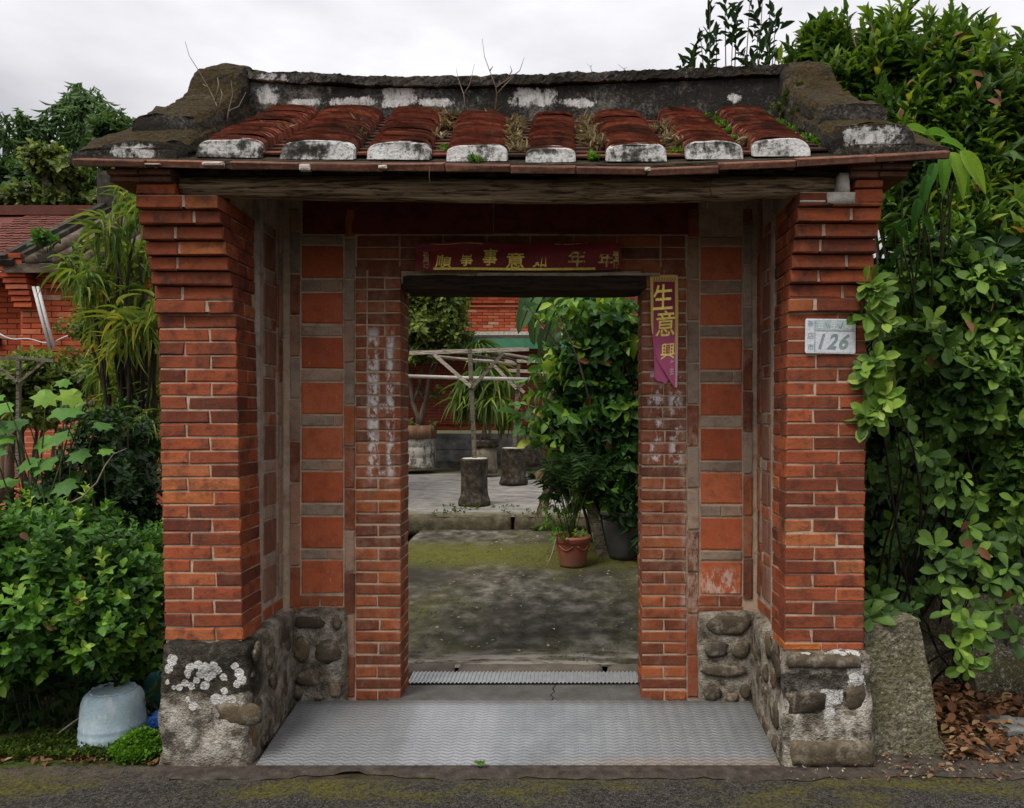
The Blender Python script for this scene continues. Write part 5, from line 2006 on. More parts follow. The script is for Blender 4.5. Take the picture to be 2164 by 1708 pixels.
def prism(front, y0, y1, yt, amp, seed, step=5):
    """a broken block from its outline (x, z) seen from the road; its top leans back by YT"""
    pts = []
    for (a, b) in zip(front, front[1:] + front[:1]):
        for k in range(step):
            pts.append((lerp(a[0], b[0], k / step), lerp(a[1], b[1], k / step)))
    zs = [p[1] for p in pts]
    z0, z1 = min(zs), max(zs)
    cx, cz = sum(p[0] for p in pts) / len(pts), sum(zs) / len(pts)
    v, f = [], []
    n = len(pts)
    ny_ = 6
    rings = []
    for sc in (.0, .35, .7, .94):
        rings.append((0, sc))
    for j in range(ny_ + 1):
        rings.append((j / ny_, 1))
    rings.append((1, .6))
    rings.append((1, 0))
    for (t, sc) in rings:
        for (x, z) in pts:
            q = Vector((lerp(cx, x, sc), lerp(y0, y1, t) + yt * (z - z0) / (z1 - z0), lerp(cz, z, sc)))
            v.append(q + noise.noise_vector(q * 8 + Vector((seed, 0, 0))) * amp + noise.noise_vector(q * 30 + Vector((seed, 0, 0))) * amp * .4)
    for i in range(len(rings) - 1):
        for k in range(n):
            f.append((i * n + k, i * n + (k + 1) % n, (i + 1) * n + (k + 1) % n, (i + 1) * n + k))
    return v, f


ys_ = 3.6
out = [(XX(px, ys_), ZZ(py, ys_)) for px, py in ((1848, 1625), (1842, 1560), (1836, 1460), (1829, 1326), (1946, 1312), (1962, 1390), (1976, 1470), (1984, 1560), (2018, 1608), (2018, 1630))]
v, f = prism(out, ys_, 3.95, .03, .008, 3)
o = mesh_obj('concrete_stump', v, f, M_EXPO, smooth=False, origin=P(1920, 1610, ys_))
tag(o, 'rough broken concrete block standing against the right pillar', 'concrete block')
M_ROCK = plain_mat('mossy boulder', [(.3, (.05, .045, .028)), (.55, (.11, .1, .065)), (.8, (.19, .17, .11))], 8, .95, 1., .02, extra=granite_extra)
yq = 4.35
out = [(XX(px, yq), ZZ(py, yq)) for px, py in ((2080, 1520), (2060, 1400), (2075, 1330), (2110, 1285), (2150, 1290), (2230, 1310), (2290, 1400), (2300, 1520))]
v, f = prism(out, yq, 5.0, .2, .03, 8)
o = mesh_obj('boulder', v, f, M_ROCK, smooth=True, origin=P(2150, 1500, yq))
tag(o, 'large mossy boulder under the shrub at the right', 'boulder')
yq = 4.5
out = [(XX(px, yq), ZZ(py, yq)) for px, py in ((1960, 1520), (1950, 1440), (1965, 1400), (2000, 1385), (2050, 1395), (2075, 1430), (2080, 1520))]
v, f = prism(out, yq, 4.9, .1, .025, 12)
o = mesh_obj('boulder', v, f, M_ROCK, smooth=True, origin=P(2010, 1500, yq))
tag(o, 'dark low rock between the broken concrete block and the large boulder', 'rock')
M_SLATE = plain_mat('grey slate', [(.3, (.09, .095, .09)), (.7, (.2, .21, .2))], 14, .8, .4)
for (px, py, w, dpt, hh, lab) in ((2130, 1540, 55, .12, .03, 'flat grey stone slab lying on the dead leaves'), (2160, 1560, 50, .1, .03, 'second flat grey stone in front of the first, at the edge of the dead leaves')):
    c = P(px, py, 3.9)
    c.z = .02
    v, f = lumpy(c.x - w * .0012, c.x + w * .0014, c.y - dpt, c.y + dpt, .0, hh + .02, .04, .014, px)
    o = mesh_obj('flat_stone', v, f, M_SLATE, origin=c)
    tag(o, lab, 'stone', 'flat grey stones on the leaf litter')
# ------------------------------------------------------------------ plants
def leaf_mat(name, stops, rough=.45, transl=.28, spec=.35):
    rough, spec = max(rough, .48), min(spec, .2)
    m = Mat(name, rough, spec)
    f = m.math('FRACT', m.math('ADD', m.attr('leafvar'), m.math('MULTIPLY', m.rand(), .0)))
    c = m.ramp(f, stops)
    n = m.noise(35, 3, .6)
    c = m.mix(m.ramp(n, [(.4, .3), (.7, 0)]), c, m.mix(1, c, (.5, .55, .4), 'MULTIPLY'))
    m.color(c)
    tr = m.t.nodes.new('ShaderNodeBsdfTranslucent')
    m.set(tr.inputs['Color'], m.mix(1, c, (1.3, 1.35, .7), 'MULTIPLY'))
    ms = m.t.nodes.new('ShaderNodeMixShader')
    ms.inputs[0].default_value = transl
    out = m.t.nodes['Material Output']
    m.t.links.new(m.b.outputs[0], ms.inputs[1])
    m.t.links.new(tr.outputs[0], ms.inputs[2])
    m.t.links.new(ms.outputs[0], out.inputs['Surface'])
    return m.m


def template(ws, droop=.25, fold=.25, wave=0.):
    """leaf of unit length and unit half width; ws = [(t, half width)]; first and last rows are points"""
    v = [(0, ws[0][0], 0)]
    rows = []
    for t, w in ws[1:-1]:
        z = -droop * t * t
        n = len(v)
        v += [(-w, t, z + fold * w * .5), (0, t, z), (w, t, z + fold * w * .5)]
        rows.append(n)
    v.append((0, ws[-1][0], -droop * ws[-1][0] ** 2))
    f = []
    a = rows[0]
    f += [(0, a + 1, a), (0, a + 2, a + 1)]
    for a, b in zip(rows, rows[1:]):
        for k in (0, 1):
            f += [(a + k, a + k + 1, b + k + 1), (a + k, b + k + 1, b + k)]
    b, e = rows[-1], len(v) - 1
    f += [(b, b + 1, e), (b + 1, b + 2, e)]
    return np.array(v), np.array(f)


T_OVAL = template([(0, 0), (.22, .75), (.55, 1), (.82, .55), (1, 0)], .18, .3)
T_OBOV = template([(0, 0), (.3, .5), (.62, 1), (.85, .8), (1, 0)], .2, .22)
T_LANCE = template([(0, 0), (.2, .7), (.5, 1), (.78, .55), (1, 0)], .3, .35)
T_BLADE = template([(0, 0), (.12, .8), (.3, 1), (.5, .95), (.7, .75), (.87, .4), (1, 0)], 1.0, .3)
T_SMALL = template([(0, 0), (.45, 1), (1, 0)], .1, .3)


def unit(a):
    return a / np.maximum(np.linalg.norm(a, axis=-1, keepdims=True), 1e-9)


class Leaves:
    def __init__(s):
        s.p, s.a, s.n, s.l, s.w, s.c = [], [], [], [], [], []

    def add(s, p, a, n, l, w, c):
        s.p.append(p), s.a.append(a), s.n.append(n), s.l.append(l), s.w.append(w), s.c.append(c)
        return s

    def arrays(s):
        p, a, n = (np.concatenate(x) for x in (s.p, s.a, s.n))
        l, w, c = (np.concatenate(x) for x in (s.l, s.w, s.c))
        a = unit(a)
        sd = unit(np.cross(a, n))
        n = np.cross(sd, a)
        return p, a, n, sd, l, w, c


def shoots(rng, pts, dirs, k, L, length, ratio=.22, ang=(80, 25), droop=.15, young=.35, spread=.15, var0=0., jl=.4):
    """leafy shoots that end at PTS and point along DIRS, K leaves on each"""
    N = len(pts)
    d = unit(dirs)
    ref = np.where(np.abs(d[:, 2:3]) > .9, np.array([[1., 0, 0]]), np.array([[0., 0, 1]]))
    u = unit(np.cross(d, ref))
    v = np.cross(d, u)
    j = np.arange(k)
    t = (j + .5) / k
    az = j[None] * 2.4 + rng.uniform(0, 6.28, (N, 1)) + rng.normal(0, .25, (N, k))
    an = np.radians(ang[0] + (ang[1] - ang[0]) * t)[None] + rng.normal(0, spread, (N, k))
    rad = np.cos(az)[..., None] * u[:, None] + np.sin(az)[..., None] * v[:, None]
    ax = d[:, None] * np.cos(an)[..., None] + rad * np.sin(an)[..., None]
    nr = d[:, None] * np.sin(an)[..., None] - rad * np.cos(an)[..., None]
    ax[..., 2] -= droop
    nr[..., 2] += .35
    nr += rng.normal(0, .15, nr.shape)
    p = pts[:, None] + d[:, None] * (L * (t - 1))[None, :, None]
    sz = length * (1 + rng.uniform(-jl, jl, (N, k))) * (1 - .3 * t[None] ** 3)
    vv = np.clip(var0 + rng.uniform(0, .55, (N, 1)) + young * t[None] ** 2 * rng.uniform(0, 1.2, (N, 1)) + rng.normal(0, .06, (N, k)), .01, .985)
    f = lambda q: q.reshape(-1, 3)
    return f(p), f(ax), f(nr), sz.ravel(), (sz * ratio).ravel(), vv.ravel()


def crown(rng, ells, n, shell=.55, up=.5, front=.0, wob=.3):
    """points and outward directions through the shells of a few ellipsoids"""
    w = np.array([(r[0] * r[1] + r[1] * r[2] + r[0] * r[2]) for c, r in ells])
    idx = rng.choice(len(ells), n, p=w / w.sum())
    C = np.array([tuple(c) for c, r in ells])[idx]
    Rr = np.array([tuple(r) for c, r in ells])[idx]
    d = unit(rng.normal(0, 1, (n, 3)) + np.array([0, -front, .15]))
    ph = rng.uniform(0, 6.28, (len(ells), 3))[idx]
    b = 1 + wob * (np.sin(d[:, 0] * 4.3 + ph[:, 0]) * np.sin(d[:, 1] * 3.7 + ph[:, 1]) + np.sin(d[:, 2] * 5.1 + ph[:, 2]) * .5)
    r = rng.uniform(shell ** 2, 1, n) ** .5 * b
    p = C + d * Rr * r[:, None]
    o = unit(d / Rr) + np.array([0, 0, up]) + rng.normal(0, .3, (n, 3))
    return p, unit(o)


def leaf_mesh(name, T, L, mat, parent, sel=None, kind=None):
    p, a, n, sd, l, w, c = L if isinstance(L, tuple) else L.arrays()
    if sel is not None:
        p, a, n, sd, l, w, c = (x[sel] for x in (p, a, n, sd, l, w, c))
    V, F = T
    N, K = len(p), len(V)
    if N == 0:
        return None
    o0 = ORG[parent.name] if parent else Vector((0, 0, 0))
    co = (p[:, None] - np.array(o0)) + sd[:, None] * (V[None, :, 0:1] * w[:, None, None]) + a[:, None] * (V[None, :, 1:2] * l[:, None, None]) + n[:, None] * (V[None, :, 2:3] * l[:, None, None] * .9)
    co[..., :] += 0
    idx = (F[None] + (np.arange(N) * K)[:, None, None]).reshape(-1)
    me = bpy.data.meshes.new(name)
    me.vertices.add(N * K)
    me.vertices.foreach_set('co', co.astype(np.float32).ravel())
    nf = N * len(F)
    me.loops.add(nf * 3)
    me.loops.foreach_set('vertex_index', idx.astype(np.int32))
    me.polygons.add(nf)
    me.polygons.foreach_set('loop_start', np.arange(0, nf * 3, 3, dtype=np.int32))
    at = me.attributes.new('leafvar', 'FLOAT', 'POINT')
    at.data.foreach_set('value', np.repeat(c, K).astype(np.float32))
    me.materials.append(mat)
    me.update()
    me.validate()
    o = bpy.data.objects.new(name, me)
    COL.objects.link(o)
    if parent:
        o.parent = parent
    ORG[o.name] = o0
    if kind:
        o['kind'] = kind
    return o


_lm = {}


def leaf_objects(name, T, L, sel, mat, parent):
    """single leaves as parts of their plant, sharing a few meshes"""
    p, a, n, sd, l, w, c = L
    V, F = T
    o0 = ORG[parent.name]
    for i in sel:
        q = min(9, int(c[i] * 10))
        rt = round(float(w[i] / l[i]) * 20) / 20
        key = (id(T), mat.name, q, rt)
        if key not in _lm:
            me = bpy.data.meshes.new(name)
            me.from_pydata([(x * rt, y, z * .9) for x, y, z in V.tolist()], [], [tuple(t) for t in F.tolist()])
            at = me.attributes.new('leafvar', 'FLOAT', 'POINT')
            at.data.foreach_set('value', [(q + .5) / 10] * len(V))
            me.materials.append(mat)
            _lm[key] = me
        o = bpy.data.objects.new(name, _lm[key])
        COL.objects.link(o)
        o.parent = parent
        S, A_, N_ = (Vector(x[i]) for x in (sd, a, n))
        s = float(l[i])
        m = Matrix((S * s, A_ * s, N_ * s)).transposed().to_4x4()
        m.translation = Vector(p[i]) - o0
        o.matrix_local = m


def foliage(parent, T, L, mat, n_parts=0, leaf='leaf', rest='foliage'):
    arr = L.arrays()
    N = len(arr[0])
    if n_parts:
        p, l = arr[0], arr[4]
        d = np.linalg.norm(p - np.array([0, 0, 1.6]), axis=1)
        px = 1195 + 1620 * p[:, 0] / p[:, 1]
        py = 880 - 1620 * (p[:, 2] - 1.6) / p[:, 1]
        vis = (px > -10) & (px < 2174) & (py > -10) & (py < 1718)
        score = np.where(vis, l / d ** 2.2, 0)
        order = np.argsort(-score)
        sel = [i for i in order[:n_parts] if score[i] > 0]
        leaf_objects(leaf, T, arr, sel, mat, parent)
        mask = np.ones(N, bool)
        mask[sel] = False
        leaf_mesh(rest, T, arr, mat, parent, mask, 'stuff')
    else:
        leaf_mesh(rest, T, arr, mat, parent, None, 'stuff')


def stems(parent, base, tips, mat, r0=.03, r1=.006, wob=.15, name='stem', seg=7, spread=.05, n=6):
    rr = random.Random(len(tips) * 13 + int(abs(base.x) * 100))
    mb = MB()
    for tip in tips:
        tip = Vector(tip)
        b = base + Vector((rr.uniform(-1, 1) * spread, rr.uniform(-1, 1) * spread, 0))
        L = (tip - b).length
        o1, o2 = Vector((rr.uniform(-1, 1), rr.uniform(-1, 1), rr.uniform(-.3, .6))) * wob * L, Vector((rr.uniform(-1, 1), rr.uniform(-1, 1), 0)) * wob * .5 * L
        pts = []
        for k in range(seg + 1):
            t = k / seg
            q = b.lerp(tip, t)
            q.z = lerp(b.z, tip.z, t ** .8)
            q += o1 * math.sin(math.pi * t) * .5 + o2 * math.sin(2 * math.pi * t) * .5
            pts.append(q)
        mb.tube(pts, [lerp(r0, r1, k / seg) for k in range(seg + 1)], n)
    return mb.build(name, mat, parent, True)


M_BARK = plain_mat('grey bark', [(.3, (.07, .055, .04)), (.6, (.16, .13, .1)), (.8, (.24, .21, .17))], 12, .9, .7, .015, stretch=(1, 1, .25))
M_DBARK = plain_mat('dark bark', [(.3, (.015, .012, .009)), (.7, (.045, .036, .026))], 12, .9, .5)
M_TWIG = plain_mat('dry twig', [(.3, (.17, .13, .1)), (.7, (.3, .25, .2))], 20, .9, .2)
M_GSTEM = plain_mat('green stem', [(.3, (.035, .05, .018)), (.7, (.08, .1, .035))], 20, .7, .1)

G_HEDGE = leaf_mat('hedge leaf', [(0, (.025, .07, .014)), (.3, (.05, .13, .024)), (.6, (.1, .235, .032)), (.82, (.19, .36, .045)), (1, (.34, .46, .08))])
G_GLOSS = leaf_mat('evergreen leaf', [(0, (.024, .06, .014)), (.35, (.07, .145, .026)), (.65, (.15, .265, .04)), (.88, (.26, .39, .06)), (1, (.36, .46, .1))], .42, .24, .3)
G_TALL = leaf_mat('tall shrub leaf', [(0, (.03, .065, .014)), (.35, (.07, .14, .024)), (.6, (.15, .25, .03)), (.8, (.27, .36, .04)), (.95, (.38, .33, .06)), (1, (.32, .12, .05))], .45, .32)
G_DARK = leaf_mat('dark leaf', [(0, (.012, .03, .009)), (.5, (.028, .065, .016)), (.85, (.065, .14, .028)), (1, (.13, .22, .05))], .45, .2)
G_BROAD = leaf_mat('broad leaf', [(0, (.03, .09, .018)), (.4, (.06, .17, .03)), (.75, (.14, .31, .04)), (1, (.3, .44, .07))], .42, .35)
G_YARD = leaf_mat('yard shrub leaf', [(0, (.02, .058, .016)), (.4, (.05, .125, .028)), (.68, (.11, .23, .035)), (.88, (.28, .42, .05)), (1, (.52, .56, .09))], .4, .32)
G_DRAC = leaf_mat('drooping leaf', [(0, (.04, .075, .02)), (.35, (.1, .17, .035)), (.65, (.2, .28, .055)), (.88, (.34, .36, .06)), (1, (.48, .38, .05))], .45, .32)
G_OLIVE = leaf_mat('olive leaf', [(0, (.05, .07, .02)), (.35, (.12, .17, .04)), (.65, (.23, .29, .06)), (1, (.4, .43, .1))], .5, .3)
G_FAR = leaf_mat('far tree leaf', [(0, (.022, .05, .022)), (.4, (.055, .11, .038)), (.75, (.13, .2, .06)), (1, (.22, .28, .1))], .55, .28)
G_BAMB = leaf_mat('bamboo leaf', [(0, (.05, .1, .035)), (.5, (.1, .18, .06)), (1, (.2, .28, .1))], .55, .4)
G_DRY = leaf_mat('dead leaf', [(0, (.07, .03, .016)), (.35, (.14, .06, .028)), (.65, (.22, .1, .045)), (.85, (.3, .17, .08)), (1, (.34, .24, .13))], .75, .1, .2)
G_STRAW = leaf_mat('dry grass', [(0, (.16, .11, .06)), (.5, (.32, .25, .16)), (1, (.52, .45, .34))], .8, .15, .1)
G_HERB = leaf_mat('bright herb leaf', [(0, (.06, .16, .012)), (.5, (.12, .27, .02)), (1, (.22, .38, .04))], .5, .35)
G_MOSS = leaf_mat('moss leaf', [(0, (.03, .055, .01)), (.5, (.07, .11, .015)), (.8, (.12, .17, .025)), (1, (.2, .17, .07))], .7, .2, .1)


def rs(n):
    return np.random.default_rng(n)


def E(px, py, Y, rx, ry, rz):
    """ellipsoid: photo centre and depth, half sizes in photo px (x, z) and metres (y)"""
    s = Y / 1620
    return (P(px, py, Y), (rx * s, ry, rz * s))


# ---- hedge at the left of the gateway
g = rs(1)
hedge = thing('hedge', 'dense bright green small-leaved hedge left of the gateway', 'hedge', (-2.6, 4.3, 0))
ells = [E(60, 1180, 4.0, 120, .5, 130), E(180, 1220, 3.95, 110, .45, 140), E(290, 1260, 3.95, 80, .4, 120), E(-60, 1230, 4.0, 120, .5, 160), E(300, 1180, 4.3, 70, .4, 80), E(110, 1320, 3.9, 110, .35, 90), E(250, 1330, 3.9, 90, .35, 80), E(10, 1340, 3.9, 110, .4, 100), E(-180, 1250, 4.1, 120, .6, 180)]
L = Leaves()
pts, dr = crown(g, ells, 2300, .6, .45, .7)
L.add(*shoots(g, pts, dr, 9, .1, .05, .3, (75, 30), .1, .5, .2))
pts, dr = crown(g, ells, 260, .98, 1.0, 1.0)
pts = pts + dr * g.uniform(0, .09, (len(pts), 1))
L.add(*shoots(g, pts, dr, 12, .17, .055, .3, (75, 25), .1, .6, .2, .2, .4))
pts, dr = crown(g, ells, 900, .2, .3, .2)
L.add(*shoots(g, pts, dr, 8, .1, .045, .3, (80, 40), .1, .1, .2))
foliage(hedge, T_OVAL, L, G_HEDGE, 0)
stems(hedge, Vector((-2.5, 4.2, 0)), [P(px, py, 4.1) for px, py in ((40, 1250), (110, 1200), (180, 1280), (230, 1180), (290, 1250), (320, 1330), (-60, 1260), (150, 1350), (260, 1360))], M_BARK, .012, .004, .1, spread=.5)

# undergrowth below it: broader leaves in the shade
und = thing('undergrowth_plant', 'dark broad-leaved plants growing in the shade under the small-leaved hedge', 'plant', (-2.7, 3.9, 0))
L = Leaves()
pts = np.array([tuple(P(g.uniform(-60, 345), g.uniform(1395, 1545), 3.78 + abs(g.normal(0, .18)))) for _ in range(70)])
pts[:, 2] = np.maximum(pts[:, 2], .04)
dr = unit(g.normal(0, .5, (70, 3)) + np.array([0, -.3, 1]))
L.add(*shoots(g, pts, dr, 6, .12, .085, .27, (85, 40), .15, .15, .25))
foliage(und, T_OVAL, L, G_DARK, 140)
mb = MB()
for q in pts:
    mb.tube([Vector((q[0] + g.normal(0, .03), q[1] + .05, 0)), Vector(q)], [.004, .002], 5)
mb.build('stem', M_GSTEM, und, True)
und['label'] = 'dark broad-leaved plants growing in the shade under the small-leaved hedge'

# dark fill behind hedge and undergrowth: older shrubs
bk2 = thing('shrub', 'dark leafy shrub behind the hedge and close to the left pillar', 'shrub', (-2.9, 5.3, 0))
ells = [E(250, 960, 5.2, 100, .45, 120), E(180, 1060, 5.0, 120, .4, 110), E(300, 1080, 5.0, 60, .4, 120), E(60, 1150, 5.2, 160, .4, 140), E(270, 1400, 4.7, 130, .3, 180), E(60, 1400, 4.8, 160, .3, 200)]
L = Leaves()
pts, dr = crown(g, ells, 1300, .35, .4, .5)
L.add(*shoots(g, pts, dr, 9, .12, .062, .28, (75, 35), .1, .35, .2))
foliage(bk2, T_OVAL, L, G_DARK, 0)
stems(bk2, Vector((-2.9, 5.2, 0)), [P(px, py, 5.1) for px, py in ((220, 960), (270, 900), (310, 1000), (160, 1040), (60, 1140))], M_BARK, .02, .005, .12)

# lobed-leaf plant
T_LOBE_V, T_LOBE_F = [], []
ctr = (0, .38, 0)
lob = []
for k, (a, r) in enumerate(((-150, .42), (-118, .34), (-90, .58), (-64, .42), (-38, .68), (-18, .46), (0, 1.0 - .38), (18, .46), (38, .68), (64, .42), (90, .58), (118, .34), (150, .42))):
    t = math.radians(a)
    lob.append((math.sin(t) * r, .38 + math.cos(t) * r, -.18 * r + (.05 if r < .3 else 0)))
V = [(0, 0, 0), ctr] + lob
Fq = [(1, 2 + k + 1, 2 + k) for k in range(12)] + [(0, 1, 2), (0, 14, 1)]
T_LOBE = (np.array([(x * 1.0, y, z) for x, y, z in V]), np.array(Fq))
lobed = thing('lobed_leaf_plant', 'young plant with big bright lobed leaves rising above the hedge at the left', 'plant', P(110, 1120, 4.7))
lobed.location.z = 0
ORG[lobed.name].z = 0
L = Leaves()
spots = [(20, 868, 62), (95, 838, 52), (140, 812, 40), (165, 838, 48), (60, 905, 56), (120, 880, 60), (180, 862, 46), (90, 940, 62), (150, 925, 58), (205, 905, 46), (60, 985, 58), (120, 985, 70), (180, 965, 60), (95, 1040, 62), (150, 1030, 66), (40, 1030, 50), (215, 960, 40),
         (310, 1135, 52), (318, 1160, 40), (0, 905, 52), (-20, 960, 60), (8, 846, 40), (32, 935, 50), (130, 1075, 50), (75, 1085, 46), (175, 1010, 44)]
N = len(spots)
pp_ = np.array([tuple(P(a, b - s * .3, 4.55 + .25 * g.random())) for a, b, s in spots])
ax = np.stack([g.normal(0, .55, N), g.uniform(-1, -.3, N), g.uniform(-.75, -.1, N)], 1)
nn = np.stack([g.normal(0, .2, N), g.uniform(-.7, -.2, N), g.uniform(.6, 1, N)], 1)
ln = np.array([s for a, b, s in spots]) * 4.6 / 1620 * 1.0 * g.uniform(.75, 1.15, N)
L.add(pp_, ax, nn, ln, ln * .95, np.clip(g.uniform(.3, .8, N) + np.array([.25 if b < 900 else 0 for a, b, s in spots]), 0, .98))
leaf_objects('leaf', T_LOBE, L.arrays(), range(N), G_BROAD, lobed)
stems(lobed, lobed.location.copy(), [Vector(q) for q in pp_], M_GSTEM, .008, .003, .08, spread=.25)

# bare fibrous trunk at the far left
mb = MB()
for k in range(5):
    mb.tube([P(6 + k * 4, 1060, 5.4), P(2 + k * 5, 980, 5.4 - .02 * (k % 2)), P(-4 + k * 8, 915, 5.4), P(-14 + k * 15 + 4 * (k % 2), 885 + 9 * (k % 3), 5.38)], [.022, .024, .016, .004], 6)
o = mb.build('bare_palm', plain_mat('fibrous trunk', [(.3, (.1, .06, .04)), (.7, (.24, .16, .11))], 14, .9, .8, .02, stretch=(1, 1, .2)), smooth=True, origin=P(10, 1060, 5.4))
tag(o, 'short fibrous brown palm stem behind the lobed leaves at the far left', 'palm')

# shrub with pale leaves behind the garden frame
sh = thing('shrub', 'round pale olive shrub behind the thin garden frame, before the house wall', 'shrub', P(80, 1000, 7.6))
sh.location.z = 0
ORG[sh.name].z = 0
ells = [E(60, 800, 7.6, 75, .5, 55), E(130, 800, 7.7, 55, .45, 55), E(10, 830, 7.6, 60, .5, 50), E(90, 860, 7.6, 80, .45, 45)]
L = Leaves()
pts, dr = crown(g, ells, 900, .5, .5, .4)
L.add(*shoots(g, pts, dr, 9, .16, .085, .26, (75, 30), .12, .35, .2))
foliage(sh, T_OVAL, L, G_OLIVE, 0)
stems(sh, Vector(sh.location), [P(px, py, 7.6) for px, py in ((30, 800), (80, 780), (140, 800), (100, 850), (10, 840))], M_BARK, .03, .006, .1)
sh2 = thing('shrub', 'grey green twiggy shrub between the house wall and the drooping-leaf tree', 'shrub', P(220, 1000, 7.4))
sh2.location.z = 0
ORG[sh2.name].z = 0
ells = [E(215, 690, 7.4, 60, .5, 50), E(250, 780, 7.3, 70, .5, 70), E(240, 880, 7.2, 80, .4, 60), E(300, 850, 6.8, 50, .4, 110)]
L = Leaves()
pts, dr = crown(g, ells, 800, .35, .5, .3)
L.add(*shoots(g, pts, dr, 9, .16, .06, .25, (75, 30), .1, .2, .25))
foliage(sh2, T_OVAL, L, G_OLIVE, 0)
stems(sh2, Vector(sh2.location), [P(px, py, 7.3) for px, py in ((200, 680), (240, 720), (270, 780), (230, 860), (300, 820))], M_BARK, .03, .006, .12)

# drooping-leaf tree beside the left pillar
YD = 5.6
dt = thing('drooping_leaf_tree', 'tree with tufts of long drooping strap leaves beside the left pillar', 'tree', P(300, 1050, YD))
dt.location.z = 0
ORG[dt.name].z = 0
heads = [(222, 470, 62, 0), (262, 410, 55, .1), (300, 430, 70, .0), (245, 520, 66, 0), (290, 520, 70, 0), (150, 545, 62, 0), (185, 580, 66, .05), (228, 612, 60, .35), (275, 590, 66, .1), (310, 610, 66, 0), (255, 665, 66, .2), (300, 680, 70, .15), (225, 690, 50, .2), (265, 720, 55, .35), (305, 745, 60, .4), (330, 520, 60, .1), (330, 640, 60, .1), (285, 815, 55, .0), (255, 780, 50, .1), (240, 840, 50, 0), (215, 770, 45, .1), (275, 880, 50, 0), (330, 900, 55, 0), (200, 650, 50, .3), (320, 830, 60, .05), (330, 740, 50, .3), (300, 880, 50, .1)]
L = Leaves()
for (hx, hy, ln, yel) in heads:
    n = 54
    c = np.array(tuple(P(hx, hy, YD + g.uniform(-.25, .35))))
    lm = ln * YD / 1620 * .78
    az = g.uniform(0, 6.28, n)
    el = np.radians(g.uniform(-70, 60, n))
    ax = np.stack([np.cos(az) * np.cos(el), np.sin(az) * np.cos(el), np.sin(el)], 1)
    nn = np.stack([-np.cos(az) * np.sin(el), -np.sin(az) * np.sin(el), np.cos(el)], 1) + g.normal(0, .15, (n, 3))
    ll = lm * g.uniform(.7, 1.15, n)
    p0 = c + ax * .03 + np.stack([g.normal(0, .03, n), g.normal(0, .03, n), g.uniform(-.14, .03, n)], 1)
    L.add(p0, ax, nn, ll, ll * .062, np.clip(g.uniform(.15, .8, n) + yel + .12 * (el > .6), 0, .98))
foliage(dt, T_BLADE, L, G_DRAC, 300)
stems(dt, Vector(dt.location), [P(hx, hy + 8, YD) for hx, hy, _, _ in heads], M_DBARK, .022, .007, .06, spread=.08)

# ---- distant trees
def far_tree(name, label, px, Y, ells, n, k, ln, ratio, mat, T=T_OVAL, seed=0, grp='trees beyond the house on the left', ztop=0):
    g = rs(100 + seed)
    c = P(px, 880, Y)
    t = thing(name, label, 'tree', (c.x, Y, 0), grp)
    L = Leaves()
    pts, dr = crown(g, ells, n, .55, .5, .5)
    L.add(*shoots(g, pts, dr, k, ln * 2, ln, ratio, (75, 35), .15, .3, .25))
    leaf_mesh('crown', T, L, mat, t, None, 'stuff')
    base = Vector((c.x, Y, 0))
    stems(t, base, [e[0] for e in ells], M_BARK, .18, .05, .05, 'trunk', spread=.2)
    return t


far_tree('broadleaf_tree', 'tall dark broadleaf tree behind the red tiled roof', 60, 20, [E(40, 410, 20, 90, 1.2, 55), E(120, 400, 20, 70, 1.2, 55), E(10, 380, 20.5, 50, 1, 45), E(90, 440, 19.5, 100, 1, 45)], 1500, 9, .17, .4, G_FAR, seed=1)
far_tree('broadleaf_tree', 'dark rounded broadleaf tree beside the ridge post of the house', 200, 19, [E(200, 400, 19, 80, 1.2, 50), E(262, 330, 19, 40, 1.2, 42), E(160, 430, 18.5, 80, 1, 55), E(290, 380, 19, 60, 1, 90)], 1700, 9, .16, .4, G_FAR, seed=2)
far_tree('broadleaf_tree', 'open-crowned tree showing sky through its branches between the bamboo tops', 110, 17, [E(110, 335, 17, 34, .5, 30), E(140, 360, 17, 40, .5, 36), E(95, 345, 17, 34, .5, 30), E(70, 430, 17.5, 100, .8, 45), E(190, 440, 17.5, 80, .8, 45)], 800, 9, .15, .38, G_OLIVE, seed=3)
far_tree('broadleaf_tree', 'broadleaf tree filling the gap under the gateway roof at the left', 330, 18, [E(330, 420, 18, 90, 1, 120), E(270, 300, 18.5, 50, .8, 50), E(400, 400, 18, 80, 1, 110)], 1500, 9, .16, .4, G_FAR, seed=4)


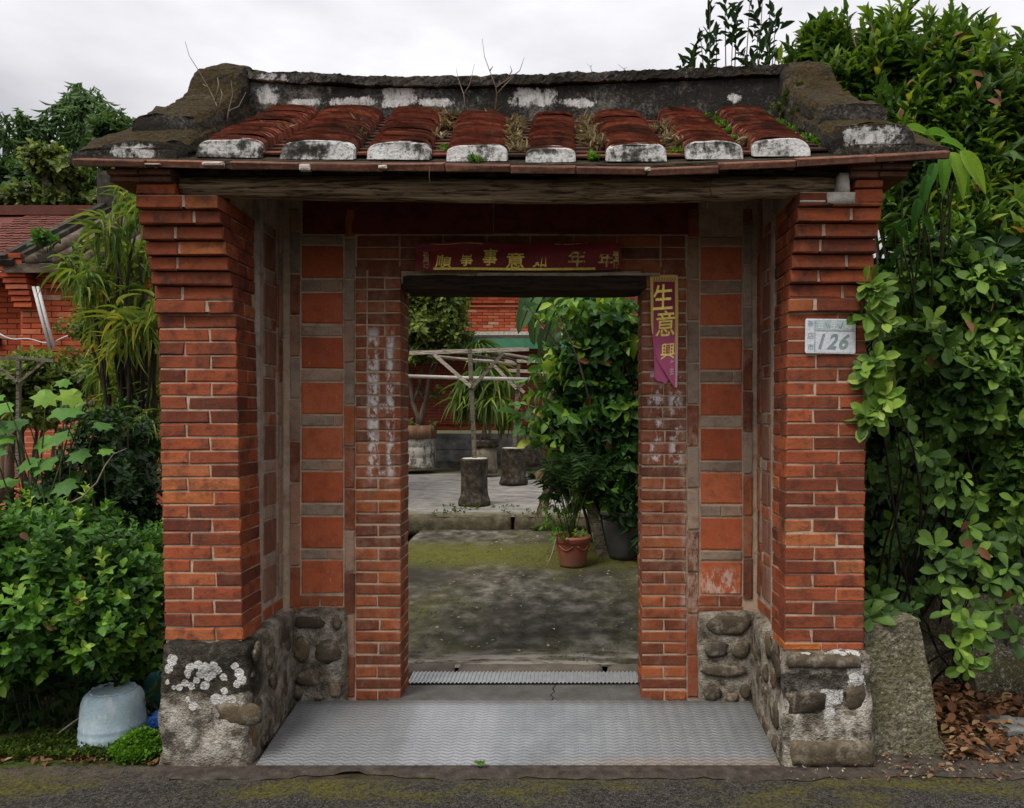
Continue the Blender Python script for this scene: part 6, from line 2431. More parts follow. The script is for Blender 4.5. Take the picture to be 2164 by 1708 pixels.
def bamboo(px, ptop, Y, label, seed, n=9, w=55):
    g = rs(200 + seed)
    c = P(px, 880, Y)
    t = thing('bamboo', label, 'bamboo', (c.x, Y, 0), 'bamboo clumps beyond the house')
    mb = MB()
    L = Leaves()
    for i in range(n):
        a = g.uniform(-1, 1)
        top = P(px + a * w * .5, ptop + abs(a) * 45 + g.uniform(0, 25), Y + g.uniform(-.8, .8))
        tip = top + Vector((a * 1.3 + g.normal(0, .35), g.normal(0, .4), -1.1 - .8 * g.random()))
        b = Vector((c.x + a * .3, Y + g.uniform(-.3, .3), 0))
        pts = []
        for k in range(15):
            s = k / 14
            if s < .75:
                q = b.lerp(top, s / .75)
            else:
                u = (s - .75) / .25
                q = top.lerp(tip, u) + Vector((0, 0, .22 * math.sin(math.pi * u)))
            pts.append(q)
        mb.tube(pts, [lerp(.045, .006, k / 14) for k in range(15)], 6)
        base = np.array([tuple(q) for q in pts[7:]])
        m = 24
        ii = g.uniform(0, len(base) - 1.01, m)
        i0 = ii.astype(int)
        pos = base[i0] + (base[i0 + 1] - base[i0]) * (ii - i0)[:, None]
        dr = unit(np.stack([g.normal(0, .7, m), g.normal(0, .6, m), g.uniform(-1.3, -.2, m)], 1))
        pos = pos + dr * g.uniform(.15, .6, (m, 1))
        L.add(*shoots(g, pos, dr + np.array([0, 0, -.5]), 10, .45, .3, .1, (50, 15), .45, .3, .3))
    mb.build('culm', M_GSTEM, t, True)
    leaf_mesh('foliage', T_LANCE, L, G_BAMB, t, None, 'stuff')


bamboo(34, 205, 21, 'bamboo clump with a rounded drooping top at the far left edge of the sky', 1, 10, 55)
bamboo(185, 175, 21, 'bamboo clump with the highest drooping tips, left of the gateway roof', 2, 12, 85)

# ---- right: evergreen shrub with rosettes
g = rs(3)
er = thing('evergreen_shrub', 'glossy evergreen shrub with rosettes of oval leaves right of the gateway', 'shrub', (2.3, 4.9, 0))
ells = [E(1960, 600, 4.5, 110, .35, 110), E(2080, 680, 4.4, 110, .35, 130), E(1930, 740, 4.2, 80, .25, 80), E(2050, 830, 4.2, 120, .3, 110), E(2140, 900, 4.2, 90, .3, 150), E(2120, 1060, 4.2, 80, .3, 90), E(1960, 860, 4.3, 80, .25, 60)]
L = Leaves()
pts, dr = crown(g, ells, 560, .55, .35, 1.2)
L.add(*shoots(g, pts, dr, 9, .11, .098, .25, (88, 38), .12, .45, .2))
hang = [(1842, 598, 3.62, 26), (1868, 612, 3.7, 30), (1850, 660, 3.75, 24), (1880, 680, 3.8, 30), (1836, 776, 3.6, 22), (1850, 800, 3.6, 24), (1862, 756, 3.7, 24), (1842, 878, 3.58, 26), (1870, 868, 3.65, 28), (1880, 840, 3.7, 26), (1920, 880, 3.8, 28),
        (1935, 945, 3.85, 30), (1955, 960, 3.85, 28), (1910, 950, 3.9, 26), (1985, 985, 3.9, 28), (2000, 1010, 3.85, 30), (1990, 1040, 3.9, 24), (2040, 1010, 3.9, 28), (2060, 1060, 3.9, 28), (2050, 1110, 3.9, 28), (1975, 1150, 3.85, 26), (2000, 1170, 3.8, 30), (2030, 1180, 3.8, 30), (2060, 1170, 3.85, 30), (2090, 1140, 3.85, 28),
        (1990, 1210, 3.8, 30), (2015, 1240, 3.8, 28), (2050, 1260, 3.8, 30), (2090, 1230, 3.85, 28), (2130, 1200, 3.85, 30), (2150, 1130, 3.85, 28), (2010, 1290, 3.75, 28), (2050, 1310, 3.75, 28), (2080, 1330, 3.75, 28), (2040, 1350, 3.72, 26), (2100, 1290, 3.8, 26), (2060, 1390, 3.7, 26), (2030, 1370, 3.7, 24), (2045, 1415, 3.68, 22),
        (1845, 1265, 3.75, 30), (1862, 1290, 3.7, 26), (1890, 1280, 3.75, 28), (1920, 1285, 3.8, 26), (1838, 1300, 3.66, 22), (2160, 1250, 3.9, 30), (2150, 1340, 3.9, 28)]
pts = np.array([tuple(P(a, b, y)) for a, b, y, s in hang])
sz = np.array([s for a, b, y, s in hang])
dr = unit(np.stack([g.normal(-.2, .3, len(pts)), g.normal(-.7, .2, len(pts)), g.normal(.35, .3, len(pts))], 1))
near = np.array([a < 1890 and b < 900 for a, b, y, s in hang])
pts[near] = np.array([tuple(P(a - 12, b, 3.5)) for (a, b, y, s), q in zip(hang, near) if q])
L.add(*shoots(g, pts[near], dr[near] + np.array([-.5, -.3, 0]), 9, .07, .1, .25, (90, 45), .1, .5, .2, .3))
L.add(*shoots(g, pts, dr, 8, .07, .09, .25, (90, 45), .12, .45, .2, .1))
fill = np.array([tuple(P(g.uniform(1845, 2000), g.uniform(900, 1290), g.uniform(4.3, 4.9))) for _ in range(46)])
L.add(*shoots(g, fill, unit(g.normal(0, .4, fill.shape) + np.array([-.2, -.7, .2])), 8, .1, .09, .25, (88, 42), .2, .1, .2))
arr_extra = Leaves()
ells2 = [E(2000, 700, 5.2, 200, .4, 260), E(2150, 900, 5.2, 150, .4, 300), E(1960, 1050, 5.4, 170, .3, 260), E(2120, 1200, 5.0, 140, .3, 220)]
p2, d2 = crown(g, ells2, 700, .3, .3, .3)
L.add(*shoots(g, p2, d2, 9, .14, .1, .25, (85, 40), .12, .0, .2))
foliage(er, T_OBOV, L, G_GLOSS, 300)
stems(er, Vector((2.25, 4.7, 0)), [Vector(q) for q in pts[::3]] + [e[0] for e in ells], M_DBARK, .009, .0025, .16, spread=.4)

# thicket of dark foliage that closes the view behind it
th = thing('shrub', 'dark thicket of leaves deep behind the evergreen rosettes at the right', 'shrub', (2.6, 6.4, 0))
ells = [E(1900, 1150, 5.3, 110, .3, 190), E(1890, 820, 5.2, 90, .3, 200), E(2050, 1250, 5.3, 150, .3, 130), E(1980, 560, 5.0, 120, .5, 60), E(2120, 600, 5.2, 140, .6, 70), E(1900, 1000, 6.3, 170, .4, 380), E(2080, 1000, 6.2, 170, .4, 420), E(1930, 700, 6.4, 140, .4, 300), E(2250, 900, 6.2, 170, .5, 450)]
L = Leaves()
p2, d2 = crown(g, ells, 2300, .4, .3, .5)
L.add(*shoots(g, p2, d2, 9, .2, .14, .3, (85, 40), .12, .0, .2))
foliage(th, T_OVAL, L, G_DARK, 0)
stems(th, Vector((2.6, 6.3, 0)), [e[0] for e in ells], M_DBARK, .05, .012, .12, spread=.5)

# tall shrub above
g = rs(4)
tl = thing('tall_shrub', 'tall dense shrub with upright leafy shoots rising above the roof at the right', 'shrub', (3.0, 5.8, 0))
ells = [E(1930, 330, 5.5, 120, .5, 230), E(2060, 330, 5.4, 130, .5, 250), E(1820, 190, 5.8, 110, .4, 120), E(1740, 110, 6.0, 70, .35, 60), E(2170, 400, 5.4, 110, .5, 280), E(1990, 130, 5.6, 110, .4, 90), E(2110, 560, 5.1, 120, .35, 180), E(1990, 520, 5.1, 110, .3, 150), E(1860, 90, 5.8, 70, .3, 55)]
L = Leaves()
p2, d2 = crown(g, ells, 1500, .55, 1.3, .8, .22)
L.add(*shoots(g, p2, d2, 13, .3, .12, .17, (70, 18), .12, .45, .22))
p2, d2 = crown(g, ells, 900, .2, .8, .2)
L.add(*shoots(g, p2, d2, 10, .3, .13, .2, (75, 30), .12, .05, .22))
tips = []
for px, py in ((1700, 60), (1745, 40), (1790, 30), (1830, 15), (1880, 10), (1925, -5), (1965, 10), (2010, 5), (2040, 25), (2075, 40), (1720, 95), (2120, 95), (2150, 110), (1760, 120), (2160, 70), (1650, 125), (1680, 110), (1665, 90)):
    tips.append(tuple(P(px, py, 5.7 + g.uniform(-.2, .2))))
tips = np.array(tips)
L.add(*shoots(g, tips, unit(g.normal(0, .18, tips.shape) + np.array([0, 0, 1])), 18, .5, .12, .17, (70, 15), .12, .4, .22))
foliage(tl, T_LANCE, L, G_TALL, 300)
stems(tl, Vector((2.9, 5.7, 0)), [e[0] for e in ells] + [Vector(t) for t in tips], M_BARK, .03, .004, .06, spread=.5)

sp = thing('sapling', 'slender dark sapling standing against the sky behind the right end of the ridge', 'tree', (1.3, 6.6, 0))
L = Leaves()
tips = [(1500, 8), (1532, 0), (1558, 18), (1585, 5), (1612, -15), (1628, 12), (1640, 40), (1480, 70), (1515, 60), (1548, 75), (1600, 70), (1460, 112), (1625, 95), (1570, 110), (1505, 118), (1590, 125), (1640, 110), (1445, 130)]
tp = np.array([tuple(P(a, b, 6.6 + g.uniform(-.25, .25))) for a, b in tips])
L.add(*shoots(g, tp, unit(g.normal(0, .3, tp.shape) + np.array([0, 0, 1])), 15, .42, .115, .21, (62, 20), .05, .1, .25))
foliage(sp, T_OVAL, L, G_DARK, 270)
stems(sp, Vector((1.45, 6.6, 0)), [Vector(t) for t in tp], M_BARK, .02, .003, .035, spread=.15)

# big pale leaves hanging by the right eave
g = rs(5)
T_BIG = template([(0, 0), (.05, .3), (.1, .52), (.17, .75), (.25, .92), (.35, 1), (.45, 1), (.55, .93), (.65, .8), (.75, .62), (.85, .4), (.93, .2), (1, 0)], .55, .35)
bl = thing('broad_leaf_climber', 'climber with very large light green drooping leaves under the right eave', 'climber', P(1930, 600, 4.1))
L = Leaves()
big = [(1905, 275, 90, (1, -.3, -.05), .8), (1950, 285, 90, (1, -.2, .05), .75), (1985, 300, 75, (.9, -.4, -.2), .7), (2005, 322, 120, (.35, -.35, -1), .9), (2030, 318, 120, (.55, -.3, -1), .95), (1990, 320, 110, (-.05, -.4, -1), .65), (1975, 345, 90, (-.4, -.4, -.9), .3), (1960, 370, 90, (-.3, -.3, -1), .2), (1940, 420, 80, (-.3, -.4, -1), .1),
       (1915, 470, 60, (-.9, -.3, -.5), .12), (1890, 480, 60, (.5, -.4, -.6), .1), (1950, 455, 60, (.4, -.4, -1), .15), (1905, 520, 55, (-.6, -.3, -.8), .05), (2030, 345, 80, (.1, -.4, -1), .5)]
N = len(big)
pp_ = np.array([tuple(P(a, b, 4.0 + .12 * g.random())) for a, b, _, _, _ in big])
ax = np.array([q[3] for q in big], float)
nn = np.array([(-.2, -.75, .6)] * N) + g.normal(0, .2, (N, 3))
ln = np.array([q[2] for q in big]) * 4.05 / 1620 * .82
L.add(pp_, ax, nn, ln, ln * .17, np.array([q[4] for q in big]))
leaf_objects('leaf', T_BIG, L.arrays(), range(N), G_BROAD, bl)
stems(bl, P(1960, 900, 4.6), [Vector(q) for q in pp_], M_GSTEM, .009, .004, .08)

# ---- courtyard plants
g = rs(6)
ct = thing('courtyard_tree', 'small leafy tree with a round crown growing from the whitewashed planter', 'tree', P(878, 905, 15.2))
ells = [E(900, 680, 15.2, 95, .8, 75), E(940, 650, 15.1, 60, .7, 70), E(860, 640, 15.3, 90, .8, 80), E(955, 715, 15, 40, .5, 30), E(880, 745, 15.1, 60, .5, 25)]
L = Leaves()
p2, d2 = crown(g, ells, 1300, .5, .5, .8)
L.add(*shoots(g, p2, d2, 9, .2, .13, .26, (75, 30), .12, .4, .25))
leaf_mesh('crown', T_OVAL, L, G_OLIVE, ct, None, 'stuff')
mb = MB()
for (pts_, r) in ((((885, 912), (884, 880), (872, 850), (866, 800), (862, 740)), .06), (((888, 912), (892, 875), (898, 850), (906, 800), (915, 740)), .06), (((874, 850), (885, 820), (893, 780)), .035), (((898, 850), (886, 825), (888, 760)), .04), (((872, 850), (858, 830), (850, 780)), .035), (((906, 800), (920, 775), (930, 745)), .03)):
    mb.tube([P(a, b, 15.2) for a, b in pts_], [lerp(r, r * .5, k / (len(pts_) - 1)) for k in range(len(pts_))], 7)
mb.build('trunk', M_BARK, ct, True)
L = Leaves()
tp = np.array([tuple(P(a + g.uniform(-8, 8), b, 15.1)) for a, b in ((868, 890), (872, 900), (905, 893), (910, 900), (900, 905), (930, 830), (905, 835), (885, 815), (920, 820))])
L.add(*shoots(g, tp, unit(g.normal(0, .5, tp.shape) + np.array([0, 0, 1])), 8, .15, .11, .28, (75, 30), .12, .4, .25))
leaf_mesh('sprout', T_OVAL, L, G_OLIVE, ct, None, 'stuff')

dr_ = thing('strap_leaf_plant', 'bushy plant with hanging strap leaves in the tan planter under the trellis', 'plant', P(1030, 925, 14.4))
L = Leaves()
for (hx, hy) in ((1000, 790), (1025, 780), (1050, 775), (985, 815), (1015, 820), (1045, 815), (1000, 850), (1030, 850), (1055, 845), (975, 845), (1070, 800), (1020, 740), (1010, 725), (1062, 870)):
    n = 36
    c = np.array(tuple(P(hx, hy, 14.4 + g.uniform(-.3, .3))))
    az = g.uniform(0, 6.28, n)
    el = np.radians(g.uniform(-60, 50, n))
    ax = np.stack([np.cos(az) * np.cos(el), np.sin(az) * np.cos(el), np.sin(el) - .4], 1)
    nn = np.stack([np.cos(az) * .5, np.sin(az) * .5, np.ones(n)], 1)
    ll = .42 * g.uniform(.6, 1.1, n)
    L.add(c + ax * .02, ax, nn, ll, ll * .06, np.clip(g.uniform(.0, .8, n), 0, .98))
foliage(dr_, T_BLADE, L, G_DRAC, 0)
stems(dr_, P(1028, 930, 14.4), [P(hx, hy, 14.4) for hx, hy in ((995, 800), (1010, 790), (1030, 790), (1050, 800), (1020, 830), (1040, 850))], M_TWIG, .03, .014, .02, spread=.12)

# banana leaves drooping over the trellis end
M_BANANA = plain_mat('banana leaf', [(.3, (.025, .055, .014)), (.7, (.045, .095, .022))], 3, .6, .3, spec=.2)


def banana(path, w, seed):
    g = random.Random(seed)
    pts = [Vector(p) for p in path]
    n = 26
    mid = []
    for k in range(n + 1):
        t = k / n * (len(pts) - 1)
        i = min(int(t), len(pts) - 2)
        mid.append(pts[i].lerp(pts[i + 1], t - i))
    v, f = [], []
    for k, p in enumerate(mid):
        d = (mid[min(k + 1, n)] - mid[max(k - 1, 0)]).normalized()
        s = d.cross(Vector((0, -1, .3))).normalized()
        hw = w * (math.sin(math.pi * min(1, (k + 1.5) / (n + 1.5)) ** .8) ** .5) * g.uniform(.86, 1.06)
        nrm = d.cross(s)
        v += [p - s * hw - nrm * hw * .35, p - s * hw * .5 - nrm * hw * .05, p + nrm * .02, p + s * hw * .5 - nrm * hw * .05, p + s * hw - nrm * hw * .35]
    for k in range(n):
        for q in range(4):
            if q in (0, 3) and g.random() < .1:
                continue
            f.append((k * 5 + q, k * 5 + q + 1, (k + 1) * 5 + q + 1, (k + 1) * 5 + q))
    return v, f, mid


bn = thing('banana_plant', 'banana plant with broad dark green leaves hanging behind the courtyard shrub', 'plant', P(1160, 960, 10.6))
bn.location.z = .43
ORG[bn.name].z = .43
for i, (path, w) in enumerate((((P(1190, 560, 10.4), P(1150, 590, 10.2), P(1118, 640, 10), P(1095, 705, 9.9)), .15), ((P(1200, 580, 10.6), P(1175, 640, 10.4), P(1150, 720, 10.3), P(1142, 790, 10.3)), .11), ((P(1200, 560, 10.8), P(1160, 600, 10.9), P(1130, 660, 11), P(1128, 730, 11)), .16), ((P(1200, 560, 10.5), P(1240, 520, 10.3), P(1290, 540, 10), P(1320, 600, 9.8)), .22))):
    v, f, mid = banana(path, w, i)
    lf_ = mesh_obj('leaf', v, f, M_BANANA, bn, True)
    mb = MB().tube(mid, [lerp(.022, .006, k / 26) for k in range(27)], 6)
    mb.build('midrib', M_GSTEM, lf_, True)
mb = MB().tube([P(1165, 975, 10.6), P(1160, 860, 10.6), P(1172, 720, 10.6), P(1195, 560, 10.5)], [.11, .1, .08, .05], 12)
mb.build('trunk', plain_mat('banana stem', [(.3, (.09, .07, .035)), (.7, (.22, .18, .1))], 5, .85, .5, .02, stretch=(3, 3, .4)), bn, True)

ys = thing('courtyard_shrub', 'large courtyard shrub with light green pointed leaves filling the right of the doorway', 'shrub', (.75, 8.2, .3))
ells = [E(1290, 720, 8.0, 90, .5, 110), E(1230, 800, 7.9, 90, .4, 110), E(1310, 900, 7.9, 80, .4, 130), E(1200, 900, 7.9, 80, .4, 80), E(1240, 1000, 7.8, 90, .4, 90), E(1330, 1040, 7.7, 70, .4, 90), E(1420, 850, 8.0, 110, .5, 260), E(1250, 660, 8.3, 80, .4, 60)]
L = Leaves()
p2, d2 = crown(g, ells, 620, .6, .2, 1.2)
L.add(*shoots(g, p2, d2, 7, .2, .15, .26, (80, 35), .35, .45, .3))
p2, d2 = crown(g, ells, 900, .2, .2, .2)
L.add(*shoots(g, p2, d2, 8, .2, .11, .3, (80, 35), .3, .0, .3))
sp_ = [(1095, 850), (1115, 835), (1145, 800), (1150, 770), (1165, 640), (1200, 620), (1215, 660), (1130, 860), (1165, 780), (1180, 655), (1235, 640), (1270, 630), (1320, 640), (1100, 905), (1130, 900), (1150, 920), (1190, 870), (1240, 870), (1300, 700), (1330, 720), (1120, 930), (1085, 870), (1210, 700), (1160, 745), (1115, 800), (1140, 665), (1110, 640)]
tp = np.array([tuple(P(a, b, 7.3 + g.uniform(-.1, .4))) for a, b in sp_])
L.add(*shoots(g, tp, unit(np.stack([g.normal(-.6, .4, len(tp)), g.normal(-.4, .3, len(tp)), g.normal(.2, .3, len(tp))], 1)), 7, .22, .17, .26, (75, 30), .5, .35, .3, .3))
foliage(ys, T_OVAL, L, G_YARD, 300)
stems(ys, Vector((.62, 8.1, .24)), [Vector(q) for q in tp[::2]] + [e[0] for e in ells], M_BARK, .022, .004, .12, spread=.35)

# plants along the foot of the shrub
fg = thing('undergrowth_plant', 'glossy dark leaves hanging beside the right door jamb over the grey pot', 'plant', (XX(1325, 7.4), 7.4, .25))
tp = np.array([tuple(P(a, b, 7.2 + g.uniform(-.15, .15))) for a, b in ((1335, 1000), (1320, 1040), (1335, 1060), (1310, 1075), (1330, 1110), (1300, 1090), (1345, 1030), (1342, 1090), (1325, 980), (1345, 1140), (1290, 1060), (1350, 1180))])
L = Leaves()
L.add(*shoots(g, tp, unit(np.stack([g.normal(-.5, .3, len(tp)), g.normal(-.6, .2, len(tp)), g.normal(-.2, .3, len(tp))], 1)), 7, .18, .19, .22, (70, 30), .4, .15, .3))
foliage(fg, T_OVAL, L, G_DARK, 80)
stems(fg, Vector((XX(1325, 7.4), 7.45, .2)), [Vector(q) for q in tp], M_GSTEM, .008, .003, .1)


def frond_plant(name, label, base, fronds, mat, wl, lf, seed, cat='palm', dry=None):
    """palm fronds: [(tip, sag, leaflets)]"""
    g = rs(seed)
    t = thing(name, label, cat, base)
    base = Vector(base)
    for tip, sag, n, isdry in fronds:
        tip = Vector(tip)
        b = base + Vector((g.uniform(-.04, .04), g.uniform(-.04, .04), .0))
        pts = []
        for k in range(13):
            s = k / 12
            q = b.lerp(tip, s)
            q.z += sag * math.sin(math.pi * s ** .85)
            pts.append(q)
        fo = MB().tube(pts, [lerp(.006, .002, k / 12) for k in range(13)], 5).build('frond', M_TWIG if isdry else M_GSTEM, t, True)
        L = Leaves()
        for side in (-1, 1):
            s = np.linspace(.42, .99, n)
            P_ = np.array([tuple(pts[min(11, int(x * 12))].lerp(pts[min(12, int(x * 12) + 1)], x * 12 - int(x * 12))) for x in s])
            D = np.array([tuple((pts[min(12, int(x * 12) + 1)] - pts[max(0, int(x * 12) - 1)]).normalized()) for x in s])
            S = unit(np.cross(D, np.array([[0, 0, 1.]]))) * side
            A_ = D * .65 + S * .75 + np.array([0, 0, -.25 if not isdry else -.9]) + g.normal(0, .1, D.shape)
            N_ = np.cross(S * side, D) + np.array([0, 0, .4])
            ll = lf * np.sin(np.pi * (.2 + .75 * (s - .42) / .57)) * g.uniform(.85, 1.1, n)
            L.add(P_, A_, N_, ll, ll * wl, g.uniform(.1, .8, n))
        arr = L.arrays()
        leaf_objects('leaflet', T_LANCE, arr, range(len(arr[0])), G_STRAW if isdry else mat, fo)
    return t


pot_c = P(1210, 1130, 7.2)
fr_ = []
for (a, b, sag, dry) in ((1150, 965, .12, 0), (1180, 940, .1, 0), (1225, 935, .1, 0), (1260, 960, .12, 0), (1290, 985, .14, 0), (1160, 1010, .15, 0), (1130, 1000, .3, 1), (1245, 1000, .15, 0), (1205, 960, .1, 0), (1275, 1020, .2, 0), (1145, 1050, .15, 0), (1165, 985, .1, 0)):
    fr_.append((P(a, b, 7.2 + R.uniform(-.25, .2)), sag, 13, dry))
frond_plant('potted_palm', 'small parlour palm with arching fronds growing in the round terracotta pot', pot_c, fr_, G_DARK, .08, .17, 31)
hb_ = thing('potted_fern', 'bright leafy ferns spilling over the rim of the round terracotta pot', 'fern', pot_c)
L = Leaves()
tp = np.array([tuple(P(a + g.uniform(-6, 6), b + g.uniform(-8, 4), 7.15 + g.uniform(-.12, .12))) for a, b in ((1170, 1120), (1180, 1105), (1190, 1115), (1165, 1090), (1175, 1070), (1150, 1080), (1185, 1090), (1200, 1120), (1215, 1125), (1230, 1122), (1160, 1060), (1195, 1075), (1178, 1128), (1240, 1125))])
L.add(*shoots(g, tp, unit(g.normal(0, .5, tp.shape) + np.array([-.2, -.2, .8])), 16, .16, .045, .3, (70, 40), .15, .3, .3))
foliage(hb_, T_OVAL, L, G_HERB, 0)
# dead palm frond and dry straw plant left of it
fr_ = [(P(1130, 1100, 7.5), .5, 12, 1), (P(1140, 1075, 7.6), .45, 12, 1), (P(1150, 1010, 7.6), .2, 12, 0), (P(1120, 1000, 7.7), .25, 12, 0), (P(1265, 1000, 7.8), .3, 12, 1), (P(1255, 960, 7.8), .2, 12, 0)]
c = P(1205, 1090, 7.7)
c.z = Z_LOW(c.x, 7.7)
frond_plant('palm', 'palm behind the red flower pot with withered straw coloured fronds', c, fr_, G_DARK, .07, .2, 37)
o = MB().tube([P(1176, 1132, 7.1), P(1170, 1160, 7.05), P(1163, 1180, 7.0), P(1156, 1196, 6.95)], [.006, .007, .006, .004], 6).build('stick', M_TWIG, smooth=True, origin=P(1156, 1196, 6.95))
tag(o, 'thin dark stick leaning against the left of the red flower pot', 'stick')

# ---- small growth on the roof
g = rs(8)


def clump(name, label, cat, pts, n, k, L_, ln, ratio, mat, T, ang=(70, 20), up=1.0, droop=.1, jit=.02):
    c = np.array([tuple(p) for p in pts])
    idx = g.integers(0, len(c), n)
    q = c[idx] + g.normal(0, jit, (n, 3)) * np.array([1, 1, .4])
    L = Leaves()
    L.add(*shoots(g, q, unit(g.normal(0, .45, q.shape) + np.array([0, -.15, up])), k, L_, ln, ratio, ang, droop, .4, .3))
    o = leaf_mesh(name, T, L, mat, None, None, 'stuff')
    o['label'] = label
    return o


def rpt(px, py):
    """point on the roof slope seen at a photo position"""
    best = None
    for k in range(60):
        y = lerp(3.32, 4.12, k / 59)
        x = XX(px, y)
        d = abs(ZZ(py, y) - (z_roof(x, y) + .03))
        if best is None or d < best[0]:
            best = (d, Vector((x, y, z_roof(x, y) + .03)))
    return best[1]


val = lambda pts: [rpt(a + R.uniform(-6, 6), b) for a, b in pts]
clump('dry_weeds', 'dry curled weeds in the roof valleys between the tile rolls', 'weeds', val([(945, 250), (960, 240), (940, 270), (930, 290), (1090, 260), (1095, 275), (1085, 290), (1090, 305), (1095, 315), (1235, 255), (1240, 275), (1250, 290), (1245, 300), (1262, 310), (1410, 290), (1420, 300), (1400, 275), (905, 235), (890, 232), (920, 235), (970, 232), (1040, 236), (760, 270), (755, 290), (590, 280), (1580, 305), (1430, 310)]), 460, 4, .02, .05, .1, G_STRAW, T_LANCE, (60, 10), .8, .25)
clump('roof_ferns', 'small green ferns growing along the roof valleys and beside the right gable ridge', 'ferns', val([(1495, 225), (1505, 240), (1515, 250), (1525, 262), (1540, 275), (1550, 290), (1560, 300), (1660, 262), (1675, 275), (1690, 285), (1705, 292), (1725, 297), (1740, 300), (1650, 255), (1100, 258), (1105, 262), (945, 315), (1000, 330), (1430, 318), (1260, 325)]), 150, 9, .035, .02, .3, G_HERB, T_SMALL, (70, 30), .8, .1, .014)
o = clump('gable_fern', 'fern tuft', 'fern', [P(1665, 195, 3.98), P(1678, 185, 3.98), P(1690, 178, 3.98), P(1672, 205, 3.96), P(1640, 220, 3.95), P(1690, 228, 3.8), P(1705, 240, 3.75), P(1722, 255, 3.66), P(1735, 262, 3.6), P(1750, 272, 3.55)], 80, 10, .05, .022, .3, G_MOSS, T_SMALL, (70, 30), .8, .1, .014)
o['label'] = 'fern tufts on the inner side of the mossy right gable ridge'


def twig(name, label, cat, lines, Y, mat=M_TWIG, r=.004, grp=None):
    mb = MB()
    for ln in lines:
        pts = [P(a, b, Y + .02 * math.sin(a)) for a, b in ln]
        mb.tube(pts, [lerp(r, r * .3, k / max(1, len(pts) - 1)) for k in range(len(pts))], 5)
    a, b = lines[0][0]
    o = mb.build(name, mat, smooth=True, origin=P(a, b, Y))
    tag(o, label, cat, grp)


twig('bare_twig', 'bare branching twigs sprouting from the left mossy gable ridge', 'twig', [[(472, 270), (462, 235), (455, 215), (440, 185), (420, 150), (400, 118), (391, 88)], [(462, 235), (470, 200), (466, 188)], [(478, 268), (484, 230), (492, 200), (488, 170)], [(484, 235), (505, 225), (520, 195)], [(455, 215), (462, 180), (460, 165)], [(440, 185), (428, 178)]], 3.75)
twig('bare_twig', 'bare forked twig standing against the sky on the middle of the ridge', 'twig', [[(1046, 232), (1050, 200), (1048, 185), (1035, 150), (1024, 120), (1019, 82)], [(1048, 185), (1070, 170), (1098, 150), (1108, 122)], [(1070, 170), (1082, 150), (1078, 140)], [(1050, 200), (1062, 185), (1085, 162)], [(1035, 150), (1042, 140)]], 4.02)
twig('bare_twig', 'short bare twig on the ridge just left of the forked one', 'twig', [[(984, 232), (980, 200), (968, 165), (964, 145)], [(980, 200), (992, 180), (1003, 135)]], 4.04, r=.003)
twig('bare_twig', 'tiny dry sprig on the ridge above the sixth roll of tiles', 'twig', [[(1252, 158), (1248, 142), (1240, 134)], [(1248, 142), (1252, 136)]], 4.15, r=.002)
twig('bare_twig', 'tiny dry sprig on the ridge near its right third', 'twig', [[(1330, 155), (1318, 146), (1305, 135)], [(1318, 146), (1326, 142)]], 4.15, r=.002)
twig('hanging_root', 'thin reddish root dangling from the log beam', 'root', [[(1505, 372), (1500, 395), (1503, 412), (1496, 428), (1494, 442)]], 3.35, G_DRY, .003)
twig('hanging_root', 'fine pale rootlet dangling from the eave above the left part of the beam', 'root', [[(908, 352), (907, 372), (909, 390)]], 3.27, M_TWIG, .0014)
twig('bent_stick', 'pale curved stick arching out of the hedge at the left', 'stick', [[(140, 1068), (175, 1050), (205, 1020), (222, 985), (240, 960), (268, 948)]], 4.0, M_TWIG, .006)
twig('bent_stick', 'pale stick lying against the hedge foot left of the tub', 'stick', [[(122, 1552), (150, 1530), (185, 1505), (228, 1482)]], 3.72, M_TWIG, .006)

# weeds on the house roof and in the courtyard joints
hr = thing('roof_weed', 'small leafy weed growing on the edge of the house roof at the left', 'weed', P(85, 505, 8.7))
L = Leaves()
tp = np.array([tuple(P(a, b, 8.65)) for a, b in ((72, 495), (80, 488), (90, 490), (100, 492), (108, 498), (85, 500), (95, 505), (160, 520), (175, 515))])
L.add(*shoots(g, tp, unit(g.normal(0, .4, tp.shape) + np.array([0, -.3, 1])), 10, .12, .09, .28, (75, 30), .15, .3, .3))
foliage(hr, T_OVAL, L, G_HEDGE, 0)
mb = MB()
for q in tp:
    mb.tube([Vector((q[0], q[1] + .05, q[2] - .14)), Vector(q)], [.006, .003], 5)
mb.build('stem', M_GSTEM, hr, True)


# ---- ground cover
def scatter(name, label, n, rect, zf, T, ln, ratio, mat, flat=.25, seed=0, dens=None, lift=.0):
    g = rs(seed)
    x = g.uniform(rect[0], rect[1], n)
    y = g.uniform(rect[2], rect[3], n)
    if dens:
        keep = np.array([dens(a, b) > g.random() for a, b in zip(x, y)])
        x, y = x[keep], y[keep]
    n = len(x)
    z = np.array([zf(a, b) for a, b in zip(x, y)]) + g.uniform(0, 1, n) ** 2 * lift + .004
    az = g.uniform(0, 6.28, n)
    ax = np.stack([np.cos(az), np.sin(az), g.normal(0, flat, n)], 1)
    nn = np.stack([g.normal(0, flat, n), g.normal(0, flat, n), np.ones(n)], 1)
    ll = ln * g.uniform(.5, 1.3, n)
    L = Leaves().add(np.stack([x, y, z], 1), ax, nn, ll, ll * ratio * g.uniform(.6, 1.2, n), g.uniform(0, .98, n))
    o = leaf_mesh(name, T, L, mat, None, None, 'stuff')
    o['label'] = label


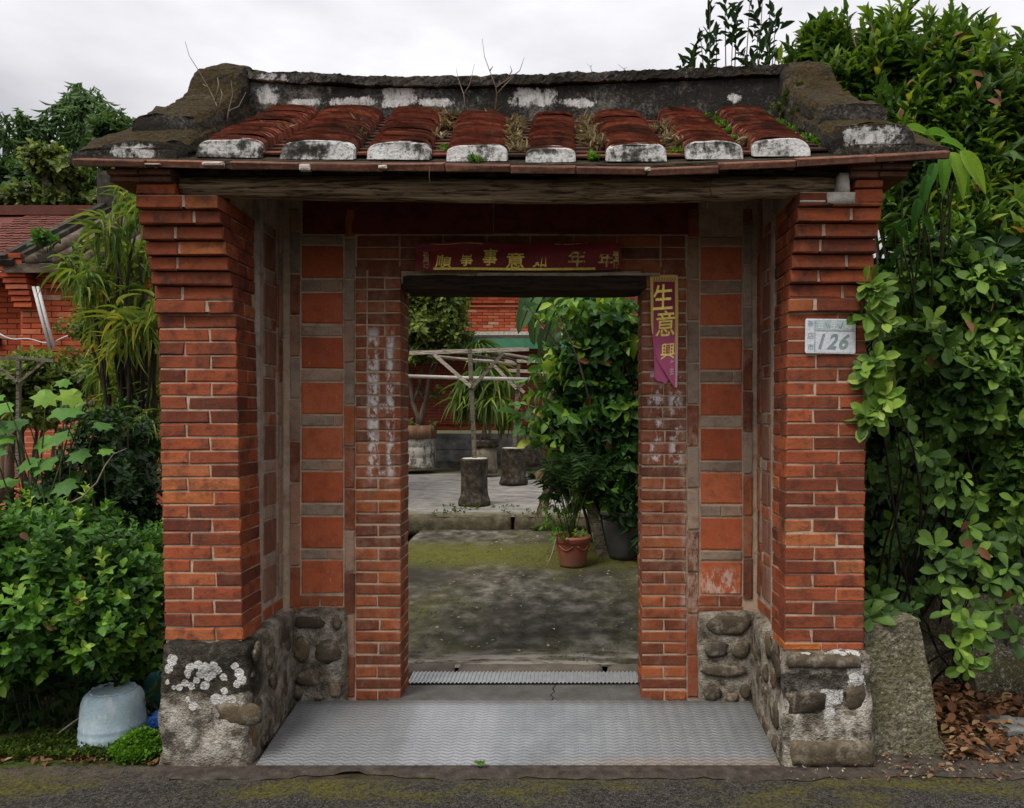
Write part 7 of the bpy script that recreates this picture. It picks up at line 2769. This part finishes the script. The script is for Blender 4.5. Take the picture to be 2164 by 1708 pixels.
G0 = lambda x, y: -.004 + (.05 * noise.noise(Vector((x * 1.3, y * 1.3, 1))) if 3.6 < y < 8 else 0)
nz2 = lambda x, y: noise.noise(Vector((x * 3, y * 3, 4)))
scatter('leaf_litter', 'brown dead leaves covering the ground at the right', 3000, (1.72, 3.6, 3.5, 4.7), lambda x, y: max(G0(x, y), .0), T_OVAL, .06, .32, G_DRY, .45, 41, lambda x, y: min(1, (y - 3.42) * 3 + .12), .05)
scatter('leaf_litter', 'dead leaf bits and debris along the foot of the hedge at the left', 700, (-3.6, -1.88, 3.5, 3.8), lambda x, y: .005, T_OVAL, .035, .25, G_DRY, .35, 42, None, .01)
scatter('debris', 'dry bits scattered along the road edge at the right', 500, (1.0, 3.0, 3.33, 3.62), lambda x, y: .016, T_SMALL, .014, .3, G_STRAW, .25, 43, lambda x, y: .7, .004)
scatter('leaf_litter', 'broken dead leaves along the road edge at the right', 420, (1.3, 3.2, 3.33, 3.6), lambda x, y: .016, T_OVAL, .03, .25, G_DRY, .35, 46, lambda x, y: min(1, .2 + (x - 1.3) * .5), .006)
scatter('debris', 'dry bits lying in the courtyard', 260, (-1.0, 1.0, 4.8, 9), Z_LOW, T_SMALL, .03, .3, G_STRAW, .2, 44, None, .004)
g2 = rs(45)
L = Leaves()
n = 2600
x = g2.uniform(-3.7, -1.86, n)
y = g2.uniform(3.56, 3.84, n)
keep = np.array([nz2(a, b) > -.28 for a, b in zip(x, y)])
q = np.stack([x, y, np.full(n, .02) + g2.uniform(0, .02, n)], 1)[keep]
L.add(*shoots(g2, q, unit(g2.normal(0, .6, q.shape) + np.array([0, 0, 1])), 5, .03, .022, .35, (80, 30), .05, .3, .3))
o = leaf_mesh('moss', T_SMALL, L, G_MOSS, None, None, 'stuff')
o['label'] = 'low mossy weeds along the road edge at the left'
L = Leaves()
n = 520
a = g2.uniform(0, 6.28, n)
r = g2.uniform(0, 1, n) ** .5
x = XX(298, 3.63) + np.cos(a) * r * .13
y = 3.63 + np.sin(a) * r * .11
q = np.stack([x, y, .035 + .085 * (1 - r ** 2) * g2.uniform(.6, 1, n)], 1)
L.add(*shoots(g2, q, unit(g2.normal(0, .5, q.shape) + np.array([0, -.2, 1])), 8, .03, .02, .42, (85, 40), .05, .35, .3))
hc = thing('herb_clump', 'bright green leafy herb clump growing at the foot of the left plinth', 'plant', (XX(298, 3.63), 3.63, 0))
foliage(hc, T_SMALL, L, G_HERB, 0)
wd = [(1015, 1635, 3.47, 'tiny green weed sprouting at the front edge of the metal ramp'), ]
for px, py, Y, lab in wd:
    c = P(px, py, Y)
    c.z = .012
    w_ = thing('weed', lab, 'weed', c)
    L = Leaves().add(*shoots(g2, np.array([tuple(c + Vector((dx, 0, .02))) for dx in (-.015, 0, .015)]), np.array([[-.3, -.2, 1], [0, -.3, 1], [.3, -.2, 1]], float), 5, .01, .022, .35, (85, 40), .05, .35, .3))
    foliage(w_, T_SMALL, L, G_HERB, 0)

for (rect, zf, n, sd, lab) in (((-1.2, 1.2, 8.92, 9.02), lambda x, y: .27, 220, 51, 'low weeds at the foot of the courtyard step'), ((-2.2, 1.4, 15.6, 16.3), lambda x, y: Z_UP(x, y), 500, 52, 'low weeds along the foot of the hall plinth'), ((-1.6, 1.2, 9.05, 10.0), lambda x, y: Z_UP(x, y), 160, 53, 'small weeds on the upper courtyard edge')):
    gg = rs(sd)
    x = gg.uniform(rect[0], rect[1], n)
    y = gg.uniform(rect[2], rect[3], n)
    keep = np.array([noise.noise(Vector((a * 1.7, b * 1.7, sd))) > -.05 for a, b in zip(x, y)])
    q = np.stack([x, y, np.array([zf(a, b) for a, b in zip(x, y)]) + .03], 1)[keep]
    L = Leaves().add(*shoots(gg, q, unit(gg.normal(0, .6, q.shape) + np.array([0, 0, 1])), 5, .05, .04, .3, (80, 30), .05, .3, .3))
    o = leaf_mesh('weeds', T_SMALL, L, G_MOSS, None, None, 'stuff')
    o['label'] = lab

# a few dead leaves caught in the shrubs
for (pl_, ells_, n_, ln_, sd_) in ((hedge, [E(80, 1190, 3.9, 130, .45, 150), E(260, 1240, 3.85, 90, .4, 130)], 12, .045, 61), (er, [E(2020, 760, 4.1, 150, .3, 220), E(2060, 1180, 3.9, 110, .2, 180)], 9, .075, 62), (tl, [E(1990, 300, 5.2, 190, .4, 260)], 16, .08, 63), (ys, [E(1260, 850, 7.7, 110, .3, 220)], 9, .12, 64)):
    gg = rs(sd_)
    pts_, dd_ = crown(gg, ells_, n_, .9, .1, 1.5)
    L = Leaves().add(*shoots(gg, pts_, dd_, 1, .04, ln_, .26, (80, 40), .5, .3, .4))
    leaf_mesh('dead_leaf', T_OVAL, L, G_DRY, pl_, None, 'stuff')
